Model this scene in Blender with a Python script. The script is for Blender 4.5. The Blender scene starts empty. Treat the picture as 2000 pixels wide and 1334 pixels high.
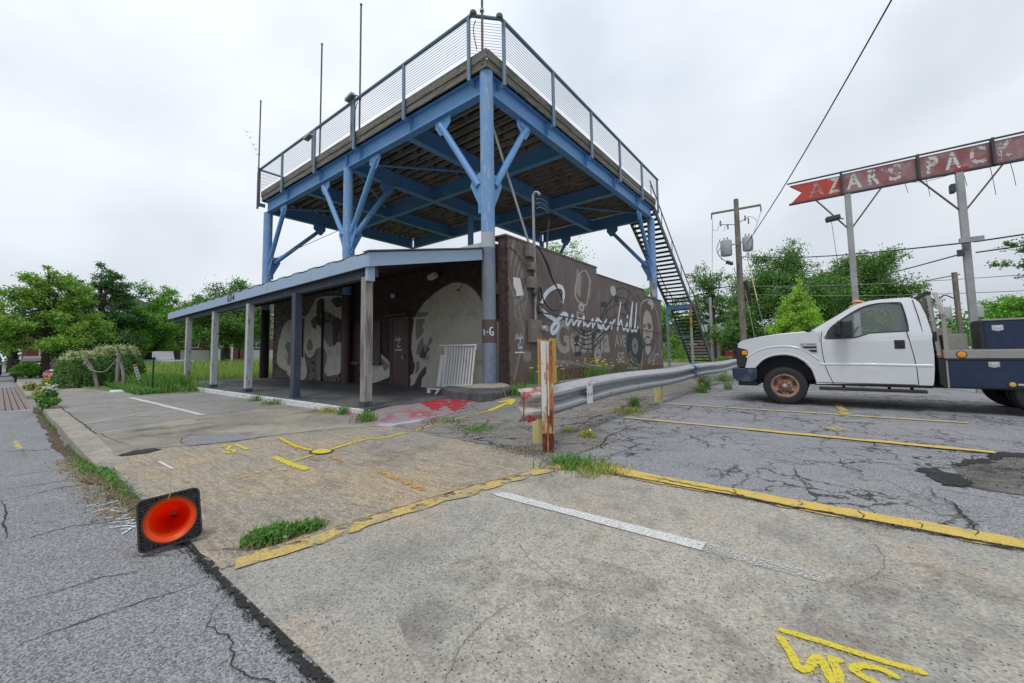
import bpy, math, random
import numpy as np
from mathutils import Vector, Matrix
from mathutils.geometry import tessellate_polygon
random.seed(7); RNG=np.random.default_rng(7)
S=bpy.context.scene
COL=S.collection
R=math.radians
# ---------------- camera
cam=bpy.data.cameras.new('camera'); camo=bpy.data.objects.new('camera',cam); COL.objects.link(camo)
rt=(0.783965,0.620633,-0.014603); up=(0.055272,-0.046351,0.997395); bk=(0.618339,-0.78273,-0.070641)
camo.matrix_world=Matrix(((rt[0],up[0],bk[0],0),(rt[1],up[1],bk[1],0),(rt[2],up[2],bk[2],1.15),(0,0,0,1)))
cam.sensor_width=36; cam.lens=14.045; cam.shift_x=.007; cam.shift_y=-.01625; cam.clip_start=.05; cam.clip_end=3000
S.camera=camo
# ---------------- world: overcast
w=bpy.data.worlds.new("World"); S.world=w; w.use_nodes=True
nt=w.node_tree; N=nt.nodes; L=nt.links
bg=N['Background']
sky=N.new('ShaderNodeTexSky'); sky.sky_type='NISHITA'; sky.sun_disc=False; sky.sun_elevation=R(62); sky.sun_rotation=R(200); sky.dust_density=3
sk=N.new('ShaderNodeVectorMath'); sk.operation='SCALE'; sk.inputs['Scale'].default_value=.10; L.new(sky.outputs[0],sk.inputs[0])
tc=N.new('ShaderNodeTexCoord'); sx=N.new('ShaderNodeSeparateXYZ'); L.new(tc.outputs['Generated'],sx.inputs[0])
mp=N.new('ShaderNodeMapping'); mp.inputs['Scale'].default_value=(1,1,1.7); mp.inputs['Rotation'].default_value=(0,0,.6); L.new(tc.outputs['Generated'],mp.inputs[0])
n1=N.new('ShaderNodeTexNoise'); n1.inputs['Scale'].default_value=2.0; n1.inputs['Detail'].default_value=5; n1.inputs['Roughness'].default_value=.45; n1.inputs['Distortion'].default_value=.15; L.new(mp.outputs[0],n1.inputs['Vector'])
cr=N.new('ShaderNodeValToRGB'); e=cr.color_ramp.elements
e[0].position=.34; e[0].color=(.61,.665,.745,1); e[1].position=.60; e[1].color=(.83,.87,.93,1)
L.new(n1.outputs[0],cr.inputs[0])
# overcast sky is brighter towards the zenith
zr=N.new('ShaderNodeMapRange'); zr.inputs['From Min'].default_value=0; zr.inputs['From Max'].default_value=1; zr.inputs['To Min'].default_value=.90; zr.inputs['To Max'].default_value=1.42; L.new(sx.outputs[2],zr.inputs[0])
ax=N.new('ShaderNodeMapRange'); ax.inputs['From Min'].default_value=-1; ax.inputs['From Max'].default_value=.2; ax.inputs['To Min'].default_value=1.10; ax.inputs['To Max'].default_value=.97; L.new(sx.outputs[0],ax.inputs[0])
zm=N.new('ShaderNodeMath'); zm.operation='MULTIPLY'; L.new(zr.outputs[0],zm.inputs[0]); L.new(ax.outputs[0],zm.inputs[1])
cs=N.new('ShaderNodeVectorMath'); cs.operation='SCALE'; L.new(cr.outputs[0],cs.inputs[0]); L.new(zm.outputs[0],cs.inputs['Scale'])
mx=N.new('ShaderNodeMix'); mx.data_type='RGBA'; mx.inputs[0].default_value=.93; L.new(sk.outputs[0],mx.inputs[6]); L.new(cs.outputs[0],mx.inputs[7])
L.new(mx.outputs[2],bg.inputs[0]); bg.inputs[1].default_value=1.0
sun=bpy.data.lights.new('sun','SUN'); sun.energy=1.3; sun.angle=R(14); sun.color=(1,.97,.93)
so=bpy.data.objects.new('sun',sun); COL.objects.link(so); so.rotation_euler=(R(28),0,R(20))
S.view_settings.view_transform='Standard'; S.view_settings.look='None'; S.view_settings.exposure=0; S.view_settings.gamma=1

# ---------------- materials
def mat(name,base,rough=.8,metal=0.,layers=(),bump=None,speck=None,rand=None,trans=0,alpha=None,emit=None,hv=0.,coat=0):
    """layers: (noise scale, lo, hi, colour, amount, stretch xyz); speck: (scale,amount); bump:(scale,strength,dist[,stretch])"""
    m=bpy.data.materials.new(name); m.use_nodes=True; nt=m.node_tree; N=nt.nodes; L=nt.links
    b=N['Principled BSDF']; b.inputs['Roughness'].default_value=rough; b.inputs['Metallic'].default_value=metal
    if coat: b.inputs['Coat Weight'].default_value=coat
    geo=N.new('ShaderNodeNewGeometry'); P=geo.outputs['Position']
    def stretch(s):
        if not s: return P
        q=N.new('ShaderNodeMapping'); q.inputs['Scale'].default_value=s; L.new(P,q.inputs[0]); return q.outputs[0]
    def noise(sc,det=6,s=None,rg=.6,off=0):
        t=N.new('ShaderNodeTexNoise'); t.inputs['Scale'].default_value=sc; t.inputs['Detail'].default_value=det; t.inputs['Roughness'].default_value=rg
        L.new(stretch(s),t.inputs['Vector']); return t.outputs[0]
    def mapr(v,a,c,d=0.,e_=1.):
        t=N.new('ShaderNodeMapRange'); t.inputs[1].default_value=a; t.inputs[2].default_value=c; t.inputs[3].default_value=d; t.inputs[4].default_value=e_
        L.new(v,t.inputs[0]); return t.outputs[0]
    def mix(f,a,c,mode='MIX'):
        t=N.new('ShaderNodeMix'); t.data_type='RGBA'; t.blend_type=mode
        for i,v in ((0,f),(6,a),(7,c)):
            if isinstance(v,(int,float)): t.inputs[i].default_value=v
            elif isinstance(v,tuple): t.inputs[i].default_value=(v+(1,))[:4]
            else: L.new(v,t.inputs[i])
        return t.outputs[2]
    c=base
    if rand:
        c=mix(mapr(geo.outputs['Random Per Island'],0,1),base,rand)
        c=mix(mapr(noise(.7,3),.35,.65,0,.55),c,tuple(min(1,x*1.5) for x in base))
    for l in layers:
        sc,lo,hi,colr,amt=l[:5]; st=l[5] if len(l)>5 else None
        c=mix(mapr(noise(sc,7,st,.62),lo,hi,0,amt),c,colr)
    if speck:
        v=N.new('ShaderNodeTexVoronoi'); v.inputs['Scale'].default_value=speck[0]; L.new(P,v.inputs['Vector'])
        h=N.new('ShaderNodeSeparateColor'); L.new(v.outputs['Color'],h.inputs[0])
        g=mapr(h.outputs[0],0,1,1-speck[1],1+speck[1]); q=N.new('ShaderNodeCombineColor')
        for i in range(3): L.new(g,q.inputs[i])
        c=mix(1.0,c,q.outputs[0],'MULTIPLY')
        if len(speck)>2:   # sparse dark stones (scale,frac,colour)
            v2=N.new('ShaderNodeTexVoronoi'); v2.inputs['Scale'].default_value=speck[2]; L.new(P,v2.inputs['Vector'])
            h2=N.new('ShaderNodeSeparateColor'); L.new(v2.outputs['Color'],h2.inputs[0])
            on=mapr(h2.outputs[0],1-speck[3],1-speck[3]+.01); ds=mapr(v2.outputs['Distance'],.2,.34,1,0)
            mm=N.new('ShaderNodeMath'); mm.operation='MULTIPLY'; L.new(on,mm.inputs[0]); L.new(ds,mm.inputs[1])
            c=mix(mm.outputs[0],c,speck[4])
    m['_c']=0
    if not isinstance(c,tuple): L.new(c,b.inputs['Base Color'])
    else: b.inputs['Base Color'].default_value=(c+(1,))[:4]
    if bump:
        bs=bump if isinstance(bump,list) else [bump]
        last=None
        for q in bs:
            bn=N.new('ShaderNodeBump'); bn.inputs['Strength'].default_value=q[1]; bn.inputs['Distance'].default_value=q[2]
            L.new(noise(q[0],5,q[3] if len(q)>3 else None),bn.inputs['Height'])
            if last: L.new(last,bn.inputs['Normal'])
            last=bn.outputs[0]
        L.new(last,b.inputs['Normal'])
    if trans:
        out=N['Material Output']; tr=N.new('ShaderNodeBsdfTranslucent'); ms=N.new('ShaderNodeMixShader'); ms.inputs[0].default_value=trans
        if not isinstance(c,tuple): L.new(c,tr.inputs[0])
        L.new(b.outputs[0],ms.inputs[1]); L.new(tr.outputs[0],ms.inputs[2]); L.new(ms.outputs[0],out.inputs[0])
    if alpha:   # flaked paint: (scale, lo, hi)
        L.new(mapr(noise(alpha[0],4,alpha[3] if len(alpha)>3 else None),alpha[1],alpha[2]),b.inputs['Alpha'])
    if emit: b.inputs['Emission Color'].default_value=emit+(1,); b.inputs['Emission Strength'].default_value=1
    del m['_c']
    return m
def glass(name,col,alpha,rough=.05):
    m=mat(name,col,rough); b=m.node_tree.nodes['Principled BSDF']; b.inputs['Alpha'].default_value=alpha; b.inputs['Specular IOR Level'].default_value=.8; return m
RUST=(.16,.055,.02)
MT={}
def asphalt(name,base,patch,dark,craze):
    m=mat(name,base,.9,layers=[(.35,.4,.65,patch,.8),(1.3,.45,.75,dark,.55),(9,.5,.75,dark,.25),(60,.42,.62,tuple(x*1.45 for x in base),.6),(60,.60,.42,tuple(x*.5 for x in base),0)],speck=(150,.62),bump=[(130,.9,.006),(4,.3,.02)])
    nt=m.node_tree; N=nt.nodes; L=nt.links; b=N['Principled BSDF']
    src=b.inputs['Base Color'].links[0].from_socket
    geo=N.new('ShaderNodeNewGeometry')
    dn=N.new('ShaderNodeTexNoise'); dn.inputs['Scale'].default_value=3.0; dn.inputs['Detail'].default_value=5; L.new(geo.outputs['Position'],dn.inputs['Vector'])
    ad=N.new('ShaderNodeMixRGB'); ad.blend_type='ADD'; ad.inputs[0].default_value=.55; L.new(geo.outputs['Position'],ad.inputs[1]); L.new(dn.outputs['Color'],ad.inputs[2])
    cur=src
    for sc,wd,(lo,hi),am in craze:
        v=N.new('ShaderNodeTexVoronoi'); v.feature='DISTANCE_TO_EDGE'; v.inputs['Scale'].default_value=sc; L.new(ad.outputs[0],v.inputs['Vector'])
        a=N.new('ShaderNodeMapRange'); a.inputs[1].default_value=wd*.4*sc; a.inputs[2].default_value=wd*sc; a.inputs[3].default_value=1; a.inputs[4].default_value=0; L.new(v.outputs[0],a.inputs[0])
        k=N.new('ShaderNodeTexNoise'); k.inputs['Scale'].default_value=.45; k.inputs['Detail'].default_value=3; L.new(geo.outputs['Position'],k.inputs['Vector'])
        k2=N.new('ShaderNodeMapRange'); k2.inputs[1].default_value=lo; k2.inputs[2].default_value=hi; k2.inputs[4].default_value=am; L.new(k.outputs[0],k2.inputs[0])
        mm=N.new('ShaderNodeMath'); mm.operation='MULTIPLY'; L.new(a.outputs[0],mm.inputs[0]); L.new(k2.outputs[0],mm.inputs[1])
        mx=N.new('ShaderNodeMix'); mx.data_type='RGBA'; L.new(mm.outputs[0],mx.inputs[0]); L.new(cur,mx.inputs[6]); mx.inputs[7].default_value=(.018,.017,.016,1); cur=mx.outputs[2]
    L.new(cur,b.inputs['Base Color']); return m
MT['road']=asphalt('road_asphalt',(.185,.192,.20),(.225,.228,.23),(.125,.13,.135),[(.35,.005,(.50,.56),.8)])
MT['lot']=asphalt('lot_asphalt',(.205,.21,.225),(.27,.26,.245),(.12,.122,.135),[(2.6,.013,(.42,.52),.9),(.9,.013,(.38,.48),.85)])
MT['lotold']=asphalt('old_asphalt',(.18,.172,.16),(.25,.225,.19),(.075,.072,.07),[(.8,.018,(.38,.46),.95),(3,.010,(.46,.54),.8)])
MT['concrete']=mat('exposed_concrete',(.37,.345,.29),.9,layers=[(.40,.46,.60,(.265,.26,.242),.7),(.9,.50,.64,(.41,.33,.245),.65),(2.2,.50,.66,(.19,.183,.17),.65),(9,.50,.68,(.20,.195,.18),.5),(45,.52,.66,(.18,.172,.16),.5),(26,.60,.68,(.10,.10,.10),.55),(.7,.54,.60,(.30,.285,.25),.6)],speck=(110,.26,60,.24,(.05,.055,.065)),bump=[(90,.5,.004),(3,.2,.02)])
MT['apron']=mat('driveway_concrete',(.315,.27,.205),.9,layers=[(.8,.47,.6,(.40,.30,.175),.75),(.5,.5,.62,(.25,.235,.205),.85),(2.4,.54,.7,(.16,.14,.115),.55),(14,.48,.66,(.15,.13,.105),.55,(.15,1.,1)),(40,.47,.62,(.17,.15,.125),.6,(.18,1,1)),(22,.5,.64,(.40,.36,.29),.5)],speck=(130,.42,55,.12,(.10,.09,.08)),bump=[(40,.7,.005,(.12,1,1)),(120,.3,.003)])
MT['slab']=mat('sidewalk_concrete',(.29,.265,.215),.9,layers=[(.6,.42,.58,(.19,.175,.145),.85),(1.6,.5,.64,(.10,.095,.085),.7),(12,.5,.7,(.4,.37,.3),.4)],speck=(120,.2,60,.06,(.09,.09,.09)),bump=(100,.4,.004))
MT['slabgrey']=mat('grey_pavement',(.255,.25,.225),.9,layers=[(.5,.42,.6,(.19,.188,.178),.8),(2.2,.52,.68,(.12,.115,.105),.6)],speck=(140,.28),bump=(100,.3,.003))
MT['kerb']=mat('granite_kerb',(.33,.30,.25),.85,layers=[(3,.4,.6,(.22,.2,.17),.7),(20,.5,.7,(.13,.12,.1),.5)],speck=(110,.25),bump=[(8,.6,.02),(90,.4,.004)])
MT['porchfloor']=mat('porch_floor',(.095,.098,.10),.75,layers=[(.9,.45,.62,(.04,.043,.048),.85),(6,.5,.7,(.20,.20,.19),.45)],speck=(60,.2),bump=(30,.3,.004))
MT['whitekerb']=mat('chipped_white_paint',(.62,.64,.66),.7,layers=[(7,.55,.62,(.30,.25,.2),.75,(1,1,3)),(2,.5,.7,(.45,.46,.47),.6)],bump=(30,.4,.004))
MT['crack']=mat('crack_dirt',(.022,.02,.017),1,layers=[(20,.5,.7,(.06,.055,.035),.6)])
MT['tar']=mat('broken_tar',(.020,.019,.018),.95,layers=[(9,.56,.7,(.09,.08,.07),.6)],speck=(120,.5),bump=(30,.8,.02))
MT['pot']=mat('pothole_base',(.115,.11,.10),.95,layers=[(3,.45,.56,(.035,.033,.03),.85),(12,.5,.65,(.26,.24,.2),.5)],speck=(110,.5),bump=(25,.8,.02))
MT['dirt']=mat('dirt',(.11,.075,.045),1,layers=[(8,.45,.6,(.05,.035,.02),.8)],speck=(120,.5),bump=(30,.8,.02))
MT['yellow']=mat('yellow_line_paint',(.60,.42,.075),.8,layers=[(7,.54,.64,(.32,.28,.17),.75),(70,.50,.62,(.28,.24,.15),.6)],speck=(150,.15),bump=(120,.4,.003))
MT['yellowold']=mat('faded_yellow_paint',(.50,.36,.11),.85,layers=[(5,.46,.58,(.33,.29,.19),.85),(30,.52,.62,(.2,.17,.1),.6)],speck=(140,.2),bump=(100,.4,.003),alpha=(6,.38,.46))
MT['yellowpale']=mat('pale_stripe_paint',(.52,.41,.17),.85,layers=[(3,.45,.65,(.50,.46,.36),.6),(25,.56,.64,(.20,.19,.17),.85)],speck=(140,.2),alpha=(30,.33,.45))
MT['spray']=mat('yellow_spray',(.60,.49,.035),.8,layers=[(60,.56,.66,(.34,.31,.2),.7)],alpha=(110,.30,.46))
MT['overspray']=mat('yellow_overspray',(.60,.49,.05),.9,alpha=(150,.55,.62))
MT['sprayfaint']=mat('faint_yellow_spray',(.58,.44,.08),.85,alpha=(22,.46,.60))
MT['sprayorange']=mat('orange_spray',(.52,.27,.05),.85,alpha=(22,.42,.56))
MT['sprayblue']=mat('pale_blue_spray',(.62,.68,.75),.85,alpha=(40,.42,.52))
MT['whitepaint']=mat('worn_white_paint',(.58,.585,.57),.85,layers=[(60,.5,.62,(.34,.33,.30),.7)],speck=(120,.2),alpha=(60,.30,.44))
MT['whitefaint']=mat('faint_white_paint',(.48,.48,.46),.85,alpha=(70,.42,.62))
MT['redpaint']=mat('worn_red_paint',(.24,.205,.21),.8,layers=[(1.6,.48,.56,(.30,.05,.065),.8),(5,.55,.63,(.17,.165,.165),.85),(.8,.55,.62,(.40,.43,.50),.8)],bump=(60,.5,.004))
MT['redcore']=mat('bright_red_paint',(.36,.018,.035),.75,layers=[(9,.6,.68,(.3,.24,.24),.8)],alpha=(5,.40,.46))
MT['blue']=mat('blue_steel_paint',(.115,.295,.60),.5,layers=[(1.2,.45,.7,(.16,.33,.60),.7),(.9,.55,.66,(.10,.26,.56),.5),(2.5,.60,.66,(.30,.33,.36),.6),(9,.66,.70,(.16,.09,.05),.8),(4,.60,.66,(.22,.15,.11),.55,(3,3,.45)),(26,.63,.67,(.35,.38,.42),.6)],bump=(12,.15,.004))
MT['bluecol']=mat('weathered_blue_column',(.15,.32,.60),.6,layers=[(2.2,.45,.7,(.18,.31,.49),.6,(1,1,.4)),(3.2,.545,.60,(.42,.40,.38),.75,(3,3,.9)),(11,.63,.67,(.2,.12,.08),.7),(30,.62,.66,(.42,.42,.40),.6)],bump=(14,.2,.004))
MT['blueshade']=mat('shaded_blue_steel_paint',(.05,.17,.46),.5,layers=[(1.5,.5,.7,(.08,.19,.42),.6),(5,.64,.70,(.2,.17,.15),.5)],bump=(12,.15,.004))  # darker copy of the blue, beam shade put into its colour; not applied
MT['greycol']=mat('grey_blue_lower_paint',(.19,.22,.28),.65,layers=[(1.6,.42,.62,(.12,.155,.23),.8,(1,1,.6)),(9,.55,.7,(.28,.31,.36),.5,(2,2,.6))],bump=(14,.2,.004))
MT['lightcol']=mat('pale_primer_paint',(.40,.43,.46),.7,layers=[(6,.5,.7,(.33,.38,.46),.5)])
MT['browncol']=mat('brown_patch_paint',(.105,.07,.075),.7,layers=[(5,.5,.7,(.15,.12,.14),.6)])
MT['railgrey']=mat('blue_grey_rail_paint',(.155,.235,.33),.6,layers=[(3,.5,.66,(.21,.28,.36),.6),(16,.62,.68,(.15,.1,.08),.7)],bump=(20,.2,.003))
MT['cable']=mat('steel_cable',(.22,.23,.25),.5,.5)
MT['joist']=mat('weathered_joist_wood',(.34,.30,.26),.9,layers=[(6,.45,.62,(.16,.135,.115),.8,(.3,1,1)),(1,.5,.6,(.44,.39,.34),.5)],bump=(20,.5,.006,(.2,1,1)))
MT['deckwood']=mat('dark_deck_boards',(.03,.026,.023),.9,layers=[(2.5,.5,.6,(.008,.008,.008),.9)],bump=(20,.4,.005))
MT['rimwood']=mat('grey_weathered_board',(.185,.17,.15),.92,layers=[(5,.45,.6,(.075,.068,.06),.9,(.35,.35,4)),(22,.5,.62,(.30,.28,.25),.6,(.3,.3,3))],bump=[(14,.9,.012,(.3,.3,5)),(50,.4,.004)])
MT['postwood']=mat('grey_post_wood',(.27,.26,.245),.9,layers=[(16,.46,.6,(.09,.085,.085),.85,(1,1,.1)),(3,.5,.6,(.33,.29,.24),.5,(1,1,.3))],bump=(30,.7,.006,(1,1,.08)))
MT['postwhite']=mat('peeling_white_post_paint',(.42,.44,.45),.85,layers=[(12,.58,.64,(.12,.11,.1),.85,(1,1,.25)),(4,.5,.65,(.33,.35,.37),.6)],bump=(30,.4,.004))
MT['postblue']=mat('dark_blue_post_paint',(.04,.055,.09),.7,layers=[(14,.5,.64,(.10,.105,.12),.6,(1,1,.12))],bump=(30,.4,.004,(1,1,.1)))
MT['fascia']=mat('pale_blue_fascia_paint',(.30,.41,.56),.65,layers=[(3,.5,.65,(.33,.39,.47),.6),(9,.66,.69,(.12,.1,.09),.85,(1,1,2))],bump=(20,.2,.003))
MT['roofmetal']=mat('dull_roof_metal',(.12,.125,.13),.6,.2,layers=[(3,.5,.7,(.2,.19,.18),.6)])
MT['whitetrim']=mat('grey_white_coping',(.48,.50,.50),.7,layers=[(3,.5,.7,(.36,.37,.37),.6)])
MT['brown']=mat('brown_wall_paint',(.143,.103,.095),.62,layers=[(2.2,.50,.60,(.185,.165,.155),.45,(1,1.6,.35)),(5,.56,.64,(.085,.062,.058),.6,(1,1.5,.4)),(1.1,.42,.62,(.12,.088,.082),.9,(1,1,.5)),(2.6,.5,.7,(.20,.175,.165),.55,(1,2,.7)),(18,.68,.73,(.06,.045,.04),.6)],bump=[(2.5,.35,.03),(22,.35,.006)])
MT['brownlow']=mat('red_brown_wall_base',(.115,.052,.038),.7,layers=[(2,.45,.62,(.15,.09,.075),.7,(1,1,.4))],bump=[(2.5,.35,.03),(22,.35,.006)])
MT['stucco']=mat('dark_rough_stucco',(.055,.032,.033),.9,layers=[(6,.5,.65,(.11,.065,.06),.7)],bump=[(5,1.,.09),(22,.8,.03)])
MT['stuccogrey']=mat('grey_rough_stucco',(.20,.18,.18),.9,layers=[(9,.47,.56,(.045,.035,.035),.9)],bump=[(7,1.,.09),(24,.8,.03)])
MT['mcream']=mat('mural_cream',(.56,.53,.48),.8,layers=[(3,.5,.65,(.33,.31,.28),.6)],bump=[(10,.55,.03),(30,.3,.01)])
MT['mgrey']=mat('mural_grey',(.20,.19,.185),.8,bump=[(10,.5,.03)])
MT['mdark']=mat('mural_dark_grey',(.06,.055,.055),.8,bump=[(10,.5,.03)])
MT['arch']=mat('mural_arch_beige',(.47,.44,.39),.75,layers=[(2.5,.5,.65,(.32,.295,.26),.6),(20,.66,.7,(.2,.18,.16),.6)],bump=[(8,.3,.015)])
MT['archline']=mat('mural_outline_brown',(.09,.06,.06),.8)
MT['doorbrown']=mat('brown_door_paint',(.07,.035,.038),.5,layers=[(3,.5,.7,(.09,.05,.05),.6)],bump=(20,.2,.003))
MT['script']=mat('mural_white_lettering',(.68,.72,.80),.6,layers=[(9,.55,.7,(.48,.51,.58),.6)])
MT['ghost']=mat('mural_taupe_lettering',(.33,.31,.28),.75,layers=[(7,.55,.63,(.17,.145,.135),.7)],bump=(22,.3,.005))
MT['ghost2']=mat('mural_faint_taupe',(.235,.215,.20),.75,layers=[(5,.5,.63,(.17,.145,.135),.8)],bump=(22,.3,.005))
MT['mline']=mat('mural_navy_lines',(.028,.036,.045),.6)
MT['mcreamline']=mat('mural_cream_lines',(.43,.41,.375),.75,layers=[(9,.58,.64,(.2,.18,.17),.7)])
MT['mface']=mat('mural_face_tan',(.37,.345,.31),.75,layers=[(14,.6,.68,(.2,.175,.16),.6)])
MT['mhair']=mat('mural_hair_brown',(.115,.085,.078),.7,layers=[(6,.5,.62,(.15,.12,.11),.7)])
MT['disc']=mat('pale_green_disc',(.45,.48,.38),.6)
MT['boxgrey']=mat('painted_electrical_box',(.17,.145,.13),.55,layers=[(6,.5,.65,(.24,.22,.20),.6)],bump=(15,.2,.003))
MT['black']=mat('black_rubber',(.018,.018,.019),.75,bump=(40,.3,.003))
MT['blackplastic']=mat('black_plastic',(.022,.024,.028),.45)
MT['galv']=mat('galvanised_steel',(.36,.37,.38),.42,.75,layers=[(3,.4,.6,(.25,.26,.27),.7),(20,.5,.7,(.45,.46,.47),.4)],bump=(6,.15,.01))
MT['railgalv']=mat('guardrail_steel',(.37,.385,.41),.5,.2,layers=[(2.5,.45,.62,(.34,.35,.365),.7,(1,.5,1)),(9,.60,.66,(.25,.03,.03),.6,(1,.35,2)),(22,.62,.68,(.1,.08,.07),.7,(1,.3,2))],bump=(9,.3,.01))
MT['railend']=mat('battered_painted_rail_end',(.50,.49,.46),.65,.1,layers=[(6,.52,.60,(.40,.03,.035),.85,(1,.6,1.5)),(15,.58,.64,(.10,.07,.06),.85),(3,.5,.6,(.34,.32,.29),.5)],bump=(9,.5,.012))
MT['redsolid']=mat('chipped_red_paint',(.40,.025,.035),.6,layers=[(12,.58,.66,(.4,.35,.33),.7)])
MT['rustpost']=mat('rusty_post',(.42,.17,.045),.85,layers=[(6,.5,.6,(.11,.035,.018),.9,(1,1,.3)),(11,.56,.62,(.60,.50,.36),.75,(1,1,.3))],bump=(25,.6,.005))
MT['rustdark']=mat('dark_red_rust',(.10,.022,.015),.85,layers=[(9,.5,.6,(.2,.06,.025),.6)],bump=(25,.6,.005))
MT['postface']=mat('rust_stained_white_post',(.58,.59,.58),.6,layers=[(5,.60,.645,(.36,.13,.03),.9,(1,1,.45)),(14,.66,.7,(.12,.04,.02),.9,(1,1,.4))],bump=(25,.3,.003))
MT['rustyellow']=mat('yellow_rusty_post',(.50,.30,.09),.8,layers=[(5,.5,.6,(.32,.10,.03),.8,(1,1,.35)),(15,.6,.66,(.12,.04,.02),.8)],bump=(25,.4,.004))
MT['yellowpost']=mat('pale_yellow_post_paint',(.56,.47,.20),.75,layers=[(6,.60,.64,(.12,.13,.14),.8,(1,1,.5)),(2,.5,.7,(.62,.56,.34),.6)],bump=(20,.2,.003))
MT['tape']=mat('blue_tape',(.05,.13,.38),.5,layers=[(9,.56,.6,(.5,.55,.6),.6,(1,1,3))])
MT['truckwhite']=mat('white_truck_paint',(.60,.62,.65),.28,layers=[(1.2,.45,.7,(.53,.545,.57),.6),(14,.70,.74,(.35,.32,.28),.5),(3,.55,.75,(.44,.43,.40),.35,(.4,1,2))],bump=(1.1,.25,.03),coat=.6)
MT['stair']=mat('dark_weathered_stair_steel',(.075,.10,.125),.65,layers=[(4,.52,.6,(.16,.17,.18),.6),(9,.6,.66,(.13,.06,.04),.6)])
MT['truckblack']=mat('black_truck_trim',(.016,.018,.022),.4)
MT['bumperblue']=mat('dark_blue_bumper',(.022,.035,.065),.35,layers=[(5,.55,.62,(.10,.12,.16),.6)])
MT['toolblue']=mat('navy_toolbox_paint',(.008,.02,.06),.35,.0,layers=[(2,.5,.66,(.018,.035,.08),.6),(9,.6,.7,(.09,.10,.10),.35,(1,1,.4))],bump=(6,.15,.01))
MT['alu']=mat('dirty_aluminium',(.30,.29,.27),.6,.25,layers=[(4,.5,.64,(.26,.23,.18),.6,(1,1,.5)),(18,.6,.7,(.12,.10,.07),.6)],bump=(20,.2,.003))
MT['chrome']=mat('bright_metal',(.6,.6,.61),.2,.9)
MT['rimrust']=mat('rusty_wheel',(.36,.225,.16),.7,.2,layers=[(5,.45,.6,(.22,.085,.045),.8),(14,.55,.65,(.42,.31,.24),.6)],bump=(25,.3,.003))
MT['amber']=mat('amber_lens',(.75,.27,.02),.25)
MT['amber2']=mat('faded_orange_lens',(.55,.25,.12),.4)
MT['glass']=glass('truck_side_glass',(.34,.39,.38),.24)
MT['wglass']=glass('truck_windscreen_glass',(.30,.36,.35),.62)
MT['seat']=mat('grey_cab_interior',(.24,.245,.25),.8)
MT['badge']=mat('badge_silver',(.55,.56,.58),.3,.6)
MT['gold']=mat('gold_plate',(.62,.42,.08),.35,.3)
MT['signred']=mat('faded_red_sign',(.25,.07,.075),.35,layers=[(1.8,.40,.56,(.31,.205,.22),.9),(2.5,.5,.65,(.22,.03,.03),.7)],coat=.3)
MT['signorange']=mat('bright_orange_red_sign',(.50,.055,.022),.45,layers=[(2.5,.45,.65,(.38,.035,.03),.7,(2,1,.5))])
MT['signpale']=mat('pale_violet_letter_traces',(.42,.22,.30),.6,alpha=(11,.46,.50))
MT['signlet']=mat('flaked_sign_letters',(.60,.58,.55),.6,layers=[(14,.5,.6,(.45,.42,.4),.5)],alpha=(8,.43,.46))
MT['signletf']=mat('thin_flaked_letters',(.56,.52,.52),.6,alpha=(11,.47,.50))
MT['signframe']=mat('dark_sign_frame',(.06,.065,.07),.6,.4,layers=[(8,.55,.65,(.2,.1,.06),.5)])
MT['polegrey']=mat('grey_steel_pole',(.36,.365,.37),.5,.3,layers=[(2.5,.45,.62,(.26,.26,.26),.7),(10,.64,.68,(.22,.12,.07),.5)],bump=(10,.2,.004))
MT['poletree']=mat('utility_pole_wood',(.23,.195,.165),.9,layers=[(14,.45,.6,(.10,.085,.07),.8,(1,1,.08)),(2,.5,.65,(.3,.26,.23),.5)],bump=(24,.6,.008,(1,1,.08)))
MT['ptop']=mat('transformer_grey_paint',(.42,.45,.46),.45)
MT['ceramic']=mat('insulator_grey',(.11,.115,.13),.3)
MT['wire']=mat('black_wire',(.03,.03,.032),.6)
MT['wirelight']=mat('grey_wire',(.22,.22,.23),.6)
MT['rod']=mat('rusty_brown_pole',(.15,.11,.10),.75,layers=[(9,.5,.6,(.08,.06,.06),.6,(1,1,.3))])
MT['stain']=mat('ground_stain',(.08,.07,.06),.9,alpha=(3,.47,1.25))
MT['orange']=mat('orange_cone_plastic',(.95,.115,.012),.4,layers=[(5,.5,.7,(.85,.075,.01),.6),(40,.68,.72,(.2,.03,.02),.6)],trans=.5)
MT['cream']=mat('dusty_label',(.62,.52,.36),.7)
MT['conebase']=mat('black_cone_base_rubber',(.024,.021,.02),.6,layers=[(14,.55,.65,(.06,.05,.045),.7)],bump=(40,.4,.004))
MT['stopred']=mat('stop_sign_red',(.50,.02,.04),.4)
MT['signwhite']=mat('sign_white',(.68,.68,.67),.45)
MT['signgreen']=mat('faded_street_sign_green',(.12,.42,.38),.5)
MT['brick']=mat('red_brown_brick',(.16,.065,.05),.9,layers=[(30,.5,.6,(.09,.045,.04),.7,(1,1,3)),(4,.5,.6,(.22,.10,.08),.5)],bump=(30,.5,.01))
MT['brickroad']=mat('brick_pavers',(.29,.235,.215),.9,layers=[(2,.45,.6,(.23,.195,.18),.7)],speck=(60,.15))
MT['siding']=mat('tan_siding',(.36,.34,.29),.8,layers=[(2,.5,.65,(.31,.30,.26),.6)])
MT['garage']=mat('pale_garage_door',(.46,.47,.48),.7)
MT['shingle']=mat('grey_roof_shingles',(.17,.165,.16),.9,layers=[(9,.5,.6,(.11,.105,.1),.7)])
MT['darkroof']=mat('dark_roof',(.035,.037,.042),.8)
MT['pane']=mat('dark_window_pane',(.03,.04,.05),.12)
MT['container']=mat('red_container_paint',(.30,.045,.05),.6,layers=[(3,.5,.65,(.24,.03,.035),.6)])
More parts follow.
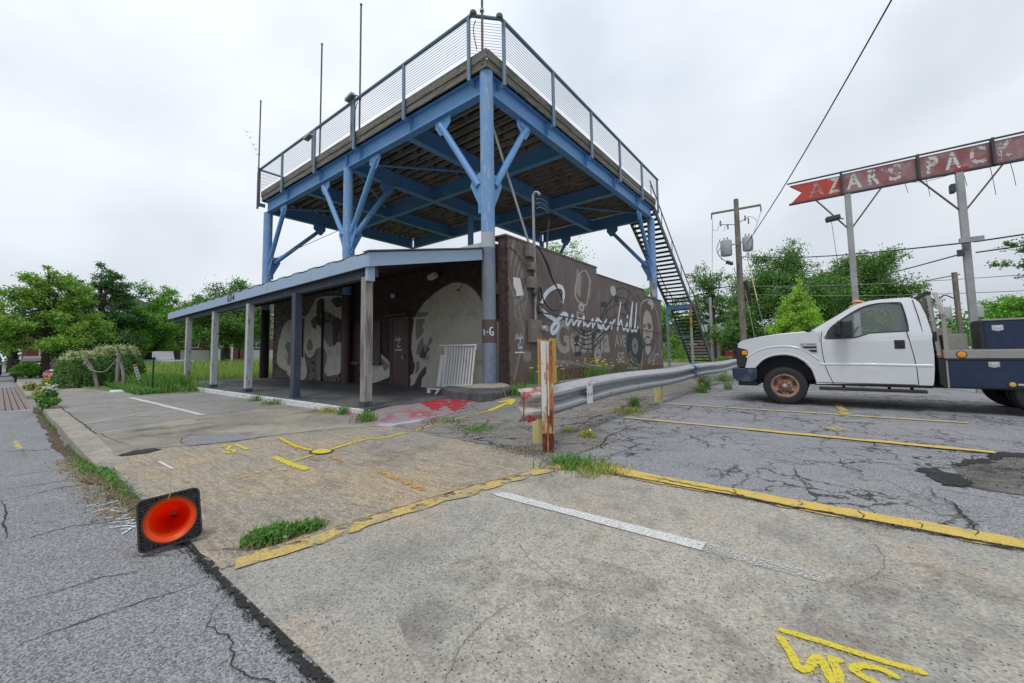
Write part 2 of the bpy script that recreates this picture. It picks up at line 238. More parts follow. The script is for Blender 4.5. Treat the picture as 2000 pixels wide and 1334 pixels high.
MT['fencewood']=mat('grey_fence_wood',(.20,.185,.17),.9,layers=[(12,.5,.6,(.12,.11,.1),.7,(1,1,.2))])
MT['carred']=mat('dark_red_car_paint',(.12,.008,.015),.25,coat=.5)
MT['cardark']=mat('black_car_paint',(.015,.016,.02),.25,coat=.5)
MT['bark']=mat('dark_bark',(.055,.045,.038),.95,layers=[(8,.5,.6,(.10,.085,.07),.7,(1,1,.3))],bump=(15,.8,.02,(1,1,.3)))
MT['rope']=mat('grey_rope',(.30,.25,.22),.9)
MT['grassground']=mat('grassy_ground',(.09,.14,.03),1,layers=[(.3,.45,.6,(.13,.19,.04),.7),(3,.5,.65,(.10,.085,.045),.6)],bump=(8,.8,.05))
def leafm(n,a,b,t=.25): MT[n]=mat(n,a,.65,rand=b,trans=t)
leafm('leaf_mid',(0.072,0.181,0.038),(0.167,0.326,0.049)); leafm('leaf_yellow',(0.152,0.304,0.043),(0.290,0.478,0.065)); leafm('leaf_dark',(0.043,0.123,0.035),(0.109,0.239,0.049))
leafm('leaf_bright',(0.123,0.304,0.032),(0.217,0.478,0.051)); leafm('leaf_lime',(.24,.46,.045),(.42,.64,.09)); leafm('leaf_bush',(.07,.18,.045),(.20,.34,.08)); leafm('leaf_blossom',(.48,.50,.24),(.62,.62,.42))
leafm('leaf_olive',(0.232,0.290,0.051),(0.435,0.392,0.087)); leafm('grass_blade',(0.160,0.290,0.051),(0.362,0.464,0.109)); leafm('weed_blade',(0.065,0.189,0.029),(0.174,0.348,0.058)); leafm('petal',(.72,.55,.03),(.80,.66,.08),.2); leafm('dry_blade',(.22,.17,.09),(.32,.25,.14),.1); leafm('petalwhite',(.6,.6,.55),(.7,.7,.6),.2)

# ---------------- mesh builder
class MB:
    def __init__(s): s.v=[]; s.f=[]
    def add(s,vs,fs):
        o=len(s.v); s.v+= [tuple(v) for v in vs]; s.f+=[tuple(i+o for i in f) for f in fs]; return s
    def box(s,x0,x1,y0,y1,z0,z1):
        vs=[(x,y,z) for z in (z0,z1) for (x,y) in ((x0,y0),(x1,y0),(x1,y1),(x0,y1))]
        return s.add(vs,[(3,2,1,0),(4,5,6,7),(0,1,5,4),(1,2,6,5),(2,3,7,6),(3,0,4,7)])
    def bar(s,p,q,w,h,up=(0,0,1)):   # rectangular bar from p to q; w across, h along up
        p=Vector(p);q=Vector(q);d=(q-p).normalized();u=Vector(up)
        sd=d.cross(u)
        if sd.length<1e-4: sd=d.cross(Vector((1,0,0)))
        sd.normalize(); u=sd.cross(d).normalized()
        vs=[]
        for c in (p,q):
            for a,b in ((-1,-1),(1,-1),(1,1),(-1,1)): vs.append(c+sd*a*w/2+u*b*h/2)
        return s.add(vs,[(3,2,1,0),(4,5,6,7),(0,1,5,4),(1,2,6,5),(2,3,7,6),(3,0,4,7)])
    def tube(s,path,r,n=10,cap=True):
        P=[Vector(p) for p in path]; rs=r if isinstance(r,(list,tuple)) else [r]*len(P)
        o=len(s.v); ref=None
        for i,p in enumerate(P):
            d=(P[min(i+1,len(P)-1)]-P[max(i-1,0)]).normalized()
            if ref is None:
                ref=d.cross(Vector((0,0,1)));
                if ref.length<.05: ref=d.cross(Vector((1,0,0)))
            sd=(ref-d*ref.dot(d)).normalized(); ref=sd; u=d.cross(sd)
            for k in range(n):
                a=2*math.pi*k/n; s.v.append(tuple(p+(sd*math.cos(a)+u*math.sin(a))*rs[i]))
        for i in range(len(P)-1):
            for k in range(n):
                a=o+i*n+k;b=o+i*n+(k+1)%n; s.f.append((a,b,b+n,a+n))
        if cap: s.f.append(tuple(o+k for k in range(n))[::-1]); s.f.append(tuple(o+(len(P)-1)*n+k for k in range(n)))
        return s
    def prism(s,poly,fn,a,b,cap=True):  # poly in 2D; fn(u,v,d) -> 3D
        n=len(poly); vs=[fn(u,v,a) for u,v in poly]+[fn(u,v,b) for u,v in poly]
        fs=[(i,(i+1)%n,n+(i+1)%n,n+i) for i in range(n)]
        if cap:
            t=tessellate_polygon([[Vector((u,v,0)) for u,v in poly]])
            fs+=[tuple(x) for x in t]+[tuple(n+i for i in x)[::-1] for x in t]
        return s.add(vs,fs)
    def flat(s,poly,fn,d):
        t=tessellate_polygon([[Vector((u,v,0)) for u,v in poly]])
        return s.add([fn(u,v,d) for u,v in poly],[tuple(x) for x in t])
    def lathe(s,prof,c,ax=2,n=24,frac=1.):  # prof (r,h)
        o=len(s.v)
        for r,h in prof:
            for k in range(n):
                a=2*math.pi*k/n; x,y=r*math.cos(a),r*math.sin(a)
                p=(x,y,h) if ax==2 else ((x,h,y) if ax==1 else (h,x,y))
                s.v.append((c[0]+p[0],c[1]+p[1],c[2]+p[2]))
        for i in range(len(prof)-1):
            for k in range(n):
                a=o+i*n+k;b=o+i*n+(k+1)%n; s.f.append((a,b,b+n,a+n))
        return s
    def build(s,name,m,parent=None,smooth=False,bevel=0,label=None,kind=None,base=None):
        me=bpy.data.meshes.new(name); me.from_pydata(s.v,[],s.f); me.validate()
        if isinstance(m,str): m=MT[m]
        me.materials.append(m); o=bpy.data.objects.new(name,me); COL.objects.link(o)
        import bmesh
        bm=bmesh.new(); bm.from_mesh(me); bmesh.ops.recalc_face_normals(bm,faces=bm.faces)
        if bevel: bmesh.ops.remove_doubles(bm,verts=bm.verts,dist=1e-5)
        bm.to_mesh(me); bm.free()
        if smooth:
            for p in me.polygons: p.use_smooth=True
            try: me.set_sharp_from_angle(angle=R(38))
            except Exception: pass
        if bevel:
            b=o.modifiers.new('b','BEVEL'); b.width=bevel; b.segments=2; b.limit_method='ANGLE'; b.angle_limit=R(35)
        if parent: attach(o,parent)
        if label: o['label']=label
        if kind: o['kind']=kind
        return o
def attach(o,p):
    o.parent=p
    if p.type=='EMPTY': o.matrix_parent_inverse=Matrix.Translation(p.location).inverted()
def thing(name,label,cat,loc=(0,0,0),group=None):
    o=bpy.data.objects.new(name,None); COL.objects.link(o); o.location=loc; o['label']=label; o['category']=cat
    if group: o['group']=group
    return o
def tag(o,label,cat,group=None):
    o['label']=label; o['category']=cat
    if group: o['group']=group
    return o
def mesh_np(name,V,k,m,parent=None,kind=None):
    """V: (n*k,3) verts, faces of k verts each"""
    n=len(V)//k; me=bpy.data.meshes.new(name); me.vertices.add(n*k); me.vertices.foreach_set('co',np.asarray(V,dtype=np.float32).ravel())
    me.loops.add(n*k); me.loops.foreach_set('vertex_index',np.arange(n*k,dtype=np.int32)); me.polygons.add(n)
    me.polygons.foreach_set('loop_start',np.arange(0,n*k,k,dtype=np.int32)); me.polygons.foreach_set('loop_total',np.full(n,k,dtype=np.int32)); me.update()
    me.materials.append(MT[m] if isinstance(m,str) else m); o=bpy.data.objects.new(name,me); COL.objects.link(o)
    if parent: attach(o,parent)
    if kind: o['kind']=kind
    return o
def smoothp(P,k=4,closed=False):
    P=[tuple(p) for p in P]; out=[]; n=len(P)
    for i in range(n if closed else n-1):
        g=(lambda j:P[j%n]) if closed else (lambda j:P[max(0,min(n-1,j))])
        a,b,c,d=g(i-1),g(i),g(i+1),g(i+2)
        for t in range(k):
            t/=k; out.append(tuple(.5*((2*b[j])+(-a[j]+c[j])*t+(2*a[j]-5*b[j]+4*c[j]-d[j])*t*t+(-a[j]+3*b[j]-3*c[j]+d[j])*t**3) for j in range(len(b))))
    if not closed: out.append(P[-1])
    return out
def jag(P,step,amp):
    out=[]
    for i in range(len(P)-1):
        a,b=P[i],P[i+1]; d=math.dist(a,b); n=max(1,int(d/step)); nx,ny=-(b[1]-a[1])/max(d,1e-6),(b[0]-a[0])/max(d,1e-6)
        for k in range(n):
            t=k/n; o=random.gauss(0,amp) if (k or i) else 0
            out.append((a[0]+(b[0]-a[0])*t+nx*o,a[1]+(b[1]-a[1])*t+ny*o))
    out.append(P[-1]); return out
def ribbon(mb,P,w,fn,d,jit=0.,taper=False,dinc=2e-5):
    n=len(P); o=len(mb.v)
    for i,p in enumerate(P):
        a=P[max(0,i-1)];b=P[min(n-1,i+1)]; dx,dy=b[0]-a[0],b[1]-a[1]; l=math.hypot(dx,dy) or 1; nx,ny=-dy/l,dx/l
        ww=(w[i] if isinstance(w,list) else w)/2
        if taper: ww*=min(1,.15+3*min(i,n-1-i)/n)
        w1=ww*(1+random.uniform(-jit,jit)); w2=ww*(1+random.uniform(-jit,jit)); dd=d+dinc*i
        mb.v.append(tuple(fn(p[0]+nx*w1,p[1]+ny*w1,dd))); mb.v.append(tuple(fn(p[0]-nx*w2,p[1]-ny*w2,dd)))
    for i in range(n-1): a=o+2*i; mb.f.append((a,a+1,a+3,a+2))
    return mb
def textmb(mb,txt,fn,u0,v0,u1,v1,d,font_bold=0.,shear=0):
    cu=bpy.data.curves.new('t','FONT'); cu.body=txt; cu.offset=font_bold; cu.shear=shear; cu.resolution_u=4
    o=bpy.data.objects.new('t',cu); COL.objects.link(o); bpy.context.view_layer.update()
    me=bpy.data.meshes.new_from_object(o.evaluated_get(bpy.context.evaluated_depsgraph_get()))
    xs=[v.co.x for v in me.vertices]; ys=[v.co.y for v in me.vertices]; a,b,c,e=min(xs),max(xs),min(ys),max(ys)
    mb.add([fn(u0+(v.co.x-a)/(b-a)*(u1-u0),v0+(v.co.y-c)/(e-c)*(v1-v0),d) for v in me.vertices],[tuple(p.vertices) for p in me.polygons])
    bpy.data.objects.remove(o); bpy.data.meshes.remove(me); return mb
def smo(t): t=max(0,min(1,t)); return t*t*(3-2*t)
def H(x,y):   # the lot climbs gently to the side wall
    if x<-6.52 : return 0.
    return .27*smo((-x-3.4)/2.8)*smo((y-4.2)/4.6)
fg=lambda u,v,d:(u,v,d+H(u,v))          # on the ground
fw=lambda u,v,d:(-6.45+d*.3,u,v)           # on the side wall
fa=lambda u,v,d:(u,8.25-d,v)            # on the porch wall
D={}
D['apron']=[(-2.942,0.75),(-2.794,0.872),(-2.704,0.998),(-2.644,1.371),(-2.569,1.834),(-2.465,2.528),(-2.378,3.087),(-2.273,3.524),(-2.557,3.664),(-2.869,3.699),(-3.745,3.847),(-4.69,3.831),(-5.587,3.829),(-5.915,3.448),(-6.199,2.71),(-6.28,1.952),(-6.501,1.611),(-6.789,1.14),(-5.739,0.795),(-5.018,0.771),(-4.416,0.785),(-3.961,0.769),(-3.255,0.773),(-2.981,0.769),(-2.831,0.782)]
D['patch']=[(-6.97,1.594),(-7.178,2.217),(-6.351,2.316),(-6.249,2.264),(-6.516,1.58)]
D['drain']=[(-6.579,0.924),(-6.744,1.077),(-6.711,1.273),(-6.552,1.325),(-6.454,1.169),(-6.478,0.996)]
D['crackroad1']=[(-9.018,0.068),(-8.701,0.402),(-8.508,0.741)]
D['crackroad2']=[(-6.877,0.065),(-6.76,0.324),(-6.665,0.579)]
D['crackroad3']=[(-5.964,0.063),(-5.849,0.335),(-5.786,0.603)]
D['crackroad3b']=[(-5.44,0.062),(-5.425,0.185),(-5.517,0.411),(-5.376,0.674)]
D['crackroad4']=[(-5.5,0.062),(-5.263,0.085),(-4.952,0.08),(-4.648,0.095),(-4.327,0.089),(-4.161,0.063)]
D['crackroad5']=[(-4.155,0.06),(-4.158,0.186),(-4.171,0.351),(-4.077,0.499),(-4.008,0.682)]
D['crackroad6']=[(-3.305,0.541),(-3.175,0.588),(-3.142,0.65),(-3.018,0.742)]
D['crackroad7']=[(-3.148,0.058),(-3.087,0.216),(-3.077,0.394),(-3.016,0.491),(-3.008,0.595)]
D['crackroad8']=[(-2.65,0.058),(-2.662,0.164),(-2.651,0.324),(-2.601,0.495),(-2.597,0.61),(-2.574,0.73)]
D['weedpit']=[(-2.756,0.982),(-2.662,1.016),(-2.66,1.14),(-2.716,1.407),(-2.801,1.44),(-2.878,1.367),(-2.818,1.129)]
D['ylineTop']=[(-1.812,3.782),(-1.542,3.703),(-1.054,3.69),(-0.387,3.724),(0.197,3.735),(0.555,3.745),(0.875,3.811),(1.384,3.843)]
D['ylineBot']=[(-1.678,3.606),(-1.374,3.581),(-0.967,3.516),(-0.369,3.511),(0.182,3.525),(0.522,3.55),(0.821,3.597),(1.306,3.637)]
D['stripe1']=[(-2.834,7.012),(-2.693,6.704),(1.366,6.6),(1.416,6.796)]
D['dash']=[(-0.044,7.528),(0.12,7.638),(0.232,7.468),(0.11,7.231),(-0.005,7.356)]
D['whiteA']=[(-2.203,2.546),(-2.147,2.678),(-1.586,2.683),(-0.841,2.679),(-0.293,2.657),(-0.332,2.575),(-0.852,2.516),(-1.587,2.538)]
D['whiteL']=[(-16.043,2.401),(-15.821,2.533),(-9.653,2.629),(-9.819,2.521)]
D['whiteL2']=[(-10.388,0.95),(-11.035,1.734),(-10.803,1.698),(-10.241,1.011)]
D['pothole']=[(0.638,5.417),(0.742,5.491),(0.821,5.409),(0.908,5.405),(0.925,5.621),(0.907,5.717),(1.024,5.914),(1.072,6.107),(1.257,6.254),(1.42,6.722),(1.607,6.742),(1.832,6.726),(1.378,5.127),(1.151,4.914),(0.89,4.978),(0.736,4.894),(0.698,5.191)]
D['potdark']=[(0.926,5.829),(1.027,5.931),(1.072,6.141),(1.247,6.264),(1.425,6.744),(1.571,6.79),(1.736,6.788),(1.68,6.577),(1.497,6.533),(1.395,6.505),(1.24,6.066),(1.078,5.952),(0.963,5.705)]
D['potdark2']=[(0.638,5.417),(0.771,5.526),(0.901,5.368),(0.949,5.131),(0.869,4.92),(0.739,4.913),(0.702,5.143)]
D['crk_lot1']=[(-0.278,4.876),(-0.229,4.527),(-0.178,4.32),(-0.144,4.125)]
D['crk_lot2']=[(0.631,4.738),(0.653,4.506),(0.691,4.357),(0.672,4.105),(0.68,3.934),(0.666,3.677)]
D['crk_lot3']=[(0.651,5.81),(0.686,5.598)]
D['crk_g1']=[(-2.952,4.829),(-3.001,5.331),(-3.11,6.018),(-3.147,6.754),(-3.172,7.652),(-3.391,8.887),(-3.365,10.048),(-3.105,11.219),(-3.069,12.882)]
D['crk_g2']=[(-2.573,4.146),(-2.367,4.076),(-2.191,4.098),(-2.212,4.549),(-2.279,5.096),(-2.353,5.882),(-2.264,6.717)]
D['crk_g3']=[(-2.647,5.037),(-2.327,4.972),(-1.837,4.966),(-1.384,4.902)]
D['crk_g4']=[(-1.852,3.881),(-1.868,4.292),(-1.862,4.869)]
D['crk_g5']=[(-2.152,7.567),(-2.071,8.157),(-2.173,9.264)]
D['crk_g6']=[(-3.3,3.874),(-3.074,3.836),(-2.849,4.03),(-2.86,4.179)]
D['crk_g7']=[(-5.157,3.729),(-4.737,3.869),(-4.187,4.172),(-4.12,4.577),(-4.584,5.3),(-5.052,5.194)]
D['crk_g8']=[(-3.916,4.6),(-3.73,4.899),(-3.425,5.046)]
D['darkstain']=[(-2.897,4.674),(-2.982,5.013),(-3.053,5.658),(-3.121,6.451),(-3.239,7.814),(-3.123,9.317),(-3.168,13.302),(-2.942,10.62),(-2.956,8.428),(-2.912,6.744),(-2.761,5.492),(-2.761,4.766)]
D['red']=[(-7.869,4.727),(-7.336,5.063),(-7.421,5.614),(-7.848,6.92),(-6.942,7.142),(-5.991,6.824),(-5.504,5.445),(-5.456,4.81),(-5.45,3.971),(-6.209,3.732),(-6.992,4.025)]
D['redcore']=[(-7.226,5.426),(-7.63,6.727),(-6.181,6.876),(-5.53,5.429),(-6.241,5.896),(-5.841,5.229),(-6.735,5.585),(-6.883,5.208)]
D['arrow']=[(-4.834,3.918),(-4.976,4.32),(-5.049,4.956),(-5.03,5.419),(-5.033,5.821)]
D['arrow2']=[(-5.034,5.868),(-5.18,6.542),(-5.245,6.844),(-5.381,6.57),(-5.293,6.966)]
D['arrow3']=[(-5.475,6.853),(-5.293,6.966),(-5.072,6.549)]
D['ycirc']=[(-4.74,2.441)]
D['y1']=[(-5.984,2.489),(-5.294,2.395),(-4.928,2.4)]
D['y2']=[(-4.756,2.568),(-4.926,3.153),(-4.796,3.339),(-4.846,3.725)]
D['y3']=[(-4.665,2.31),(-4.574,2.006)]
D['y4']=[(-4.922,2.001),(-4.508,1.978),(-4.157,1.98)]
D['y5']=[(-4.358,1.403),(-4.477,1.718),(-4.528,1.89)]
D['y6']=[(-4.337,1.752),(-4.316,1.833),(-4.324,1.929),(-4.444,1.95)]
D['y7']=[(-4.476,2.399),(-4.101,2.341)]
D['y8']=[(-3.452,2.37),(-3.053,2.313),(-2.707,2.279)]
D['y9']=[(-4.936,2.749),(-5.016,2.972),(-5.019,3.212),(-4.936,2.97),(-4.791,2.796)]
D['y31a']=[(-6.073,1.802),(-6.021,1.891),(-5.835,1.816),(-5.719,1.848),(-5.596,1.792),(-5.694,1.724)]
D['y31b']=[(-6.057,1.973),(-5.633,1.957)]
D['wm1']=[(-5.793,1.156),(-5.33,1.165)]
D['blue1']=[(-4.378,0.5),(-4.399,0.577),(-4.361,0.623),(-4.335,0.586),(-4.193,0.635),(-4.195,0.652)]
D['blue0']=[(-4.599,0.489),(-4.623,0.551),(-4.545,0.509),(-4.561,0.659),(-4.505,0.538)]
D['blue2']=[(-4.126,0.528),(-4.13,0.593),(-4.084,0.644),(-4.052,0.582),(-3.988,0.663)]
D['blue3']=[(-3.995,0.543),(-3.959,0.602),(-3.932,0.654),(-3.878,0.614),(-3.842,0.656)]
D['blue4']=[(-3.887,0.53),(-3.852,0.586),(-3.764,0.636),(-3.792,0.57),(-3.757,0.611),(-3.685,0.563)]
D['W1']=[(-0.187,2.026),(-0.048,2.04),(0.105,2.05),(0.213,2.065)]
D['W2']=[(-0.192,1.971),(-0.154,1.897),(-0.129,1.83),(-0.104,1.839),(-0.08,1.92),(-0.064,1.927),(-0.049,1.871),(-0.026,1.813),(-0.017,1.876),(-0.031,1.947),(-0.015,1.958)]
D['W3']=[(0.136,1.983),(0.101,1.995),(0.052,1.978),(0.026,1.938),(0.048,1.916),(0.093,1.903),(0.134,1.882)]
D['ghostL1']=[(-9.534,1.087),(-9.429,1.41)]
D['cstain']=[(-9.036,1.032),(-9.429,1.772),(-9.376,2.199),(-6.911,1.466),(-6.679,1.122),(-7.143,0.992)]
D['vegA']=[(-2.049,3.775),(-1.812,3.782),(-1.561,3.69)]
D['spots']=[(-6.262,4.108),(-4.185,5.6),(-7.458,7.173),(-3.831,4.5),(-2.392,5.177),(-2.687,5.23),(-2.885,7.652),(-2.753,7.984),(-2.312,7.351),(-1.972,7.369),(-1.999,9.371),(-2.838,13.008),(-3.365,6.668),(-3.832,9.359),(-3.705,9.687),(-3.314,11.035),(-8.364,4.426),(-10.12,4.337),(-11.165,4.284),(-13.272,1.314),(-14.234,0.704),(-6.67,3.357),(-5.482,7.212),(-2.854,16.534),(-2.081,14.018),(-3.891,5.206)]
D['S']=[(11.118,2.71),(11.225,2.919),(11.253,3.082),(11.162,3.212),(10.933,3.244),(10.632,3.168),(10.269,2.992),(10.056,2.801),(9.932,2.642),(9.927,2.494),(10.022,2.373),(10.24,2.277),(10.518,2.2),(10.769,2.119),(10.876,2.028),(10.795,1.889),(10.607,1.768),(10.481,1.754),(10.431,1.837),(10.544,1.974),(10.807,2.14),(11.04,2.29),(11.238,2.378),(11.434,2.335),(11.367,2.191),(11.418,2.033),(11.607,2.164),(11.806,2.39),(11.775,2.214),(11.838,2.063),(12.028,2.186),(12.253,2.304),(12.2,2.153),(12.15,2.036),(12.358,2.204),(12.618,2.379),(12.576,2.215),(12.567,2.065),(12.696,2.136),(12.855,2.056),(13.052,2.153),(13.284,2.331),(13.259,2.185),(13.249,2.029),(13.449,2.195),(13.692,2.378),(13.68,2.206),(13.736,2.049),(13.856,2.123),(13.982,2.025),(14.179,2.138),(13.699,2.372),(13.717,2.174),(13.741,2.046),(13.911,2.125),(13.87,2.023),(14.112,2.134),(14.511,2.39),(14.18,2.137),(14.376,1.999),(14.668,2.129),(14.861,2.289),(14.903,2.17),(14.912,2.019),(15.004,2.235),(15.266,2.418),(15.214,2.338)]
D['h']=[(15.938,3.209),(15.686,2.615),(15.477,2.009),(15.695,2.268),(15.925,2.423),(15.988,2.219),(16.104,2.063),(16.291,2.103),(16.586,2.361),(16.46,2.109),(16.539,2.04),(16.766,2.154),(17.285,3.333),(17.011,2.399),(16.996,2.063),(17.155,2.035),(17.402,2.214),(17.771,3.325),(17.536,2.425),(17.478,2.046),(17.67,2.087),(17.861,2.268)]
D['idot']=[(16.62,2.626),(16.611,2.526)]
D['m_st0']=[(12.148,2.015),(12.386,1.919),(12.796,1.88),(13.184,1.938),(13.491,2.062)]
D['m_st1']=[(11.913,2.036),(12.16,1.838),(12.51,1.732),(12.834,1.726),(13.224,1.806),(13.691,2.002)]
D['m_st2']=[(11.805,1.99),(11.983,1.77),(12.368,1.613),(12.778,1.584),(13.264,1.674),(13.898,1.964)]
D['m_st3']=[(11.776,1.846),(12.058,1.565),(12.402,1.444),(12.814,1.416),(13.302,1.498),(14.245,1.93)]
D['m_st4']=[(11.767,1.672),(12.051,1.441),(12.394,1.297),(12.804,1.255),(13.338,1.298),(14.226,1.672)]
D['m_nl1']=[(12.059,1.596),(11.904,1.112)]
D['m_nl2']=[(12.477,1.784),(12.312,1.046)]
D['m_nb']=[(11.882,1.096),(12.336,1.083)]
D['m_n3']=[(13.243,1.718),(13.241,0.968),(13.031,1.102),(12.967,1.211)]
D['m_u0']=[(13.39,2.046),(14.061,2.364),(14.795,2.83),(15.566,3.048),(16.382,3.085),(16.875,2.826),(17.769,2.576)]
D['m_u1']=[(13.789,2.263),(14.437,2.802),(15.122,3.226),(15.674,3.391),(16.409,3.383),(17.004,3.239),(17.791,2.786),(18.145,2.456)]
D['m_u2']=[(13.996,2.39),(14.817,3.105),(15.539,3.646),(16.198,3.82),(16.878,3.766),(17.58,3.498),(18.023,3.154)]
D['m_u3']=[(13.375,1.822),(14.044,2.131),(14.761,2.404),(15.531,2.636),(16.016,2.717),(16.51,2.636)]
D['m_u4']=[(13.354,1.515),(14.158,1.845),(14.812,2.136)]
D['m_u5']=[(13.342,1.348),(14.079,1.698),(14.878,2.048)]
D['m_f1']=[(13.961,2.359),(14.028,3.003),(14.561,3.037),(14.511,2.39)]
D['m_f2']=[(15.507,3.263),(15.325,3.121),(15.245,2.432)]
D['m_f3']=[(16.51,3.096),(16.845,3.426),(17.029,3.953)]
D['m_f4']=[(17.683,3.126),(17.887,3.704),(18.456,3.476)]
D['beam1']=[(14.01,3.031),(14.563,3.067),(14.548,2.871),(13.996,2.84)]
D['notes']=[(12.059,1.596),(12.547,1.808),(13.343,1.732),(13.81,1.995),(15.532,3.288),(16.51,3.096)]
D['geo']=[(10.703,1.297),(10.73,1.894),(14.666,0.949),(14.729,1.737),(13.258,0.738)]
D['AVE']=[(15.191,1.341),(15.229,1.8),(16.335,1.232),(16.387,1.782)]
D['SE']=[(15.325,0.683),(15.363,1.126),(16.052,0.599),(16.099,1.105)]
D['rec']=[(16.444,1.491),(18.355,1.193),(17.456,2.285),(17.41,0.488),(17.499,1.529),(17.131,1.525),(17.88,1.533),(18.441,1.511)]
D['disc']=[(15.204,3.582),(15.0,3.559),(15.22,3.781)]
D['hairout']=[(18.012,0.329),(18.27,0.878),(18.328,1.404),(18.118,1.753),(18.126,2.28),(18.183,2.812),(18.331,3.25),(18.767,3.506),(19.536,3.653),(20.089,3.552),(20.617,3.051),(20.899,2.4),(20.945,1.812),(20.831,1.419),(21.194,0.868)]
D['shoulder']=[(19.645,0.411),(19.855,0.739),(20.235,0.997),(20.703,0.914)]
D['hair']=[(18.373,3.182),(18.869,3.478),(19.536,3.653),(19.973,3.542),(20.391,3.152),(20.557,2.58),(20.239,1.95),(20.055,1.414),(19.409,0.749),(18.94,0.435),(18.323,0.456),(18.491,1.051),(18.368,1.758),(18.245,2.462)]
D['face']=[(19.143,3.097),(19.566,2.979),(19.755,2.689),(19.727,2.462),(19.401,2.521),(19.053,2.32),(19.578,2.156),(19.867,1.94),(19.627,1.635),(19.478,1.781),(19.107,1.865),(18.726,1.765),(18.539,1.477),(18.457,1.831),(18.533,2.333),(18.573,2.694),(18.814,2.999)]
D['eyeL']=[(18.588,2.371),(18.798,2.399),(18.837,2.274),(18.626,2.247)]
D['mouthg']=[(18.758,1.586),(19.088,1.7),(19.354,1.668),(19.442,1.485),(19.066,1.518),(18.762,1.443)]
D['chin']=[(18.725,1.299),(19.062,1.481),(19.488,1.411),(19.398,1.116),(19.003,0.974),(18.8,1.048)]
D['beard']=[(19.208,0.898),(19.911,1.188),(20.318,1.645),(20.147,1.225),(19.409,0.749),(19.116,0.574),(18.973,0.722)]
D['hl']=[(19.3,3.518),(19.757,3.636),(20.134,3.441),(19.868,3.152),(19.725,3.368),(19.292,3.443)]
D['mic']=[(12.248,3.747),(12.079,3.469),(11.996,3.144),(12.051,2.982),(12.22,2.871),(12.486,2.832),(12.805,2.772),(12.96,2.962),(13.135,3.425),(13.228,3.729),(13.115,3.871),(13.026,3.992),(12.791,4.057),(12.507,3.958),(12.32,3.844)]
D['micin']=[(12.426,3.729),(12.22,3.253),(12.73,3.06),(12.895,3.441),(12.993,3.854),(12.739,3.971),(12.502,3.87)]
D['miclow']=[(12.017,3.136),(12.364,3.056),(12.491,2.918),(12.624,2.844),(12.219,2.861),(12.051,2.982)]
D['micneck']=[(12.329,2.839),(12.689,2.784),(12.608,2.583),(12.423,2.548),(12.25,2.641)]
D['micbase']=[(12.112,2.526),(12.648,2.489),(12.59,2.302),(12.098,2.273)]
D['band']=[(10.686,0.919),(11.288,0.899),(12.324,0.765),(12.209,0.691),(11.529,0.751),(10.806,0.785)]
D['band2']=[(12.591,0.751),(13.824,0.658),(15.1,0.534),(14.279,0.47),(12.885,0.574)]
D['sqr']=[(13.296,0.659),(14.756,0.536),(16.13,0.374),(16.721,0.349),(16.81,0.804),(16.731,0.447),(15.974,0.459),(14.905,0.575)]
D['paper']=[(8.555,3.206),(8.867,3.218),(8.933,3.041),(9.02,2.753),(8.689,2.699),(8.673,2.838),(8.576,2.947)]
D['g0']=[(8.55,4.208),(8.712,4.243),(8.625,4.027),(8.492,3.515),(8.434,3.53),(8.481,3.828)]
D['g1']=[(8.786,3.973),(8.866,3.901),(8.651,3.493),(8.604,3.242),(8.565,3.285),(8.655,3.665)]
D['g2']=[(8.861,3.725),(8.944,3.69),(8.853,3.451),(8.765,3.24),(8.684,3.229),(8.793,3.516)]
D['g3']=[(8.98,3.508),(9.021,3.452),(8.993,3.248),(8.89,3.283)]
D['g4']=[(9.149,3.446),(9.054,3.156),(8.962,2.895),(8.915,2.742)]
D['g5']=[(9.226,3.154),(9.129,2.814),(8.89,2.591),(8.852,2.686),(9.046,2.905)]
D['g6']=[(9.219,2.925),(9.259,2.828),(9.025,2.208),(8.984,2.255),(9.126,2.714)]
D['g7']=[(8.312,3.271),(8.628,2.663),(8.789,2.631),(8.847,2.538),(8.857,2.173),(8.803,2.437),(8.745,2.529),(8.621,2.422),(8.768,1.901),(8.578,2.274),(8.548,2.655),(8.328,3.154)]
D['g8']=[(8.972,2.55),(9.012,2.479),(8.946,2.363),(8.906,2.421)]
D['g9']=[(8.984,1.166),(9.327,1.176),(9.329,0.992),(9.196,0.906),(8.986,0.935)]
D['g10']=[(9.175,1.572),(9.392,1.551),(9.251,1.251),(9.235,1.424)]
D['boxes']=[(9.152,4.235),(9.388,4.051),(9.205,3.862),(9.489,3.732),(9.15,3.497),(9.474,3.289),(9.174,2.218),(9.737,1.687),(9.41,2.082),(9.866,2.016)]
D['pipe']=[(9.512,4.415),(9.437,2.21)]
D['nat']=[(8.45,1.58),(8.736,1.491),(8.498,1.51),(8.681,1.418),(8.417,1.345),(8.772,1.333)]
D['arch']=[(-10.428,0.125),(-10.383,0.406),(-10.616,0.251),(-10.71,0.129),(-10.664,0.279),(-10.383,0.494),(-10.245,0.555),(-10.177,0.819),(-10.292,1.083),(-10.362,1.35),(-10.34,1.735),(-10.226,2.235),(-10.067,2.491),(-9.709,2.785),(-9.279,3.003),(-8.866,3.157),(-8.469,3.249),(-8.201,3.23),(-7.869,3.123),(-7.584,2.932),(-7.378,2.702),(-7.279,2.513),(-6.729,1.969),(-6.758,0.26),(-7.758,0.219),(-9.886,0.119)]
D['archb1']=[(-10.066,2.462),(-9.754,2.482),(-9.536,2.466),(-9.579,2.368),(-9.71,2.29),(-9.71,2.174),(-9.842,2.036),(-9.754,1.916),(-9.798,1.802),(-10.111,1.638),(-10.134,2.111)]
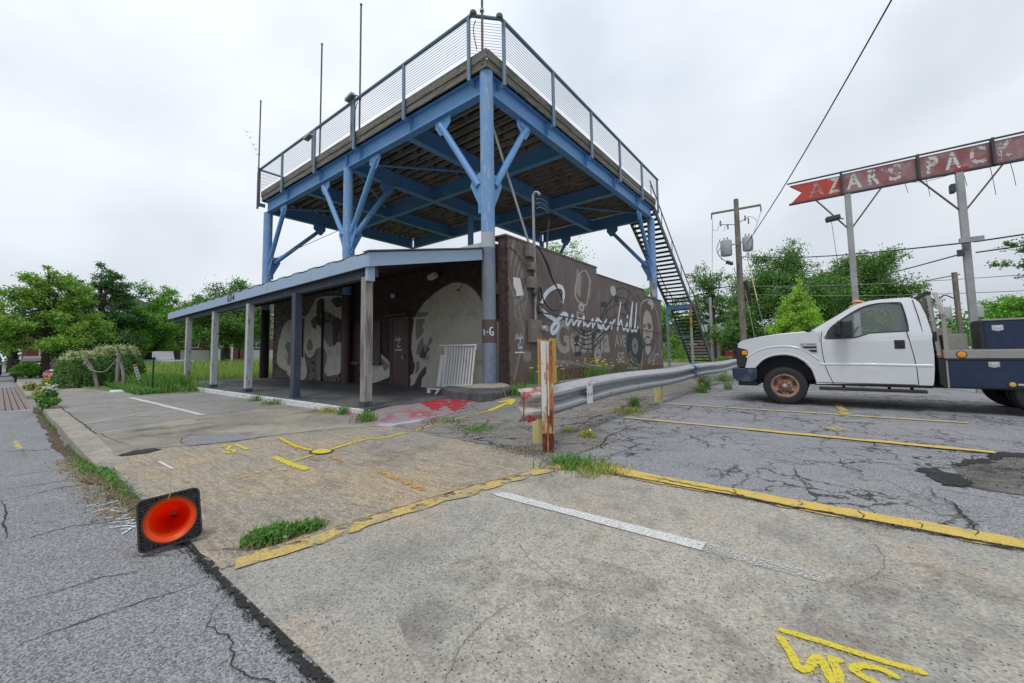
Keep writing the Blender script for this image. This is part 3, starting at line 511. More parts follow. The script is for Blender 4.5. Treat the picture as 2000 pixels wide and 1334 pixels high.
D['archb2']=[(-9.798,1.686),(-9.754,1.468),(-9.581,1.449),(-9.495,1.646),(-9.367,1.656),(-9.346,1.556),(-9.581,1.335),(-9.602,1.193),(-9.711,1.108),(-10.087,1.14),(-10.11,1.257),(-9.975,1.517)]
D['archb3']=[(-9.668,0.78),(-9.646,0.567),(-9.842,0.392),(-9.908,0.132),(-10.336,0.129),(-10.199,0.236),(-9.975,0.532)]
D['archb4']=[(-10.042,0.98),(-9.953,0.907),(-9.975,0.676),(-10.154,0.528),(-10.132,0.819)]
D['archb5']=[(-9.504,1.192),(-9.517,1.05),(-9.603,0.922),(-9.82,0.994),(-9.624,1.022)]
D['archbird']=[(-8.726,3.043),(-8.647,3.048),(-8.548,3.084),(-8.667,2.995)]
D['door']=[(-11.471,2.391),(-10.483,2.326),(-10.475,0.124),(-11.45,0.085)]
D['lintel']=[(-11.761,2.49),(-10.436,2.489),(-10.436,2.398),(-11.733,2.408)]
D['nat2']=[(-11.158,1.488),(-10.861,1.299),(-11.207,1.236),(-10.802,1.195)]
D['blobR']=[(-12.26,1.257),(-11.825,1.093),(-11.457,0.811),(-11.505,0.438),(-11.869,0.304),(-12.301,0.195),(-12.58,0.186),(-13.251,0.383),(-13.263,1.035),(-13.033,1.127)]
D['blobRi']=[(-12.148,1.095),(-11.717,0.903),(-11.559,0.748),(-11.819,0.588),(-11.928,0.808)]
D['pA']=[(-19.457,2.768),(-18.162,2.929),(-17.798,2.887),(-17.516,2.918),(-17.112,3.188),(-16.853,3.464),(-16.398,3.617),(-14.581,3.467),(-14.567,2.952),(-14.669,2.537),(-15.075,2.686),(-15.558,2.906),(-16.183,2.985),(-16.696,2.828),(-17.092,2.69),(-16.943,2.353),(-16.606,2.206),(-16.579,1.496),(-16.83,1.178),(-17.231,1.083),(-17.587,1.317),(-17.575,1.051),(-17.342,0.46),(-17.744,0.088),(-18.543,0.063),(-19.329,0.389),(-19.099,0.498),(-19.414,0.493),(-20.333,0.806),(-20.298,1.644),(-19.922,2.359)]
D['pB']=[(-16.613,2.401),(-16.288,2.351),(-15.762,1.667),(-15.278,1.593),(-14.532,1.634),(-14.504,0.569),(-15.241,0.376),(-15.657,0.336),(-15.91,0.579),(-15.681,1.045),(-15.876,1.389),(-16.578,1.464)]
D['pC']=[(-16.512,1.431),(-15.939,1.421),(-15.685,1.169),(-15.736,0.89),(-15.91,0.579),(-15.78,0.364),(-16.021,0.172),(-16.464,0.159)]
D['pD']=[(-16.289,2.383),(-15.302,2.392),(-15.275,1.501),(-15.7,1.634),(-15.892,1.859)]
D['pE']=[(-17.196,1.903),(-16.917,1.698),(-16.907,1.438),(-17.243,1.378),(-17.459,1.58)]
D['pF']=[(-15.453,3.398),(-14.982,3.476),(-14.635,3.381),(-14.627,3.108),(-14.969,3.045),(-15.148,3.153)]
D['pG']=[(-16.587,3.439),(-16.01,3.482),(-16.12,3.012),(-16.371,2.87),(-16.293,2.512),(-16.551,2.494)]
D['pH']=[(-19.555,1.627),(-19.011,1.79),(-18.959,0.778),(-19.274,0.846),(-19.218,1.268)]
D['pI']=[(-15.075,2.686),(-14.726,2.571),(-14.662,2.296),(-14.997,2.01),(-14.932,1.735),(-15.217,1.53),(-15.275,2.483)]
D['panelR']=[(-14.092,2.442),(-11.626,2.292),(-11.613,0.995),(-14.057,0.999)]
D['sill']=[(-14.056,0.941),(-13.03,0.942),(-13.027,0.794),(-14.052,0.787)]
D['body']=[(-1.457,1.275),(-1.357,1.35),(-1.09,1.411),(-0.729,1.457),(-0.32,1.477),(0.016,1.507),(0.738,1.42),(1.521,1.359),(1.535,1.065),(1.527,0.783),(1.507,0.502),(0.682,0.472),(0.131,0.457),(-0.118,0.438),(-0.133,0.591),(-0.196,0.75),(-0.317,0.91),(-0.478,0.997),(-0.682,1.021),(-0.894,0.991),(-1.062,0.889),(-1.17,0.755),(-1.348,0.746),(-1.275,0.997),(-1.273,1.128),(-1.482,1.154)]
D['mirror']=[(0.315,1.728),(0.419,1.711),(0.436,1.372),(0.295,1.367)]
D['mirror2']=[(0.247,1.713),(0.315,1.718),(0.295,1.367),(0.181,1.351),(0.178,1.578)]
D['lamp']=[(-1.391,1.126),(-1.282,1.124),(-1.287,1.019),(-1.396,1.02)]
D['lampbox']=[(-1.576,1.222),(-1.446,1.29),(-1.454,1.131),(-1.273,1.128),(-1.279,0.997),(-1.358,0.746),(-1.599,0.755),(-1.607,0.999)]
D['bumper']=[(-1.679,0.743),(-1.218,0.726),(-1.268,0.455),(-1.326,0.421),(-1.556,0.424),(-1.688,0.553)]
D['emblem']=[(-0.344,1.277),(-0.064,1.27),(-0.068,1.06),(-0.163,1.061),(-0.344,1.175)]
D['handle']=[(1.209,1.297),(1.353,1.292),(1.342,1.112),(1.209,1.114)]
D['doorF']=[(0.016,1.507),(-0.009,1.268),(-0.0,0.871),(0.049,0.635),(0.116,0.464)]
D['doorR']=[(1.316,2.067),(1.373,1.548),(1.388,1.258),(1.392,0.877),(1.371,0.497)]
D['hub']=[(-0.645,0.403),(-0.631,0.682),(-1.115,0.385),(-0.665,0.031)]
D['roofl']=[(0.518,2.044),(0.606,2.055),(0.692,2.066)]
D['step']=[(-0.059,0.375),(0.677,0.397),(0.678,0.402),(1.462,0.407),(1.458,0.35),(0.674,0.332)]
D['crease']=[(-0.001,0.851),(0.705,0.865),(1.53,0.877)]
D['rack']=[(1.55,2.15),(1.61,2.153),(1.675,2.155),(1.713,1.735),(1.721,0.952),(1.664,0.952),(1.681,1.738),(1.646,2.101)]
D['bed']=[(1.729,1.081),(2.54,1.077),(2.532,0.945),(1.72,0.942)]
D['lowbox']=[(1.697,0.911),(2.53,0.918),(2.498,0.444),(1.675,0.434),(1.583,0.486),(1.593,0.952)]
D['upbox']=[(2.068,1.578),(2.574,1.576),(2.541,1.082),(2.036,1.08)]
D['crate']=[(1.748,1.583),(1.95,1.567),(1.943,1.424),(2.028,1.42),(2.012,1.086),(1.729,1.09)]
D['latch1']=[(2.167,1.518),(2.288,1.373)]
D['latch2']=[(2.099,0.864),(2.223,0.724)]
D['plate']=[(2.305,0.6),(2.501,0.495),(2.349,0.549)]
D['rwheel']=[(2.169,0.429),(2.234,0.284),(2.34,0.187),(2.415,0.161)]
D['swoosh']=[(-1.246,0.91),(-0.961,1.091),(-0.673,1.182),(-0.47,1.157),(-0.247,1.011),(-0.096,0.83)]
D['signTop']=[(-0.525,6.275),(0.708,6.251),(2.285,6.246),(3.567,6.219),(4.085,6.202)]
D['signBot']=[(-0.483,5.596),(0.717,5.605),(2.283,5.584),(3.55,5.571),(4.042,5.557)]
D['letters']=[(-0.049,5.687),(0.324,5.591),(0.131,6.174),(0.404,5.706),(0.68,5.691),(0.561,6.148),(0.8,5.687),(1.147,5.696),(0.989,6.175),(1.289,5.695),(1.539,5.68),(1.317,6.17),(1.562,6.058),(1.707,5.687),(1.961,5.705),(1.849,6.134),(2.422,5.678),(2.661,5.908),(2.441,6.155),(2.765,5.718),(3.042,5.727),(2.926,6.138),(3.208,5.675),(3.483,5.726),(3.248,6.138),(3.63,5.664),(3.87,5.676),(3.844,6.099)]
D['notch']=[(-0.524,6.292),(-0.223,5.933),(-0.483,5.596)]
D['poleS']=[(0.695,5.61),(0.909,5.599),(0.744,4.087),(2.9,5.569),(3.074,5.544)]
D['floodl']=[(0.517,4.705),(0.765,4.653)]
D['br']=[(0.09,5.549),(0.778,4.68),(1.573,5.554),(0.833,4.669),(2.582,5.567),(2.902,4.76),(3.438,5.501),(3.065,4.72)]
D['xbox']=[(2.854,3.467),(3.112,3.463),(2.905,3.17)]
D['facee']=[(19.144,3.104),(19.647,2.909),(19.816,2.542),(19.895,2.167),(19.762,1.825),(19.462,1.651),(19.075,1.591),(18.712,1.64),(18.497,1.832),(18.492,2.153),(18.537,2.548),(18.754,2.922)]
D['fe1']=[(18.558,2.377),(18.748,2.415),(18.908,2.35),(18.812,2.244),(18.604,2.236)]
D['fe2']=[(19.091,2.461),(19.344,2.499),(19.666,2.421),(19.682,2.272),(19.361,2.185),(19.154,2.269)]
D['fno']=[(18.845,2.166),(18.909,1.987),(19.12,1.975),(19.291,2.053),(19.139,2.14)]
D['fmo']=[(18.611,1.656),(18.762,1.802),(19.055,1.874),(19.374,1.834),(19.504,1.726),(19.311,1.759),(18.989,1.771),(18.749,1.694)]
D['fch']=[(18.743,1.64),(18.983,1.716),(19.304,1.704),(19.458,1.614),(19.337,1.52),(18.958,1.498),(18.754,1.55)]
D['fdk']=[(18.647,1.52),(19.061,1.474),(19.481,1.529),(19.515,1.448),(19.051,1.39),(18.688,1.424)]
D['fbe']=[(18.708,1.335),(19.051,1.39),(19.46,1.355),(19.4,1.134),(19.055,0.966),(18.8,1.048)]
# ================= GROUND =================
def grid(name,xs,ys,zf,m,depth=.3,kind='structure'):
    mb=MB(); nx,ny=len(xs),len(ys)
    mb.v=[(x,y,zf(x,y)) for y in ys for x in xs]
    mb.f=[(j*nx+i,j*nx+i+1,(j+1)*nx+i+1,(j+1)*nx+i) for j in range(ny-1) for i in range(nx-1)]
    if depth:
        ring=[i for i in range(nx)]+[j*nx+nx-1 for j in range(1,ny)]+[(ny-1)*nx+i for i in range(nx-2,-1,-1)]+[j*nx for j in range(ny-2,0,-1)]
        o=len(mb.v); mb.v+=[(mb.v[i][0],mb.v[i][1],mb.v[i][2]-depth) for i in ring]; k=len(ring)
        mb.f+=[(ring[i],ring[(i+1)%k],o+(i+1)%k,o+i) for i in range(k)]
    o=mb.build(name,m); o['kind']=kind; return o
def lin(a,b,n): return [a+(b-a)*i/n for i in range(n+1)]
grid('ground',[-900,-200,-60,60,200,900],[-900,-200,-30,60,200,900],lambda x,y:-.36,'grassground',0)
def zroad(x,y): return -.012-.10*smo((-x-5.4)/2.5)-.02*smo((.8-y)/2)
grid('road',[-400,-100]+lin(-40,-10,10)+lin(-9,-3,18)+[0,10,60],[-9,-3,-1,0,.45,.80],zroad,'road')
E_Y=.78
grid('parking_lot',[-6.53,-6.5]+lin(-6.4,-3.2,16)+[-2.2,-1,0,1,1.3,2,4,8,30],[E_Y]+lin(1.4,4.2,4)+lin(4.6,9,11)+lin(9.5,22,8)+[30,42],lambda x,y:H(x,y),'lot')
grid('side_lot',[-17.6,-12,-6.54],[E_Y,4.5,9,24,42],lambda x,y:0.,'lotold')
# far pavement going away along the street
def sheet(name,poly,m,z,depth=.06,parent=None):
    mb=MB(); mb.prism(poly,lambda u,v,d:(u,v,d+H(u,v)),z,z-depth); o=mb.build(name,m,parent); o['kind']='structure'; return o
sheet('sidewalk',[(-17.6,.80),(-6.55,.80),(-6.5,1.6),(-7.63,2.02),(-7.81,2.84),(-7.9,4.36),(-17.6,4.36)],'slabgrey',.004,.3)
sheet('sidewalk',[(-120,.80),(-17.6,.80),(-17.6,3.3),(-20,2.5),(-24,2.0),(-120,2.0)],'slabgrey',.004,.4)
sheet('sidewalk',[(-26,2.0),(-19.5,1.0),(-19.5,2.2),(-22,2.0)],'slab',.010)
ap=[p for p in D['apron'] if p[1]>1.2]
tan=jag([(-2.62,.80),(-2.60,1.3),(-2.52,1.9),(-2.42,2.5),(-2.32,3.05),(-2.22,3.56)],.12,.006)+jag([(-2.56,3.66),(-2.87,3.72),(-3.6,3.86),(-4.3,3.84)],.12,.025)+[(-4.9,3.95),(-5.59,3.90),(-5.95,3.45),(-6.25,2.7),(-6.33,1.9),(-6.5,1.6),(-6.80,1.14),(-6.3,.83)]+jag([(-5.6,.80),(-2.62,.80)],.15,.012)
sheet('driveway_apron',tan,'apron',.006,.2)
sheet('sidewalk',[(-8.9,.99),(-9.4,1.98),(-10.0,4.36),(-6.95,4.36),(-6.0,3.9),(-5.64,3.9),(-5.98,3.45),(-6.28,2.7),(-6.37,1.9),(-6.54,1.6),(-6.84,1.16),(-6.6,.9),(-8.0,.97)],'slab',.009)
sheet('sidewalk',jag([(-2.58,.79),(-2.56,1.3),(-2.48,1.9),(-2.38,2.5),(-2.28,3.05),(-2.19,3.54)],.2,.004)+jag([(-2.05,3.60),(9,3.60)],.3,.006)+[(9,.79)]+[],'concrete',.006,.25)
# asphalt patches, pothole, stains
def decal(name,poly,m,z,rough=0,kind='structure'):
    p=jag(poly+[poly[0]],rough[0],rough[1])[:-1] if rough else poly
    mb=MB(); mb.flat(p,fg,z); o=mb.build(name,m); o['kind']=kind; return o
decal('asphalt_patch',D['patch'],'road',.012,(.1,.01))
decal('asphalt_patch',[(-7.5,5.1),(-5.3,3.95),(-2.75,3.74),(-2.35,4.0),(-2.0,4.6),(-2.3,6.3),(-3.1,8.6),(-3.4,14),(-5.2,20),(-6.4,20),(-6.4,8.4),(-5.6,7.2),(-5.8,6.3)],'lotold',.003,(.35,.06)) if False else None
# old asphalt zone near the building: tensor patch so that it follows the slope
mb=MB(); nn=26; L0=[(-6.5,4.15),(-5.4,3.94),(-4.2,3.86),(-3.2,3.80),(-2.4,3.78)]
for j in range(nn+1):
    t=j/nn; y=3.86+t*16.5
    xr=-2.35-.55*smo((y-4.5)/3)+.25*math.sin(y*1.7)+.12*math.sin(y*4.1)
    for i in range(11):
        s=i/10; mb.v.append((-6.5+(xr+6.5)*s,y+(0 if j else .06*(1-s)),H(-6.5+(xr+6.5)*s,y)+.004))
for j in range(nn):
    for i in range(10): a=j*11+i; mb.f.append((a,a+1,a+12,a+11))
o=mb.build('asphalt_patch','lotold'); o['kind']='structure'
decal('pothole',D['pothole'],'pot',.005,(.07,.018)); decal('pothole',D['potdark'],'tar',.010,(.035,.022)); decal('pothole',D['potdark2'],'tar',.010,(.035,.022))
decal('drain_inlet',D['drain'],'crack',.014)
MB().flat([(-2.70,1.0),(-2.66,1.14),(-2.70,1.42),(-2.80,1.46),(-2.9,1.37),(-2.84,1.13),(-2.77,.98)],fg,.010).build('soil',MT['dirt'])['kind']='structure'
# kerb stones
xs=[-17.4,-15.2,-13.2,-11.3,-9.6,-8.1,-6.9,-6.05]
for i in range(len(xs)-1):
    z0=.012 if i<5 else .008; mb=MB(); a,b=xs[i],xs[i+1]-.012; r=random.uniform(-.008,.008)
    mb.prism([(a,.70+r),(b,.70+r),(b,.965 if b<-7 else .94),(a,.965)],lambda u,v,d:(u,v,d),z0+.002*(i%2),-.35)
    mb.build('kerb','kerb',bevel=.02)['kind']='structure'
xs=[-60,-40,-30,-24,-20.2]
for i in range(4):
    MB().box(xs[i],xs[i+1]-.02,.62,.82,-.3,.012).build('kerb','kerb',bevel=.02)['kind']='structure'
# brick crossing on the road
mb=MB(); br=MB()
MB().flat([(-15.9,-9),(-15.9,.62),(-30,.60),(-30,-9)],lambda u,v,d:(u,v,zroad(u,v)+d),.012).build('brick_crossing','brickroad')['kind']='structure'
for k in range(60):
    y=-6+k*.11
    if y<.6: mb.flat([(-29.9,y),(-29.9,y+.02),(-15.95,y+.02),(-15.95,y)],lambda u,v,d:(u,v,d),-.110+.012)
for k in range(34): x=-16.2-k*.4; mb.flat([(x,-6),(x+.05,-6),(x+.05,.6),(x,.6)],lambda u,v,d:(u,v,d),-.0955)
mb.build('brick_joints','crack')['kind']='structure'
MB().flat([(-15.9,-9),(-15.72,-9),(-15.72,.6),(-15.9,.6)],lambda u,v,d:(u,v,d),-.108).build('white_road_line','whitepaint')['kind']='structure'
# painted lines
def paint(name,poly,m,z=.012,rough=None): return decal(name,poly,m,z,rough or (.15,.004))
paint('yellow_edge_line',[(-1.72,3.84),(-1.2,3.80),(9,3.79),(9,3.62),(-1.5,3.63),(-1.7,3.68)],'yellow',.014,(.12,.008))
for a,b in ((-1.45,-.75),(-.4,.1),(.5,.75)): paint('yellow_edge_line',[(a,3.615),(b,3.61),(b-.05,3.575),(a+.1,3.57)],'yellowold',.013,(.08,.006))
mb=MB(); ribbon(mb,jag([(-2.60,.86),(-2.53,1.4),(-2.45,2.0),(-2.33,2.7),(-2.2,3.3),(-2.1,3.62)],.1,.012),.15,fg,.014,.35); mb.build('yellow_joint_paint','yellowold')['kind']='structure'
for y0,y1,x0,x1 in ((6.72,6.84,-2.75,1.40),(8.98,9.10,-2.72,1.66),(11.2,11.3,-2.6,1.9),(13.4,13.5,-2.6,1.9),(15.7,15.8,-2.6,1.9)):
    paint('parking_stripe',[(x0,y0),(x1,y0-.08 if y0<8 else y0),(x1,y1-.08 if y0<8 else y1),(x0,y1)],'yellowpale' if y0>6.8 or 1 else 'yellow',.012,(.2,.006))
paint('parking_stripe',[(-.9,6.66),(1.38,6.62),(1.38,6.76),(-.9,6.80)],'yellow',.0145,(.2,.01))
paint('parking_stripe',[(.2,9.15),(.35,9.15),(.22,11.1),(.1,11.1)],'yellowold',.0125,(.2,.01))
paint('spray_mark',D['dash'],'sprayfaint',.013,(.05,.01))
paint('white_line',D['whiteA'][:4]+[(-.62,2.56),(-.9,2.45),(-1.35,2.5)] if 0 else [(-2.19,2.56),(-2.08,2.64),(-1.6,2.63),(-.60,2.655),(-.60,2.54),(-1.6,2.53),(-2.1,2.53)],'whitepaint',.012,(.2,.004)); paint('white_line',[(-.60,2.655),(-.05,2.64),(-.05,2.55),(-.60,2.54)],'whitefaint',.012,(.2,.004))
paint('white_line',D['whiteL'],'whitepaint',.012,(.3,.01)); paint('white_line',D['whiteL2'],'whitefaint',.012)
# red painted ramp in front of the porch
mb=MB()
def zr(x,y): return max(H(x,y)+.012,.012+.105*smo((y-4.0)/1.1)*smo((-x-5.1)/1.6)*(1 if y>4 else 0))
pl=jag(D['red']+[D['red'][0]],.14,.03)[:-1]; cx,cy=sum(p[0] for p in pl)/len(pl),sum(p[1] for p in pl)/len(pl); n=len(pl)
for r in range(0,9):
    t=r/8
    for p in pl:
        x,y=cx+(p[0]-cx)*t,cy+(p[1]-cy)*t; mb.v.append((x,y,zr(x,y) if r<8 else zr(x,y)))
for p in pl: mb.v.append((p[0],p[1],-.02))
for r in range(9):
    for i in range(n): a=r*n+i;b=r*n+(i+1)%n; mb.f.append((a,b,b+n,a+n))
mb.build('red_painted_ramp','redpaint')['kind']='structure'
mb=MB(); pl2=jag(D['redcore']+[D['redcore'][0]],.12,.03)[:-1]; n=len(pl2); cx,cy=sum(p[0] for p in pl2)/n,sum(p[1] for p in pl2)/n
for r in range(0,6):
    for p in pl2: x,y=cx+(p[0]-cx)*r/5,cy+(p[1]-cy)*r/5; mb.v.append((x,y,zr(x,y)+.006))
for r in range(5):
    for i in range(n): a=r*n+i;b=r*n+(i+1)%n; mb.f.append((a,b,b+n,a+n))
mb.build('red_paint_patch','redcore')['kind']='structure'
# cracks
def crack(P,w,z=.016,fn=fg,amp=None,m='crack',step=.04):
    w=w*.62; mb=MB(); ribbon(mb,jag(jag(P,step*5,(amp or w)*1.8),step*.7,(amp or w*.9)*.55),w,fn,z,.6,True,1e-6); o=mb.build('crack',m); o['kind']='structure'; return o
frd=lambda u,v,d:(u,v,zroad(u,v)+d)
for k,wd in (('crackroad1',.022),('crackroad2',.018),('crackroad3',.018),('crackroad3b',.015),('crackroad4',.014),('crackroad5',.012),('crackroad6',.008),('crackroad7',.009),('crackroad8',.011)): crack(D[k],wd,.004,frd,wd*.6,step=.04)
for k,wd in (('crk_lot1',.016),('crk_lot2',.025),('crk_lot3',.012),('crk_g1',.035),('crk_g2',.022),('crk_g3',.016),('crk_g4',.014),('crk_g5',.018),('crk_g6',.022),('crk_g7',.022),('crk_g8',.02)): crack(D[k],wd)
crack([(-5.58,3.9),(-5.96,3.45),(-6.26,2.7),(-6.35,1.9),(-6.52,1.6),(-6.82,1.15)],.014,.014,amp=.003)
crack([(-6.82,1.15),(-8.9,.985),(-17,.98)],.022,.014,amp=.006)
crack([(-8.9,.99),(-9.4,1.98),(-9.95,4.3)],.022,.014,amp=.006)
crack([(-2.60,1.0),(-2.60,1.4),(-2.52,2.0),(-2.42,2.6),(-2.27,3.2),(-2.2,3.62)],.012,.017,amp=.003)
crack([(-1.9,3.60),(-1.0,3.60),(.2,3.60),(2.5,3.60),(5,3.6)],.045,.017,amp=.008); crack([(-1.4,3.70),(-.9,3.66),(-.2,3.62)],.02,.018)
for x in (-1.2,-.62,-.2,.15,.42,.85): crack([(x,3.62),(x+.03,3.72),(x-.02,3.80)],.010,.019)
crack([(-2.95,.8),(-2.85,.9),(-2.72,.98),(-2.66,1.1)],.008,.012); crack([(-7.6,1.9),(-6.98,1.6),(-6.5,1.58)],.012,.016)
MBt=MB(); ribbon(MBt,jag([(-3.6,.80),(-2.6,.78),(-2.2,.77),(-1.9,.78),(-1.55,.765),(-1.2,.77),(.5,.77),(3,.77)],.018,.008),.030,frd,.012,.8); MBt.build('broken_asphalt_edge','tar')['kind']='structure'
MBt=MB(); ribbon(MBt,jag([(-6.4,.70),(-5.6,.66),(-4.6,.74),(-3.6,.76),(-3.2,.80)],.15,.02),.15,frd,.010,.3); MBt.build('dirt_strip','dirt')['kind']='structure'
MBt=MB(); ribbon(MBt,jag([(-16.5,.66),(-12,.64),(-9,.62),(-6.3,.66)],.2,.015),.12,frd,.010,.3); MBt.build('dirt_strip','dirt')['kind']='structure'
crack(smoothp([(-2.35,.74),(-2.15,.62),(-1.98,.65),(-1.8,.60),(-1.6,.66),(-1.4,.70)],5),.008,.006,frd,.004,step=.02)
for P_ in ([(-2.2,1.9),(-1.6,2.0),(-1.1,1.8),(-.6,1.95)],[(-1.1,1.8),(-1.2,1.3),(-1.0,.8)],[(.1,3.5),(.2,2.9),(-.1,2.4)],[(-4.9,3.6),(-4.4,2.9),(-4.5,2.2)]): crack(smoothp(P_,4),.003,.012,amp=.005,step=.03)
# rubble along the broken edge: too many to count
mb=MB()
def pebble(x,y,z,r):
    vs=[];
    for dx,dy,dz in ((1,0,0),(0,1,0),(-1,0,0),(0,-1,0),(0,0,1),(0,0,-.5)): q=random.uniform(.5,1.1)*r; vs.append((x+dx*q,y+dy*q,z+dz*q*.7))
    mb.add(vs,[(0,1,4),(1,2,4),(2,3,4),(3,0,4),(1,0,5),(2,1,5),(3,2,5),(0,3,5)])
for i in range(2600): x=random.uniform(-3.6,.4); pebble(x,.775+random.gauss(0,.022),-.004,random.uniform(.003,.009))
for i in range(200): pebble(random.uniform(-6,-3.3),.70+random.gauss(0,.06),-.01,random.uniform(.003,.012))
for i in range(220): pebble(random.uniform(.8,1.5),random.uniform(5.1,6.5),.008,random.uniform(.003,.010))
for i in range(180): pebble(random.uniform(-3.3,-2.2),random.gauss(3.78,.12),.010,random.uniform(.003,.008))
mb.build('asphalt_rubble','tar')['kind']='stuff'
for P_ in ([(-1.6,1.2),(-.8,1.0),(-.1,1.5),(-.6,2.1),(-1.5,1.9)],[(-.1,2.0),(1.2,2.2),(1.6,2.9),(.3,3.1)],[(-2.3,2.9),(-1.2,3.1),(-1.0,3.4),(-2.0,3.4)],[(-4.8,2.2),(-3.6,2.5),(-3.4,3.3),(-4.6,3.4)],[(-8.6,1.4),(-7.4,1.5),(-7.2,2.2),(-8.5,2.4)],[(-3.1,5.4),(-2.2,5.0),(-1.6,5.8),(-2.6,7.2),(-3.4,6.8)],[(-1.5,9.3),(.6,9.3),(2.6,9.4),(3.2,11.6),(-.5,12)],[(-5.2,4.2),(-3.5,4.3),(-3.6,5.2),(-5,5.5)]):
    decal('ground_stain',smoothp(P_,5,True),'stain',.011)
# utility spray marks
def spray(k,w,m='spray',P=None,z=.012):
    P_=jag(smoothp(P or D[k],5),.03,w*.03); mb=MB(); ribbon(mb,P_,w,fg,z+.001,.08,False,5e-6)
    for q in (P_[0],P_[-1]): mb.flat([(q[0]+w*.49*math.cos(t*.5236),q[1]+w*.49*math.sin(t*.5236)) for t in range(12)],fg,z+.0012)
    o=mb.build('spray_mark',m); o['kind']='structure'
    if m=='spray': mb=MB(); ribbon(mb,P_,w*1.9,fg,z,.25,False,3e-6); mb.build('spray_mark','overspray')['kind']='structure'
spray('y1',.09,'sprayorange'); spray('y1',.035,z=.014); spray('y2',.045); spray('y3',.035); spray('y4',.075); spray('y5',.05,'sprayfaint'); spray('y6',.05,'sprayfaint'); spray('y7',.05,'sprayorange'); spray('y8',.06,'sprayorange'); spray('y9',.05,'sprayfaint')
spray('y31a',.035); spray('y31b',.035); spray('W1',.032); spray('W2',.03); spray('W3',.03); spray('arrow',.09,'sprayfaint'); spray('arrow2',.09); spray('arrow3',.07)
spray('wm1',.03,'whitepaint')
for i in range(5): spray('blue%d'%i,.013,'sprayblue',z=-.001)
spray('',.05,'sprayfaint',[(-9.0,.2),(-8.2,.22)]) ; spray('',.06,'sprayfaint',[(-12.5,1.9),(-11.9,2.0)]);spray('',.08,'sprayfaint',[(-11,1.7),(-10.3,2.0)])
cx,cy=D['ycirc'][0]; MB().flat([(cx+.13*math.cos(a*.35),cy+.10*math.sin(a*.35)) for a in range(18)],fg,.018).build('valve_cover','spray')['kind']='structure'
mb=MB(); mb.tube([(cx+.15*math.cos(a*.35),cy+.12*math.sin(a*.35),.006) for a in range(19)],.009,6); mb.build('valve_ring','crack')['kind']='structure'

# ================= BUILDING =================
bld=thing('corner_building','dark brown single storey stucco building with painted music mural on its side wall','building',(-13,14,0))
mb=MB(); XL=-20.9; XR=-6.45
mb.prism([(8.3,-.1),(21.35,-.1),(21.35,3.76),(18.9,3.76),(18.9,4.04),(13.75,4.04),(13.75,4.28),(8.3,4.28)],lambda u,v,d:(d,u,v),XR,XR-.3)
mb.box(XL,XR-.302,21.0,21.35,-.1,3.6); mb.box(XL,XL+.3,8.6,20.99,-.1,3.5); mb.box(XL,XR-.302,8.6,21.0,3.3,3.5)
mb.build('wall','brown',bld)
# painted lower band (red brown) a real paint band
mb=MB(); mb.prism([(8.31,.05),(21.3,.05),(21.3,.42),(18,.5),(15.5,.62),(12.5,.62),(11.2,.62),(10.9,.72),(9.6,.35),(8.9,.30),(8.31,.6)],fw,.0,.0015,True); mb.build('base_band','brownlow',bld)
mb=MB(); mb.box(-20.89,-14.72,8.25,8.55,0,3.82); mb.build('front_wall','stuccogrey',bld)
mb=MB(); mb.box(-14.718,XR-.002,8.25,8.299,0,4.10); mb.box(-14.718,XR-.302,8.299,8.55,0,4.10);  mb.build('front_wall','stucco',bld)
mb=MB(); mb.box(XR-.55,XR+.02,8.22,13.78,4.28,4.33); mb.box(XR-.42,XR+.02,13.782,18.92,4.04,4.075); mb.box(XR-.42,XR+.02,18.922,21.4,3.76,3.795); mb.build('coping','brown',bld)
MB().box(-14.7,XR-.56,8.15,8.7,4.102,4.22).build('parapet_trim','whitetrim',bld)
# rough corner lumps
mb=MB()
for i in range(70):
    z=.2+i*.058; mb.box(XR-.03,XR+.004+random.uniform(0,.02),8.235,8.30+random.uniform(.01,.05),z,z+random.uniform(.02,.055))
mb.build('rough_corner','stucco',bld)
def plate(name,poly,m,d,fn=fw,t=.003,par=bld,sm=0,label=None):
    p=smoothp(poly,sm,True) if sm else poly
    mb=MB(); mb.prism(p,fn,d-t,d); return mb.build(name,m,par,label=label)
# ---- side wall mural
plate('mural_panel_edge',D['band'],'ghost2',.006,sm=3); plate('mural_panel_edge',D['band2'],'ghost2',.006,sm=3)
mb=MB(); ribbon(mb,smoothp([(16.35,.45),(17.6,.40),(17.75,.45),(17.7,1.0)],5),.09,fw,.006,.3); mb.build('mural_panel_edge','ghost2',bld)
for i in range(11): plate('mural_splash',D['g%d'%i],'ghost2' if i!=7 else 'ghost2',.0045+.0003*i,sm=2)
mb=MB(); ribbon(mb,smoothp([(8.36,3.05),(8.8,2.3),(9.0,1.6),(8.75,1.0),(8.5,.4)],6),.07,fw,.009,.2); ribbon(mb,smoothp([(8.75,2.1),(9.0,2.0),(9.05,1.75)],4),.04,fw,.0095,.2); mb.build('mural_outline','ghost2',bld)
mb=MB(); textmb(mb,'Georgia',fw,D['geo'][0][0]-.0,.80,14.72,2.18,.010,.035); mb.build('mural_lettering','ghost',bld,label='taupe block lettering Georgia')
a=D['AVE']; mb=MB(); textmb(mb,'AVE',fw,15.2,a[0][1]+.0,16.37,a[1][1]+.02,.010,.03); a=D['SE']; textmb(mb,'SE',fw,15.42,a[0][1],16.15,a[1][1],.010,.03); mb.build('mural_lettering','ghost',bld,label='taupe block lettering AVE SE')
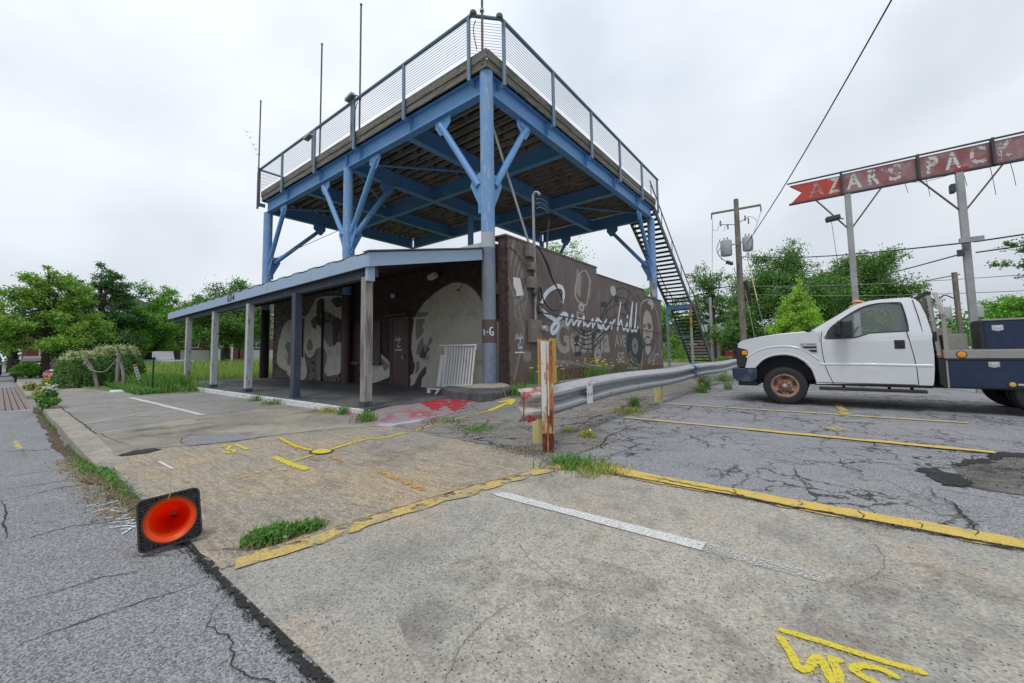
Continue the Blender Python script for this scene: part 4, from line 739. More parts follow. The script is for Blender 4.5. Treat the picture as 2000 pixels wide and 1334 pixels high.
# microphone
plate('mural_microphone',D['mic'],'mcreamline',.010,sm=3); mcx=sum(p[0] for p in D['mic'])/len(D['mic']); mcz=sum(p[1] for p in D['mic'])/len(D['mic']); plate('mural_microphone',[(mcx+(u-mcx)*.86,mcz+(v-mcz)*.93) for u,v in D['mic']],'brown',.013,sm=3)
ys=[p[0] for p in D['mic']]; zs=[p[1] for p in D['mic']]; mb=MB(); y0,y1,z0,z1=min(ys),max(ys),min(zs),max(zs)
for i in range(13):
    z=z0+.36+i*(z1-z0-.48)/13; ribbon(mb,smoothp([(y0+.07+.008*i,z+.10),(y0+.13+.009*i,z+.11),(y0+.22+.010*i,z+.04),(y0+.40+.010*i,z-.10)],3),.030,fw,.0155)
for i in range(15):
    z=z0+.30+i*(z1-z0-.46)/15; ribbon(mb,[(y1-.17+.004*i,z),(y1-.08+.003*i,z+.03)],.028,fw,.0158)
mb.build('mural_microphone_grille','mcreamline',bld)
plate('mural_microphone',D['micneck'],'mcreamline',.010,sm=2); plate('mural_microphone',D['micbase'],'mcreamline',.0105); bm_=D['micbase']; cx,cz=sum(p[0] for p in bm_)/4,sum(p[1] for p in bm_)/4
plate('mural_microphone',[(cx+(u-cx)*.72,cz+(v-cz)*.72) for u,v in bm_],'brown',.013); ns=D['micneck']; cx,cz=sum(p[0] for p in ns)/5,sum(p[1] for p in ns)/5
plate('mural_microphone',[(cx+(u-cx)*.35,cz+(v-cz)*.35) for u,v in ns],'brown',.013)
# staves, notes
mb=MB(); q=0
for k in D:
    if k.startswith('m_'):
        q+=1; ribbon(mb,smoothp(D[k],5) if k[2] in 'su' or k=='m_n3' else D[k],.045 if k[2]!='n' or k=='m_n3' else .04,fw,.014+.0004*q)
ribbon(mb,D['m_nb'],.13,fw,.024); ribbon(mb,[(13.1,.95),(13.35,.78),(13.42,.80)],.11,fw,.025)
mb.prism(D['beam1'],fw,.0245,.0252)
for i,(u,v) in enumerate(D['notes']):
    r=.13 if i!=2 else .17
    if i>=4: r=.20
    mb.prism([(u+r*math.cos(t*.3927),v+r*.85*math.sin(t*.3927)) for t in range(16)],fw,.024,.0262+.0001*i)
mb.build('mural_music_notes','mline',bld)
# record
rc=D['rec']; cy_=(rc[0][0]+rc[1][0])/2; cz_=(rc[2][1]+rc[3][1])/2; ry=(rc[1][0]-rc[0][0])/2; rz=(rc[2][1]-rc[3][1])/2
ell=lambda f,k=48,ox=0,oz=0:[(cy_+ox+ry*f*math.cos(6.2832*t/k),cz_+oz+rz*f*math.sin(6.2832*t/k)) for t in range(k)]
plate('mural_record',ell(1),'mline',.029,t=.029,sm=0)
mb=MB()
for f in (.6,.68,.76,.84,.91): ribbon(mb,[(cy_+ry*f*math.cos(a),cz_+rz*f*math.sin(a)) for a in np.linspace(3.5,5.0,14)],.016,fw,.0315)
mb.build('mural_record_grooves','ghost',bld)
plate('mural_record_label',ell(.40),'ghost2',.032); plate('mural_record_label',ell(.35),'mgrey',.0345); plate('mural_record_hole',ell(.09),'mline',.037)
mb=MB(); ribbon(mb,[(cy_+ry*.6,cz_+.1),(cy_+ry*1.05,cz_-.02)],.07,fw,.0335); mb.prism([(cy_+ry*.95,cz_+.08),(cy_+ry*1.35,cz_-.08),(cy_+ry*1.0,cz_-.12)],fw,.030,.0338); mb.build('mural_tone_arm','mline',bld)
# portrait
plate('mural_hair',D['hair'],'mhair',.012,sm=3); plate('mural_hair_highlight',D['hl'],'mcreamline',.015,sm=3)
plate('mural_face',D['facee'],'mface',.016,sm=3); plate('mural_face_shade',D['beard'],'ghost2',.018,sm=2)
for k,m_,d in (('fe1','mhair',.019),('fe2','mhair',.019),('fno','ghost2',.0185),('fmo','mhair',.020),('fbe','mface',.0195),('fdk','mhair',.0215),('fch','mface',.023)): plate('mural_face' if m_=='mface' else 'mural_face_shade',D[k],m_,d,sm=2)
mb=MB(); ribbon(mb,smoothp(D['hairout'],6),.055,fw,.017,.3); ribbon(mb,smoothp(D['shoulder'],6),.06,fw,.0175,.4); mb.build('mural_outline','mcreamline',bld)
d_=D['disc']; plate('mural_disc',[(d_[0][0]+.27*math.cos(t*.39),d_[0][1]+.21*math.sin(t*.39)) for t in range(16)],'disc',.028)
# the big white script word, on top of everything
mb=MB(); Sp=smoothp(D['S'],6); m_=len(Sp); ribbon(mb,Sp,[.145 if i/m_<.27 else (.155 if i/m_<.36 else .10) for i in range(m_)],fw,.040,.06,False,2e-5)
ribbon(mb,smoothp(D['h'],6),.118,fw,.0455,.05,False,2e-5); u,v=D['idot'][0]; mb.prism([(u+.10*math.cos(t*.6283),v+.075*math.sin(t*.6283)) for t in range(10)],fw,.040,.047)
mb.build('mural_lettering','script',bld,label='white brush script lettering Summerhill')
def scribble(fn,u,v,s,d,m,par):
    mb=MB(); P1=[(0,.5),(0,1),(.12,.55),(.14,1),(.2,.7),(.28,.6),(.25,.8),(.3,.6),(.36,1),(.38,.6),(.45,.75),(.5,.5),(.46,.2),(.55,.65),(.6,1.1),(.62,.6),(.72,.8),(.7,.62),(.8,.8),(.82,.62)]
    P2=[(.38,.38),(.28,.3),(.28,0),(.4,0),(.42,.2),(.5,.2),(.48,0),(.55,.1),(.58,.2),(.6,0),(.66,.2),(.7,0),(.75,.1)]
    ribbon(mb,[(u+a*s,v+b*s*.9) for a,b in P1],s*.05,fn,d,0,False,1e-5); ribbon(mb,[(u+a*s,v+b*s*.9-.1*s) for a,b in P2],s*.05,fn,d+.0005,0,False,1e-5)
    mb.prism([(u-.08*s,v-.28*s),(u+.95*s,v-.28*s),(u+.95*s,v-.36*s),(u-.08*s,v-.36*s)],fn,d-.001,d)
    return mb.build('painted_signature',m,par)
scribble(fw,8.62,1.30,.42,.010,'script',bld)
# paper notice, boxes, conduit, meter
pp=plate('paper_notice',D['paper'],'signwhite',.02,t=.012,par=None); tag(pp,'torn white paper notice pasted on the brown wall near its corner','notice')
pn=thing('electric_meter_assembly','grey conduit mast with meter and switch boxes on the brown side wall','electric meter',(-6.3,9.5,0))
MB().tube([(-6.38,9.5,2.1),(-6.38,9.5,5.75),(-6.33,9.52,5.84),(-6.25,9.56,5.82),(-6.2,9.58,5.74)],.042,10).build('mast','polegrey',pn,True)
for z in (2.6,3.5,4.2): MB().tube([(-6.38,9.5,z),(-6.38,9.5,z+.06)],.052,10).build('clamp','galv',pn)
for y0,y1,z0,z1 in ((9.12,9.36,3.86,4.22),(9.20,9.46,3.50,3.72),(9.16,9.46,2.98,3.30),(9.18,9.70,1.44,2.08)): MB().box(-6.44,-6.28,y0,y1,z0,z1).build('switch_box','boxgrey',pn,bevel=.01)
MB().lathe([(0,.0),(.10,.0),(.10,.10),(.085,.14),(0,.14)],(-6.27,9.72,1.83),0,18).build('meter_dial','polegrey',pn,True)
mb=MB(); mb.tube(smoothp([(-6.33,9.35,2.98),(-6.30,9.3,2.85),(-6.32,9.4,2.75),(-6.32,9.48,2.9)],6),.02,6); mb.tube(smoothp([(-6.3,9.55,4.25),(-6.28,9.9,3.9),(-6.28,10.3,3.35),(-6.3,10.65,3.1),(-6.3,10.9,2.8),(-6.3,10.75,2.5),(-6.3,10.3,2.42),(-6.3,9.9,2.6),(-6.3,9.7,2.9),(-6.32,9.6,3.0)],6),.022,6); mb.tube(smoothp([(-6.3,9.6,4.2),(-6.27,10.0,3.85),(-6.27,10.35,3.3),(-6.3,10.6,3.2)],6),.016,6)
for k in range(3): mb.tube([(-6.33+.02*k,9.62+.13*math.cos(a*.5)+.02*k,2.42+.15*math.sin(a*.5)) for a in range(13)],.012,5)
for k in range(2): mb.tube([(-6.33+.02*k,9.68+.08*math.cos(a*.5),2.85+.2*math.sin(a*.5)) for a in range(13)],.012,5)
mb.tube(smoothp([(-6.3,9.3,3.6),(-6.4,9.0,3.65),(-6.43,8.7,3.9),(-6.43,8.4,4.0)],5),.010,5)
mb.build('loose_wiring','wire',pn,True)
for (zz,yy) in ((5.62,9.62),(5.5,9.55),(5.35,9.6)): MB().tube(smoothp([(-6.3,9.55,zz),(-6.25,9.65,zz+.05),(-6.2,9.9,zz+.02),(-6.2,10.05,zz-.06)],5),.010,5).build('service_drop_wire','wirelight',pn,True)
# corner box on porch-side face
o=MB().box(-6.92,-6.70,8.12,8.249,2.72,3.02).build('junction_box','brownlow',bevel=.008); tag(o,'small brown junction box on the rough corner face beside the blue column','box')
sd=thing('satellite_dish','grey satellite dish standing on the roof edge beside the far blue column','satellite dish',(-6.7,20.9,3.79))
MB().lathe([(0,0),(.2,.02),(.4,.09),(.42,.10),(.4,.11),(.2,.04),(0,.02)],(-6.75,20.9,4.33),0,20).build('dish','polegrey',sd,True); MB().tube([(-6.8,20.9,3.79),(-6.8,20.9,4.3)],.03).build('mount','galv',sd)
# ---- porch wall mural / door
plate('arch_outline',[(8.0*0+u*1.0+(u+8.9)*.035,v+.05*(1 if v>1 else 0)) for u,v in D['arch']],'archline',.004,fa); 
ar=[(u,v) for u,v in D['arch'] if u<-6.9]; ar=ar[:]
plate('arch_panel',D['arch'],'arch',.010,fa,.006)
for i,mm in ((1,'mgrey'),(2,'mgrey'),(3,'mdark'),(4,'mgrey'),(5,'mgrey')): plate('mural_shape',D['archb%d'%i],mm,.014,fa,sm=3)
plate('mural_shape',[((u-D['archb2'][0][0])*.6+D['archb2'][0][0]+.05,(v-1.1)*.6+1.02) for u,v in D['archb2']],'mdark',.017,fa,sm=3)
mb=MB(); mb.box(-10.25,-7.02,8.215,8.239,2.27,2.33); mb.box(-10.25,-7.02,8.215,8.239,.93,.98); mb.box(-7.0,-6.93,8.21,8.239,.2,2.75); mb.build('panel_frame','arch',bld)
mb=MB(); ribbon(mb,[(-8.35,3.0),(-8.2,3.02),(-8.05,3.1)],.035,fa,.013); ribbon(mb,[(-8.2,3.02),(-8.18,2.95)],.05,fa,.0135); ribbon(mb,[(-8.5,2.98),(-8.46,2.98)],.04,fa,.013); mb.build('mural_bird_shape','mdark',bld)
dr=MB().box(-11.30,-10.52,8.19,8.248,.13,2.30).build('door','doorbrown',bld,bevel=.006)
mb=MB(); mb.box(-11.22,-10.60,8.178,8.189,1.98,2.22); mb.build('door_panel','doorbrown',dr)
mb=MB(); mb.box(-11.42,-11.302,8.17,8.248,.13,2.30); mb.box(-10.518,-10.44,8.17,8.248,.13,2.30); mb.box(-11.42,-10.44,8.17,8.248,2.302,2.40); mb.build('door_frame','archline',bld)
MB().box(-11.62,-10.36,8.02,8.248,2.42,2.50).build('lintel','doorbrown',bld)
MB().tube([(-10.66,8.18,1.12),(-10.66,8.12,1.12),(-10.66,8.11,1.02)],.022,8).build('handle','galv',dr,True)
scribble(lambda u,v,d:(u,8.19-d,v),-11.12,1.42,.36,.004,'script',dr)
plate('mural_shape',[(u,v) for u,v in D['blobR']],'mcream',.008,fa,sm=3); plate('mural_shape',D['blobRi'],'mgrey',.012,fa,sm=2)
for k,mm,d in (('pA','mcream',.010),('pB','mcream',.013),('pC','mgrey',.017),('pD','mgrey',.018),('pE','mgrey',.017),('pF','mdark',.016),('pG','mdark',.018),('pH','mgrey',.016),('pI','mdark',.020)): plate('mural_shape',D[k],mm,d,fa,.004,sm=2)
mb=MB(); mb.box(-14.3,-12.0,8.19,8.249,.95,2.35); mb.build('boarded_window','doorbrown',bld); MB().box(-14.35,-11.95,8.12,8.249,.80,.93).build('sill','stuccogrey',bld)
MB().tube([(-16.0,8.18,.13),(-16.0,8.18,3.4)],.04).build('drain_pipe','black',bld)
MB().tube([(-17.75,8.2,1.1),(-17.75,8.2,2.8)],.03).build('drain_pipe','black',bld)
fl=thing('porch_floodlight','white box floodlight under the porch ceiling above the arch','floodlight',(-8.9,8.0,3.45))
mb=MB(); mb.bar((-9.1,7.9,3.42),(-8.8,7.9,3.50),.18,.14); mb.build('housing','cream',fl,bevel=.02)
MB().bar((-8.95,7.9,3.5),(-8.95,8.2,3.6),.03,.03).build('bracket','black',fl)
o=MB().lathe([(0,-.12),(.06,-.1),(.09,0),(.05,.05),(0,.06)],(-11.15,8.1,3.15),2,12).build('globe_lamp','whitetrim'); tag(o,'small round white lamp on the dark wall above the door','lamp')

# ================= PORCH =================
por=thing('porch','low front porch with pale blue fascia, square posts and white painted kerb','porch',(-14,5,0))
mb=MB(); mb.box(-21.6,-6.90,4.36,8.25,-.3,.13); mb.build('floor_slab','porchfloor',por)
mb=MB(); mb.box(-21.62,-6.88,4.30,4.358,-.3,.128); mb.build('white_edge','whitekerb',por,bevel=.012)
# roof plane
zf=lambda x,y:3.03+.10*(x+21.8)/14.9+(y-4.45)*.215
mb=MB(); nx=74
for s in (0,1):
    for j in range(2):
        y=4.40 if j==0 else 8.2
        for i in range(nx*2+1):
            x=-21.85+i*(15.0)/(nx*2); mb.v.append((x,y,zf(x,y)+.055+(.022 if (i//4)%2 else 0)-(0.03 if s else 0)))
w_=nx*2+1
for s in (0,1):
    for i in range(w_-1): a=s*2*w_+i; mb.f.append((a,a+1,a+1+w_,a+w_))
for i in range(w_-1): a=i; mb.f.append((a,a+1,a+1+2*w_,a+2*w_))
mb.build('roof_sheet','roofmetal',por)
def fas(name,x0,x1,y,m): 
    mb=MB(); mb.add([(x0,y,zf(x0,4.45)-.24),(x1,y,zf(x1,4.45)-.24),(x1,y,zf(x1,4.45)+.035),(x0,y,zf(x0,4.45)+.035)]+[(x0,y+.04,zf(x0,4.45)-.24),(x1,y+.04,zf(x1,4.45)-.24),(x1,y+.04,zf(x1,4.45)+.035),(x0,y+.04,zf(x0,4.45)+.035)],[(0,1,2,3),(7,6,5,4),(0,4,5,1),(3,2,6,7),(1,5,6,2),(0,3,7,4)])
    return mb.build(name,m,por)
xs=[-21.8,-18.2,-14.0,-11.6,-9.2,-6.88]
for i in range(5): fas('fascia_board',xs[i]+.004,xs[i+1]-.004,4.40,'fascia')
mb=MB(); mb.add([(x,y,zf(-6.9,y)+dz) for x in (-6.88,-6.84) for (y,dz) in ((4.40,-.24),(7.75,-.24),(7.75,.04),(4.40,.04))],[(0,1,2,3),(7,6,5,4),(0,4,5,1),(3,2,6,7),(1,5,6,2),(0,3,7,4)]); mb.build('fascia_board','fascia',por)
mb=MB(); mb.add([(x,y,zf(-6.9,y)+dz) for x in (-7.0,-6.80) for (y,dz) in ((4.37,.06),(7.75,.06),(7.75,.085),(4.37,.085))],[(0,1,2,3),(7,6,5,4),(0,4,5,1),(3,2,6,7),(1,5,6,2),(0,3,7,4)]); mb.build('roof_edge','roofmetal',por)
mb=MB(); textmb(mb,'634',lambda u,v,d:(u,4.398-d,v),-14.62,zf(-14.4,4.45)-.20,-14.02,zf(-14.4,4.45)+.01,.003,.02); mb.build('house_number','black',por,label='black house number 634')
mb=MB(); mb.bar((-21.7,4.62,2.76),(-6.95,4.62,2.84),.14,.24); mb.build('beam','postblue',por)
for i in range(25):
    x=-21.5+i*.6; MB().bar((x,4.45,zf(x,4.45)-.07),(x,8.2,zf(x,8.2)-.07),.05,.15).build('rafter','doorbrown',por)
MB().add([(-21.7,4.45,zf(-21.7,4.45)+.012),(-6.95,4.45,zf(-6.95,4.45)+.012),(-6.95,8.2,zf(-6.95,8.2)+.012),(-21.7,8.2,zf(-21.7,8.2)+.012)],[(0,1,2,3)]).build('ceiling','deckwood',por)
px=[-7.13,-10.18,-13.18,-16.22,-19.3]
for i,x in enumerate(px):
    MB().box(x-.085,x+.085,4.47,4.64,.14 if i else .14,2.72).build('post','postwood' if i==0 else ('postwhite' if i>1 else 'postblue'),por,bevel=.008)
    MB().box(x-.09,x+.09,4.462,4.648,.13,.24).build('post_foot','postblue',por)
    if i: MB().box(x-.088,x-.0855,4.468,4.642,.25,2.7).build('side_board','postwood',por); 
MB().box(-7.02,-6.93,4.44,4.60,2.62,2.92).build('bracket','fascia',por)
# concrete pad with the near column on it
mb=MB(); pad=[(-7.75,7.25),(-7.55,6.95),(-6.62,6.42),(-5.72,6.36),(-5.60,6.6),(-5.62,7.35),(-5.9,8.2),(-7.6,8.24)]
mb.prism(pad,lambda u,v,d:(u,v,d),-.1,.31); pd=mb.build('concrete_pad','porchfloor',bevel=.03); tag(pd,'rough dark concrete pad under the near blue column','concrete pad')
MB().lathe([(.62,.305),(.55,.35),(.40,.375),(0,.38)],(-6.83,7.85,0),2,20).build('mortar_mound','kerb',pd,True)
# ================= ROOFTOP STEEL PLATFORM =================
tw=thing('steel_platform','tall blue steel platform with wooden deck and cable railing straddling the brown building','platform',(-13.8,12.4,0))
X0,X1,X2,X3,X4=-21.2,-17.35,-13.85,-10.3,-6.85; Y0,Y1,Y2,Y3=8.0,12.35,16.95,21.5
ZB,ZT=8.26,8.84
def ibeam(p,q,m='blue',w=.26,name='beam'):
    p=Vector(p+(0,)) ; q=Vector(q+(0,)); mb=MB(); h=ZT-ZB
    for z,hh,ww in ((ZB+.0125,.025,w),(ZT-.0125,.025,w),((ZB+ZT)/2,h-.052,.02)):
        mb.bar(p+Vector((0,0,z)),q+Vector((0,0,z)),ww,hh)
    o=mb.build(name,m,tw); return o
ibeam((X0-.1,Y0),(X4+.05,Y0)); ibeam((X4,Y0+.135),(X4,Y3+.05)); ibeam((X0,Y0+.135),(X0,Y2),'blue'); ibeam((X0+.14,Y2),(X2-.14,Y2),'blue'); ibeam((X2+.14,Y3),(X4-.14,Y3),'blue')
for x in (X1,X3): ibeam((x,Y0+.135),(x,Y1-.135),'blue'); ibeam((x,Y1+.135),(x,Y2-.135),'blue')
ibeam((X3,Y2+.135),(X3,Y3-.135),'blue'); ibeam((X2,Y0+.135),(X2,Y3+.1),'blue',.30)
for a,b in ((X0,X2),(X2,X4)): ibeam((a+.15,Y1),(b-.155,Y1),'blue')
ibeam((X2+.155,Y2),(X4-.14,Y2),'blue')
# stiffeners & bolts on front / right beams
for x in (X2,-10.04,-12.94,-15.89,-18.92): MB().box(x-.01,x+.01,Y0-.125,Y0-.012,ZB+.03,ZT-.03).build('stiffener','blue',tw)
for y in (11.01,13.82,16.55,19.36): MB().box(X4+.012,X4+.125,y-.01,y+.01,ZB+.03,ZT-.03).build('stiffener','blue',tw)
# columns
def column(x,y,z0,r,top=ZB,split=False):
    mb=MB(); mb.tube([(x,y,5.0 if split else z0),(x,y,top)],r,24); c=mb.build('column','bluecol',tw,True)
    return c
r=.185
cN=MB().tube([(X4+.02,7.98,4.35),(X4+.02,7.98,ZT+.05)],r,28).build('column','bluecol',tw,True,label='near corner column with worn blue, grey and brown paint bands')
MB().tube([(X4+.02,7.98,3.92),(X4+.02,7.98,4.35)],r+.0015,28).build('paint_band','lightcol',cN,True); MB().tube([(X4+.02,7.98,2.02),(X4+.02,7.98,3.95)],r+.0025,28).build('paint_band','greycol',cN,True)
mb=MB(); n=40; o_=len(mb.v)   # ragged edge between the two greys
MB().tube([(X4+.02,7.98,1.42),(X4+.02,7.98,2.03)],r+.004,28).build('paint_band','browncol',cN,True); MB().tube([(X4+.02,7.98,.36),(X4+.02,7.98,1.44)],r+.0025,28).build('paint_band','greycol',cN,True)
def fc(u,v,d):  # wrap on the column: u = arc length about the side facing the street
    a=-math.pi/2+.55+u/r; return (X4+.02+(r+.004+d)*math.cos(a),7.98+(r+.004+d)*math.sin(a),v)
mb=MB(); ribbon(mb,[(-.12,1.78),(-.10,1.62)],.03,fc,.004); ribbon(mb,[(-.05,1.70),(0,1.70)],.02,fc,.004); ribbon(mb,smoothp([(.13,1.82),(.06,1.80),(.05,1.66),(.13,1.62),(.13,1.70),(.09,1.70)],4),.028,fc,.004); mb.build('white_scrawl','script',cN)
MB().box(X4-.22,X4+.26,7.74,8.22,.36,.385).build('base_plate','greycol',cN)
for x,y in ((X2,Y0),(X0,Y0)):
    MB().tube([(x,y,3.4),(x,y,ZB)],.175 if x==X2 else .20,24).build('column','bluecol',tw,True)
    MB().tube([(x,y,.13),(x,y,3.398)],.176 if x==X2 else .201,24).build('column','black' if x==X0 else 'doorbrown',tw,True,label='dark painted lower column inside the porch')
MB().tube([(X4,Y3,3.5),(X4,Y3,ZB)],.19,24).build('column','bluecol',tw,True)
for x,y in ((X2,14.8),(X2,Y3),(X0,Y2)): MB().tube([(x,y,0),(x,y,ZB)],.15,20).build('column','blue',tw,True)
# knee braces with gusset plates
def brace(c,d,zl=5.75,run=1.55,rr=.10,m='blue'):
    x,y=c; dx,dy=d; p=Vector((x+dx*.30,y+dy*.30,zl)); q=Vector((x+dx*(.30+run),y+dy*(.30+run),ZB-.18))
    b=MB().tube([p,q],rr,14).build('brace',m,tw,True)
    f=lambda u,v,e:(x+dx*u-dy*e*1.0,y+dy*u+dx*e*1.0,v)
    mb=MB(); mb.prism([(.15,zl-.62),(.24,zl-.68),(.62,zl+.08),(.50,zl+.36),(.15,zl+.30)],f,-.012,.012); mb.prism([(.15,zl-.78),(.31,zl-.78),(.31,zl+.36),(.15,zl+.36)],f,.014,.034)
    for k in range(4): mb.lathe([(0,-.045),(.02,-.045),(.02,.045),(0,.045)],f(.23,zl-.6+.24*k,0),1 if dx else 0,6)
    mb.build('gusset_plate',m,b); a=.30+run
    mb=MB(); mb.prism([(a-.44,ZB-.004),(a+.22,ZB-.004),(a+.22,ZB-.22),(a-.0,ZB-.52),(a-.12,ZB-.52),(a-.44,ZB-.24)],f,-.012,.012); mb.prism([(a-.30,ZB-.03),(a+.20,ZB-.03),(a+.20,ZB-.20),(a-.30,ZB-.20)],f,-.034,-.014)
    for k in range(3): mb.lathe([(0,-.03),(.018,-.03),(.018,.03),(0,.03)],f(a-.12+.08*k,ZB-.08,0),1 if dx else 0,6)
    mb.build('gusset_plate',m,b)
brace((X4,Y0),(-1,0)); brace((X4,Y0),(0,1)); brace((X2,Y0),(-1,0)); brace((X2,Y0),(1,0)); brace((X2,Y0),(0,1)); brace((X0,Y0),(1,0)); brace((X0,Y0),(0,1),5.75,2.4)
brace((X4,Y3),(0,-1)); brace((X4,Y3),(-1,0),5.7,2.0); brace((X2,Y3),(1,0),5.75,1.6)
for p,q in (((-13.6,8.4,8.55),(-10.6,11.9,8.55)),((-14.2,8.5,8.55),(-17.1,12.1,8.55)),((-10.0,17.2,8.55),(-7.2,21.2,8.55)),((-20.8,8.6,8.55),(-17.6,12.1,8.55))): MB().tube([p,q],.05,10).build('diagonal_brace','blue',tw,True)
# joists, blocking, decking, rim
n=0; y=Y0+.12
while y<Y3-.1:
    xa=X0-.05 if y<Y2 else X2-.05
    MB().box(xa,X4+.05,y,y+.05,ZT+.004,ZT+.19).build('joist','joist',tw); y+=.405
mb=MB(); bays=[(X0+X1)/2,(X1+X2)/2,(X2+X3)/2,(X3+X4)/2]
y=Y0+.165; k=0
while y<Y3-.4:
    for xc in bays:
        if y>Y2-.3 and xc<X2: continue
        xo=xc+(.18 if k%2 else -.18)+random.uniform(-.05,.05); mb.box(xo,xo+.045,y+.003,y+.357,ZT+.02,ZT+.185)
        if random.random()<.4: mb.box(xo+.06,xo+.1,y+.003,y+.357,ZT+.03,ZT+.18)
    y+=.405; k+=1
o=mb.build('blocking','rimwood',tw); o['kind']='stuff'
mb=MB(); x=X0-.18
while x<X4+.12:
    ye=Y2+.2 if x<X2-.15 else Y3+.15
    mb.box(x,x+.138,Y0-.2,ye,ZT+.192,ZT+.23); x+=.146
mb.build('decking','deckwood',tw)
def rim(p,q,z0,z1,t=.05):
    P=Vector(p);Q=Vector(q);L_=(Q-P).length;a=0;d=(Q-P)/L_
    while a<L_-.05:
        b=min(L_,a+random.uniform(2.6,4.2)); dz=random.uniform(-.012,.012)
        MB().bar(P+d*(a+.004)+Vector((0,0,(z0+z1)/2+dz)),P+d*(b-.004)+Vector((0,0,(z0+z1)/2+dz)),t,z1-z0).build('rim_board','rimwood',tw,bevel=.008); a=b
for z0,z1,o2 in ((8.85,9.06,0),(9.07,9.34,.03)):
    rim((X0-.24,Y0-.22-o2,0),(X4+.22+o2,Y0-.22-o2,0),z0,z1); rim((X4+.20+o2,Y0-.19,0),(X4+.20+o2,Y3+.2,0),z0,z1)
rim((X0-.24,Y0-.2,0),(X0-.24,Y2+.2,0),8.85,9.3); rim((X0-.2,Y2+.25,0),(X2-.2,Y2+.25,0),8.85,9.25); rim((X2-.25,Y2+.3,0),(X2-.25,Y3+.2,0),8.85,9.25); rim((X2-.2,Y3+.22,0),(X4+.2,Y3+.22,0),8.85,9.25)
# railing
fx=[-7.18,-10.04,-12.94,-15.89,-18.92,-21.5]; ry_=[8.38,11.01,13.82,16.6,19.36,21.75]; yf=Y0-.34; xr=X4+.34; zr_=10.46
for x in fx: 
    p_=MB().tube([(x,yf,8.60),(x,yf,zr_-.03)],.055,12).build('rail_post','railgrey',tw,True); MB().box(x-.09,x-.05,yf+.03,Y0-.02,8.62,8.80).build('bracket','blue',p_)
for y in ry_:
    p_=MB().tube([(xr,y,8.56),(xr,y,zr_-.03)],.055,12).build('rail_post','railgrey',tw,True); MB().box(X4+.02,xr-.03,y+.05,y+.09,8.58,8.76).build('bracket','blue',p_)
for y in (11,14,17): MB().tube([(X0-.3,y,8.8),(X0-.3,y,zr_)],.05,10).build('rail_post','railgrey',tw,True)
for x,y in ((-21.0,Y2+.2),(-18,Y2+.2),(-15,Y2+.2)): MB().tube([(x,y,8.8),(x,y,zr_)],.05,10).build('rail_post','railgrey',tw,True)
MB().tube([(-21.62,yf,zr_),(-7.05,yf,zr_)],.055,12).build('top_rail','railgrey',tw,True); MB().tube([(xr,8.25,zr_),(xr,21.9,zr_)],.055,12).build('top_rail','railgrey',tw,True)
MB().tube([(-7.05,yf,zr_-.02),(xr,8.25,zr_-.02)],.05,10).build('top_rail','railgrey',tw,True)
MB().tube([(X0-.3,yf,zr_),(X0-.3,Y2+.2,zr_)],.05,10).build('top_rail','railgrey',tw,True); MB().tube([(X0-.3,Y2+.2,zr_),(X2,Y2+.2,zr_)],.05,10).build('top_rail','railgrey',tw,True)
for x,y in ((-7.0,yf),(xr,8.2)): MB().lathe([(0,-.07),(.085,-.05),(.1,0),(.085,.05),(0,.07)],(x,y,zr_+.02),2,12).build('rail_clamp','rimwood',tw,True)
for i in range(12):
    z=9.42+i*.084
    MB().tube([(-21.5,yf,z),(fx[0],yf,z),(xr,ry_[0],z),(xr,21.75,z)],.0065,5,False).build('cable','cable',tw)
    if i%2==0: MB().tube([(X0-.3,yf,z),(X0-.3,Y2+.2,z),(X2,Y2+.2,z)],.0055,5,False).build('cable','cable',tw)
# timber spacers clamped to some posts
for x in (-12.94,-15.89,-21.5): MB().box(x-.17,x-.075,yf-.05,yf+.03,8.95 if x>-20 else 8.5,zr_-.05).build('timber_cleat','postwood',tw,bevel=.006)
# tall poles lashed to the railing
def pole(x,y,z0,z1,lab,r=.033):
    t=thing('lashed_pole',lab,'pole',(x,y,z0),'tall thin poles lashed to the platform railing'); MB().tube([(x,y,z0),(x+.02,y,z1)],r,8).build('rod','rod',t,True)
    MB().lathe([(0,-.04),(.06,-.03),(.06,.03),(0,.04)],(x,y,10.5),2,8).build('clamp','galv',t); MB().lathe([(0,-.02),(.045,-.02),(.045,.03),(0,.04)],(x+.02,y,z1),2,8).build('cap','rod',t)
pole(-12.72,yf+.09,8.95,14.13,'tallest thin rusty pole on the platform front rail, right of two floodlights'); pole(-15.62,yf+.09,8.95,14.08,'thin rusty pole in the middle of the platform front rail'); pole(-21.42,yf-.08,8.5,13.95,'thin rusty pole at the far left corner of the platform'); pole(X4+.08,yf+.1,8.95,13.2,'thin rusty pole rising above the near corner of the platform')
for x,z,a,lab in ((-12.82,10.66,.10,'cobra shaped grey floodlight hanging beside the tallest pole on the rail'),(-16.0,10.30,0,'small square grey floodlight below the middle pole on the rail')):
    t=thing('deck_floodlight',lab,'floodlight',(x,yf,z)); mb=MB(); mb.bar((x-.45,yf-.1,z-.12),(x+.02,yf-.1,z-.04),.22,.12); mb.build('housing','galv',t,bevel=.03); MB().tube([(x,yf-.08,z-.05),(x+.12,yf,z-.1)],.025,8).build('arm','galv',t)
MB().tube(smoothp([(-12.82,yf+.06,10.4),(-12.78,yf-.06,9.9),(-12.85,yf-.05,9.4),(-12.8,yf,9.1)],5),.012,5).build('lamp_wire','wire',tw)
MB().tube(smoothp([(-7.05,yf+.15,10.4),(-7.0,yf,10.0),(-6.9,yf+.02,9.4)],5),.014,5).build('lamp_wire','wire',tw)
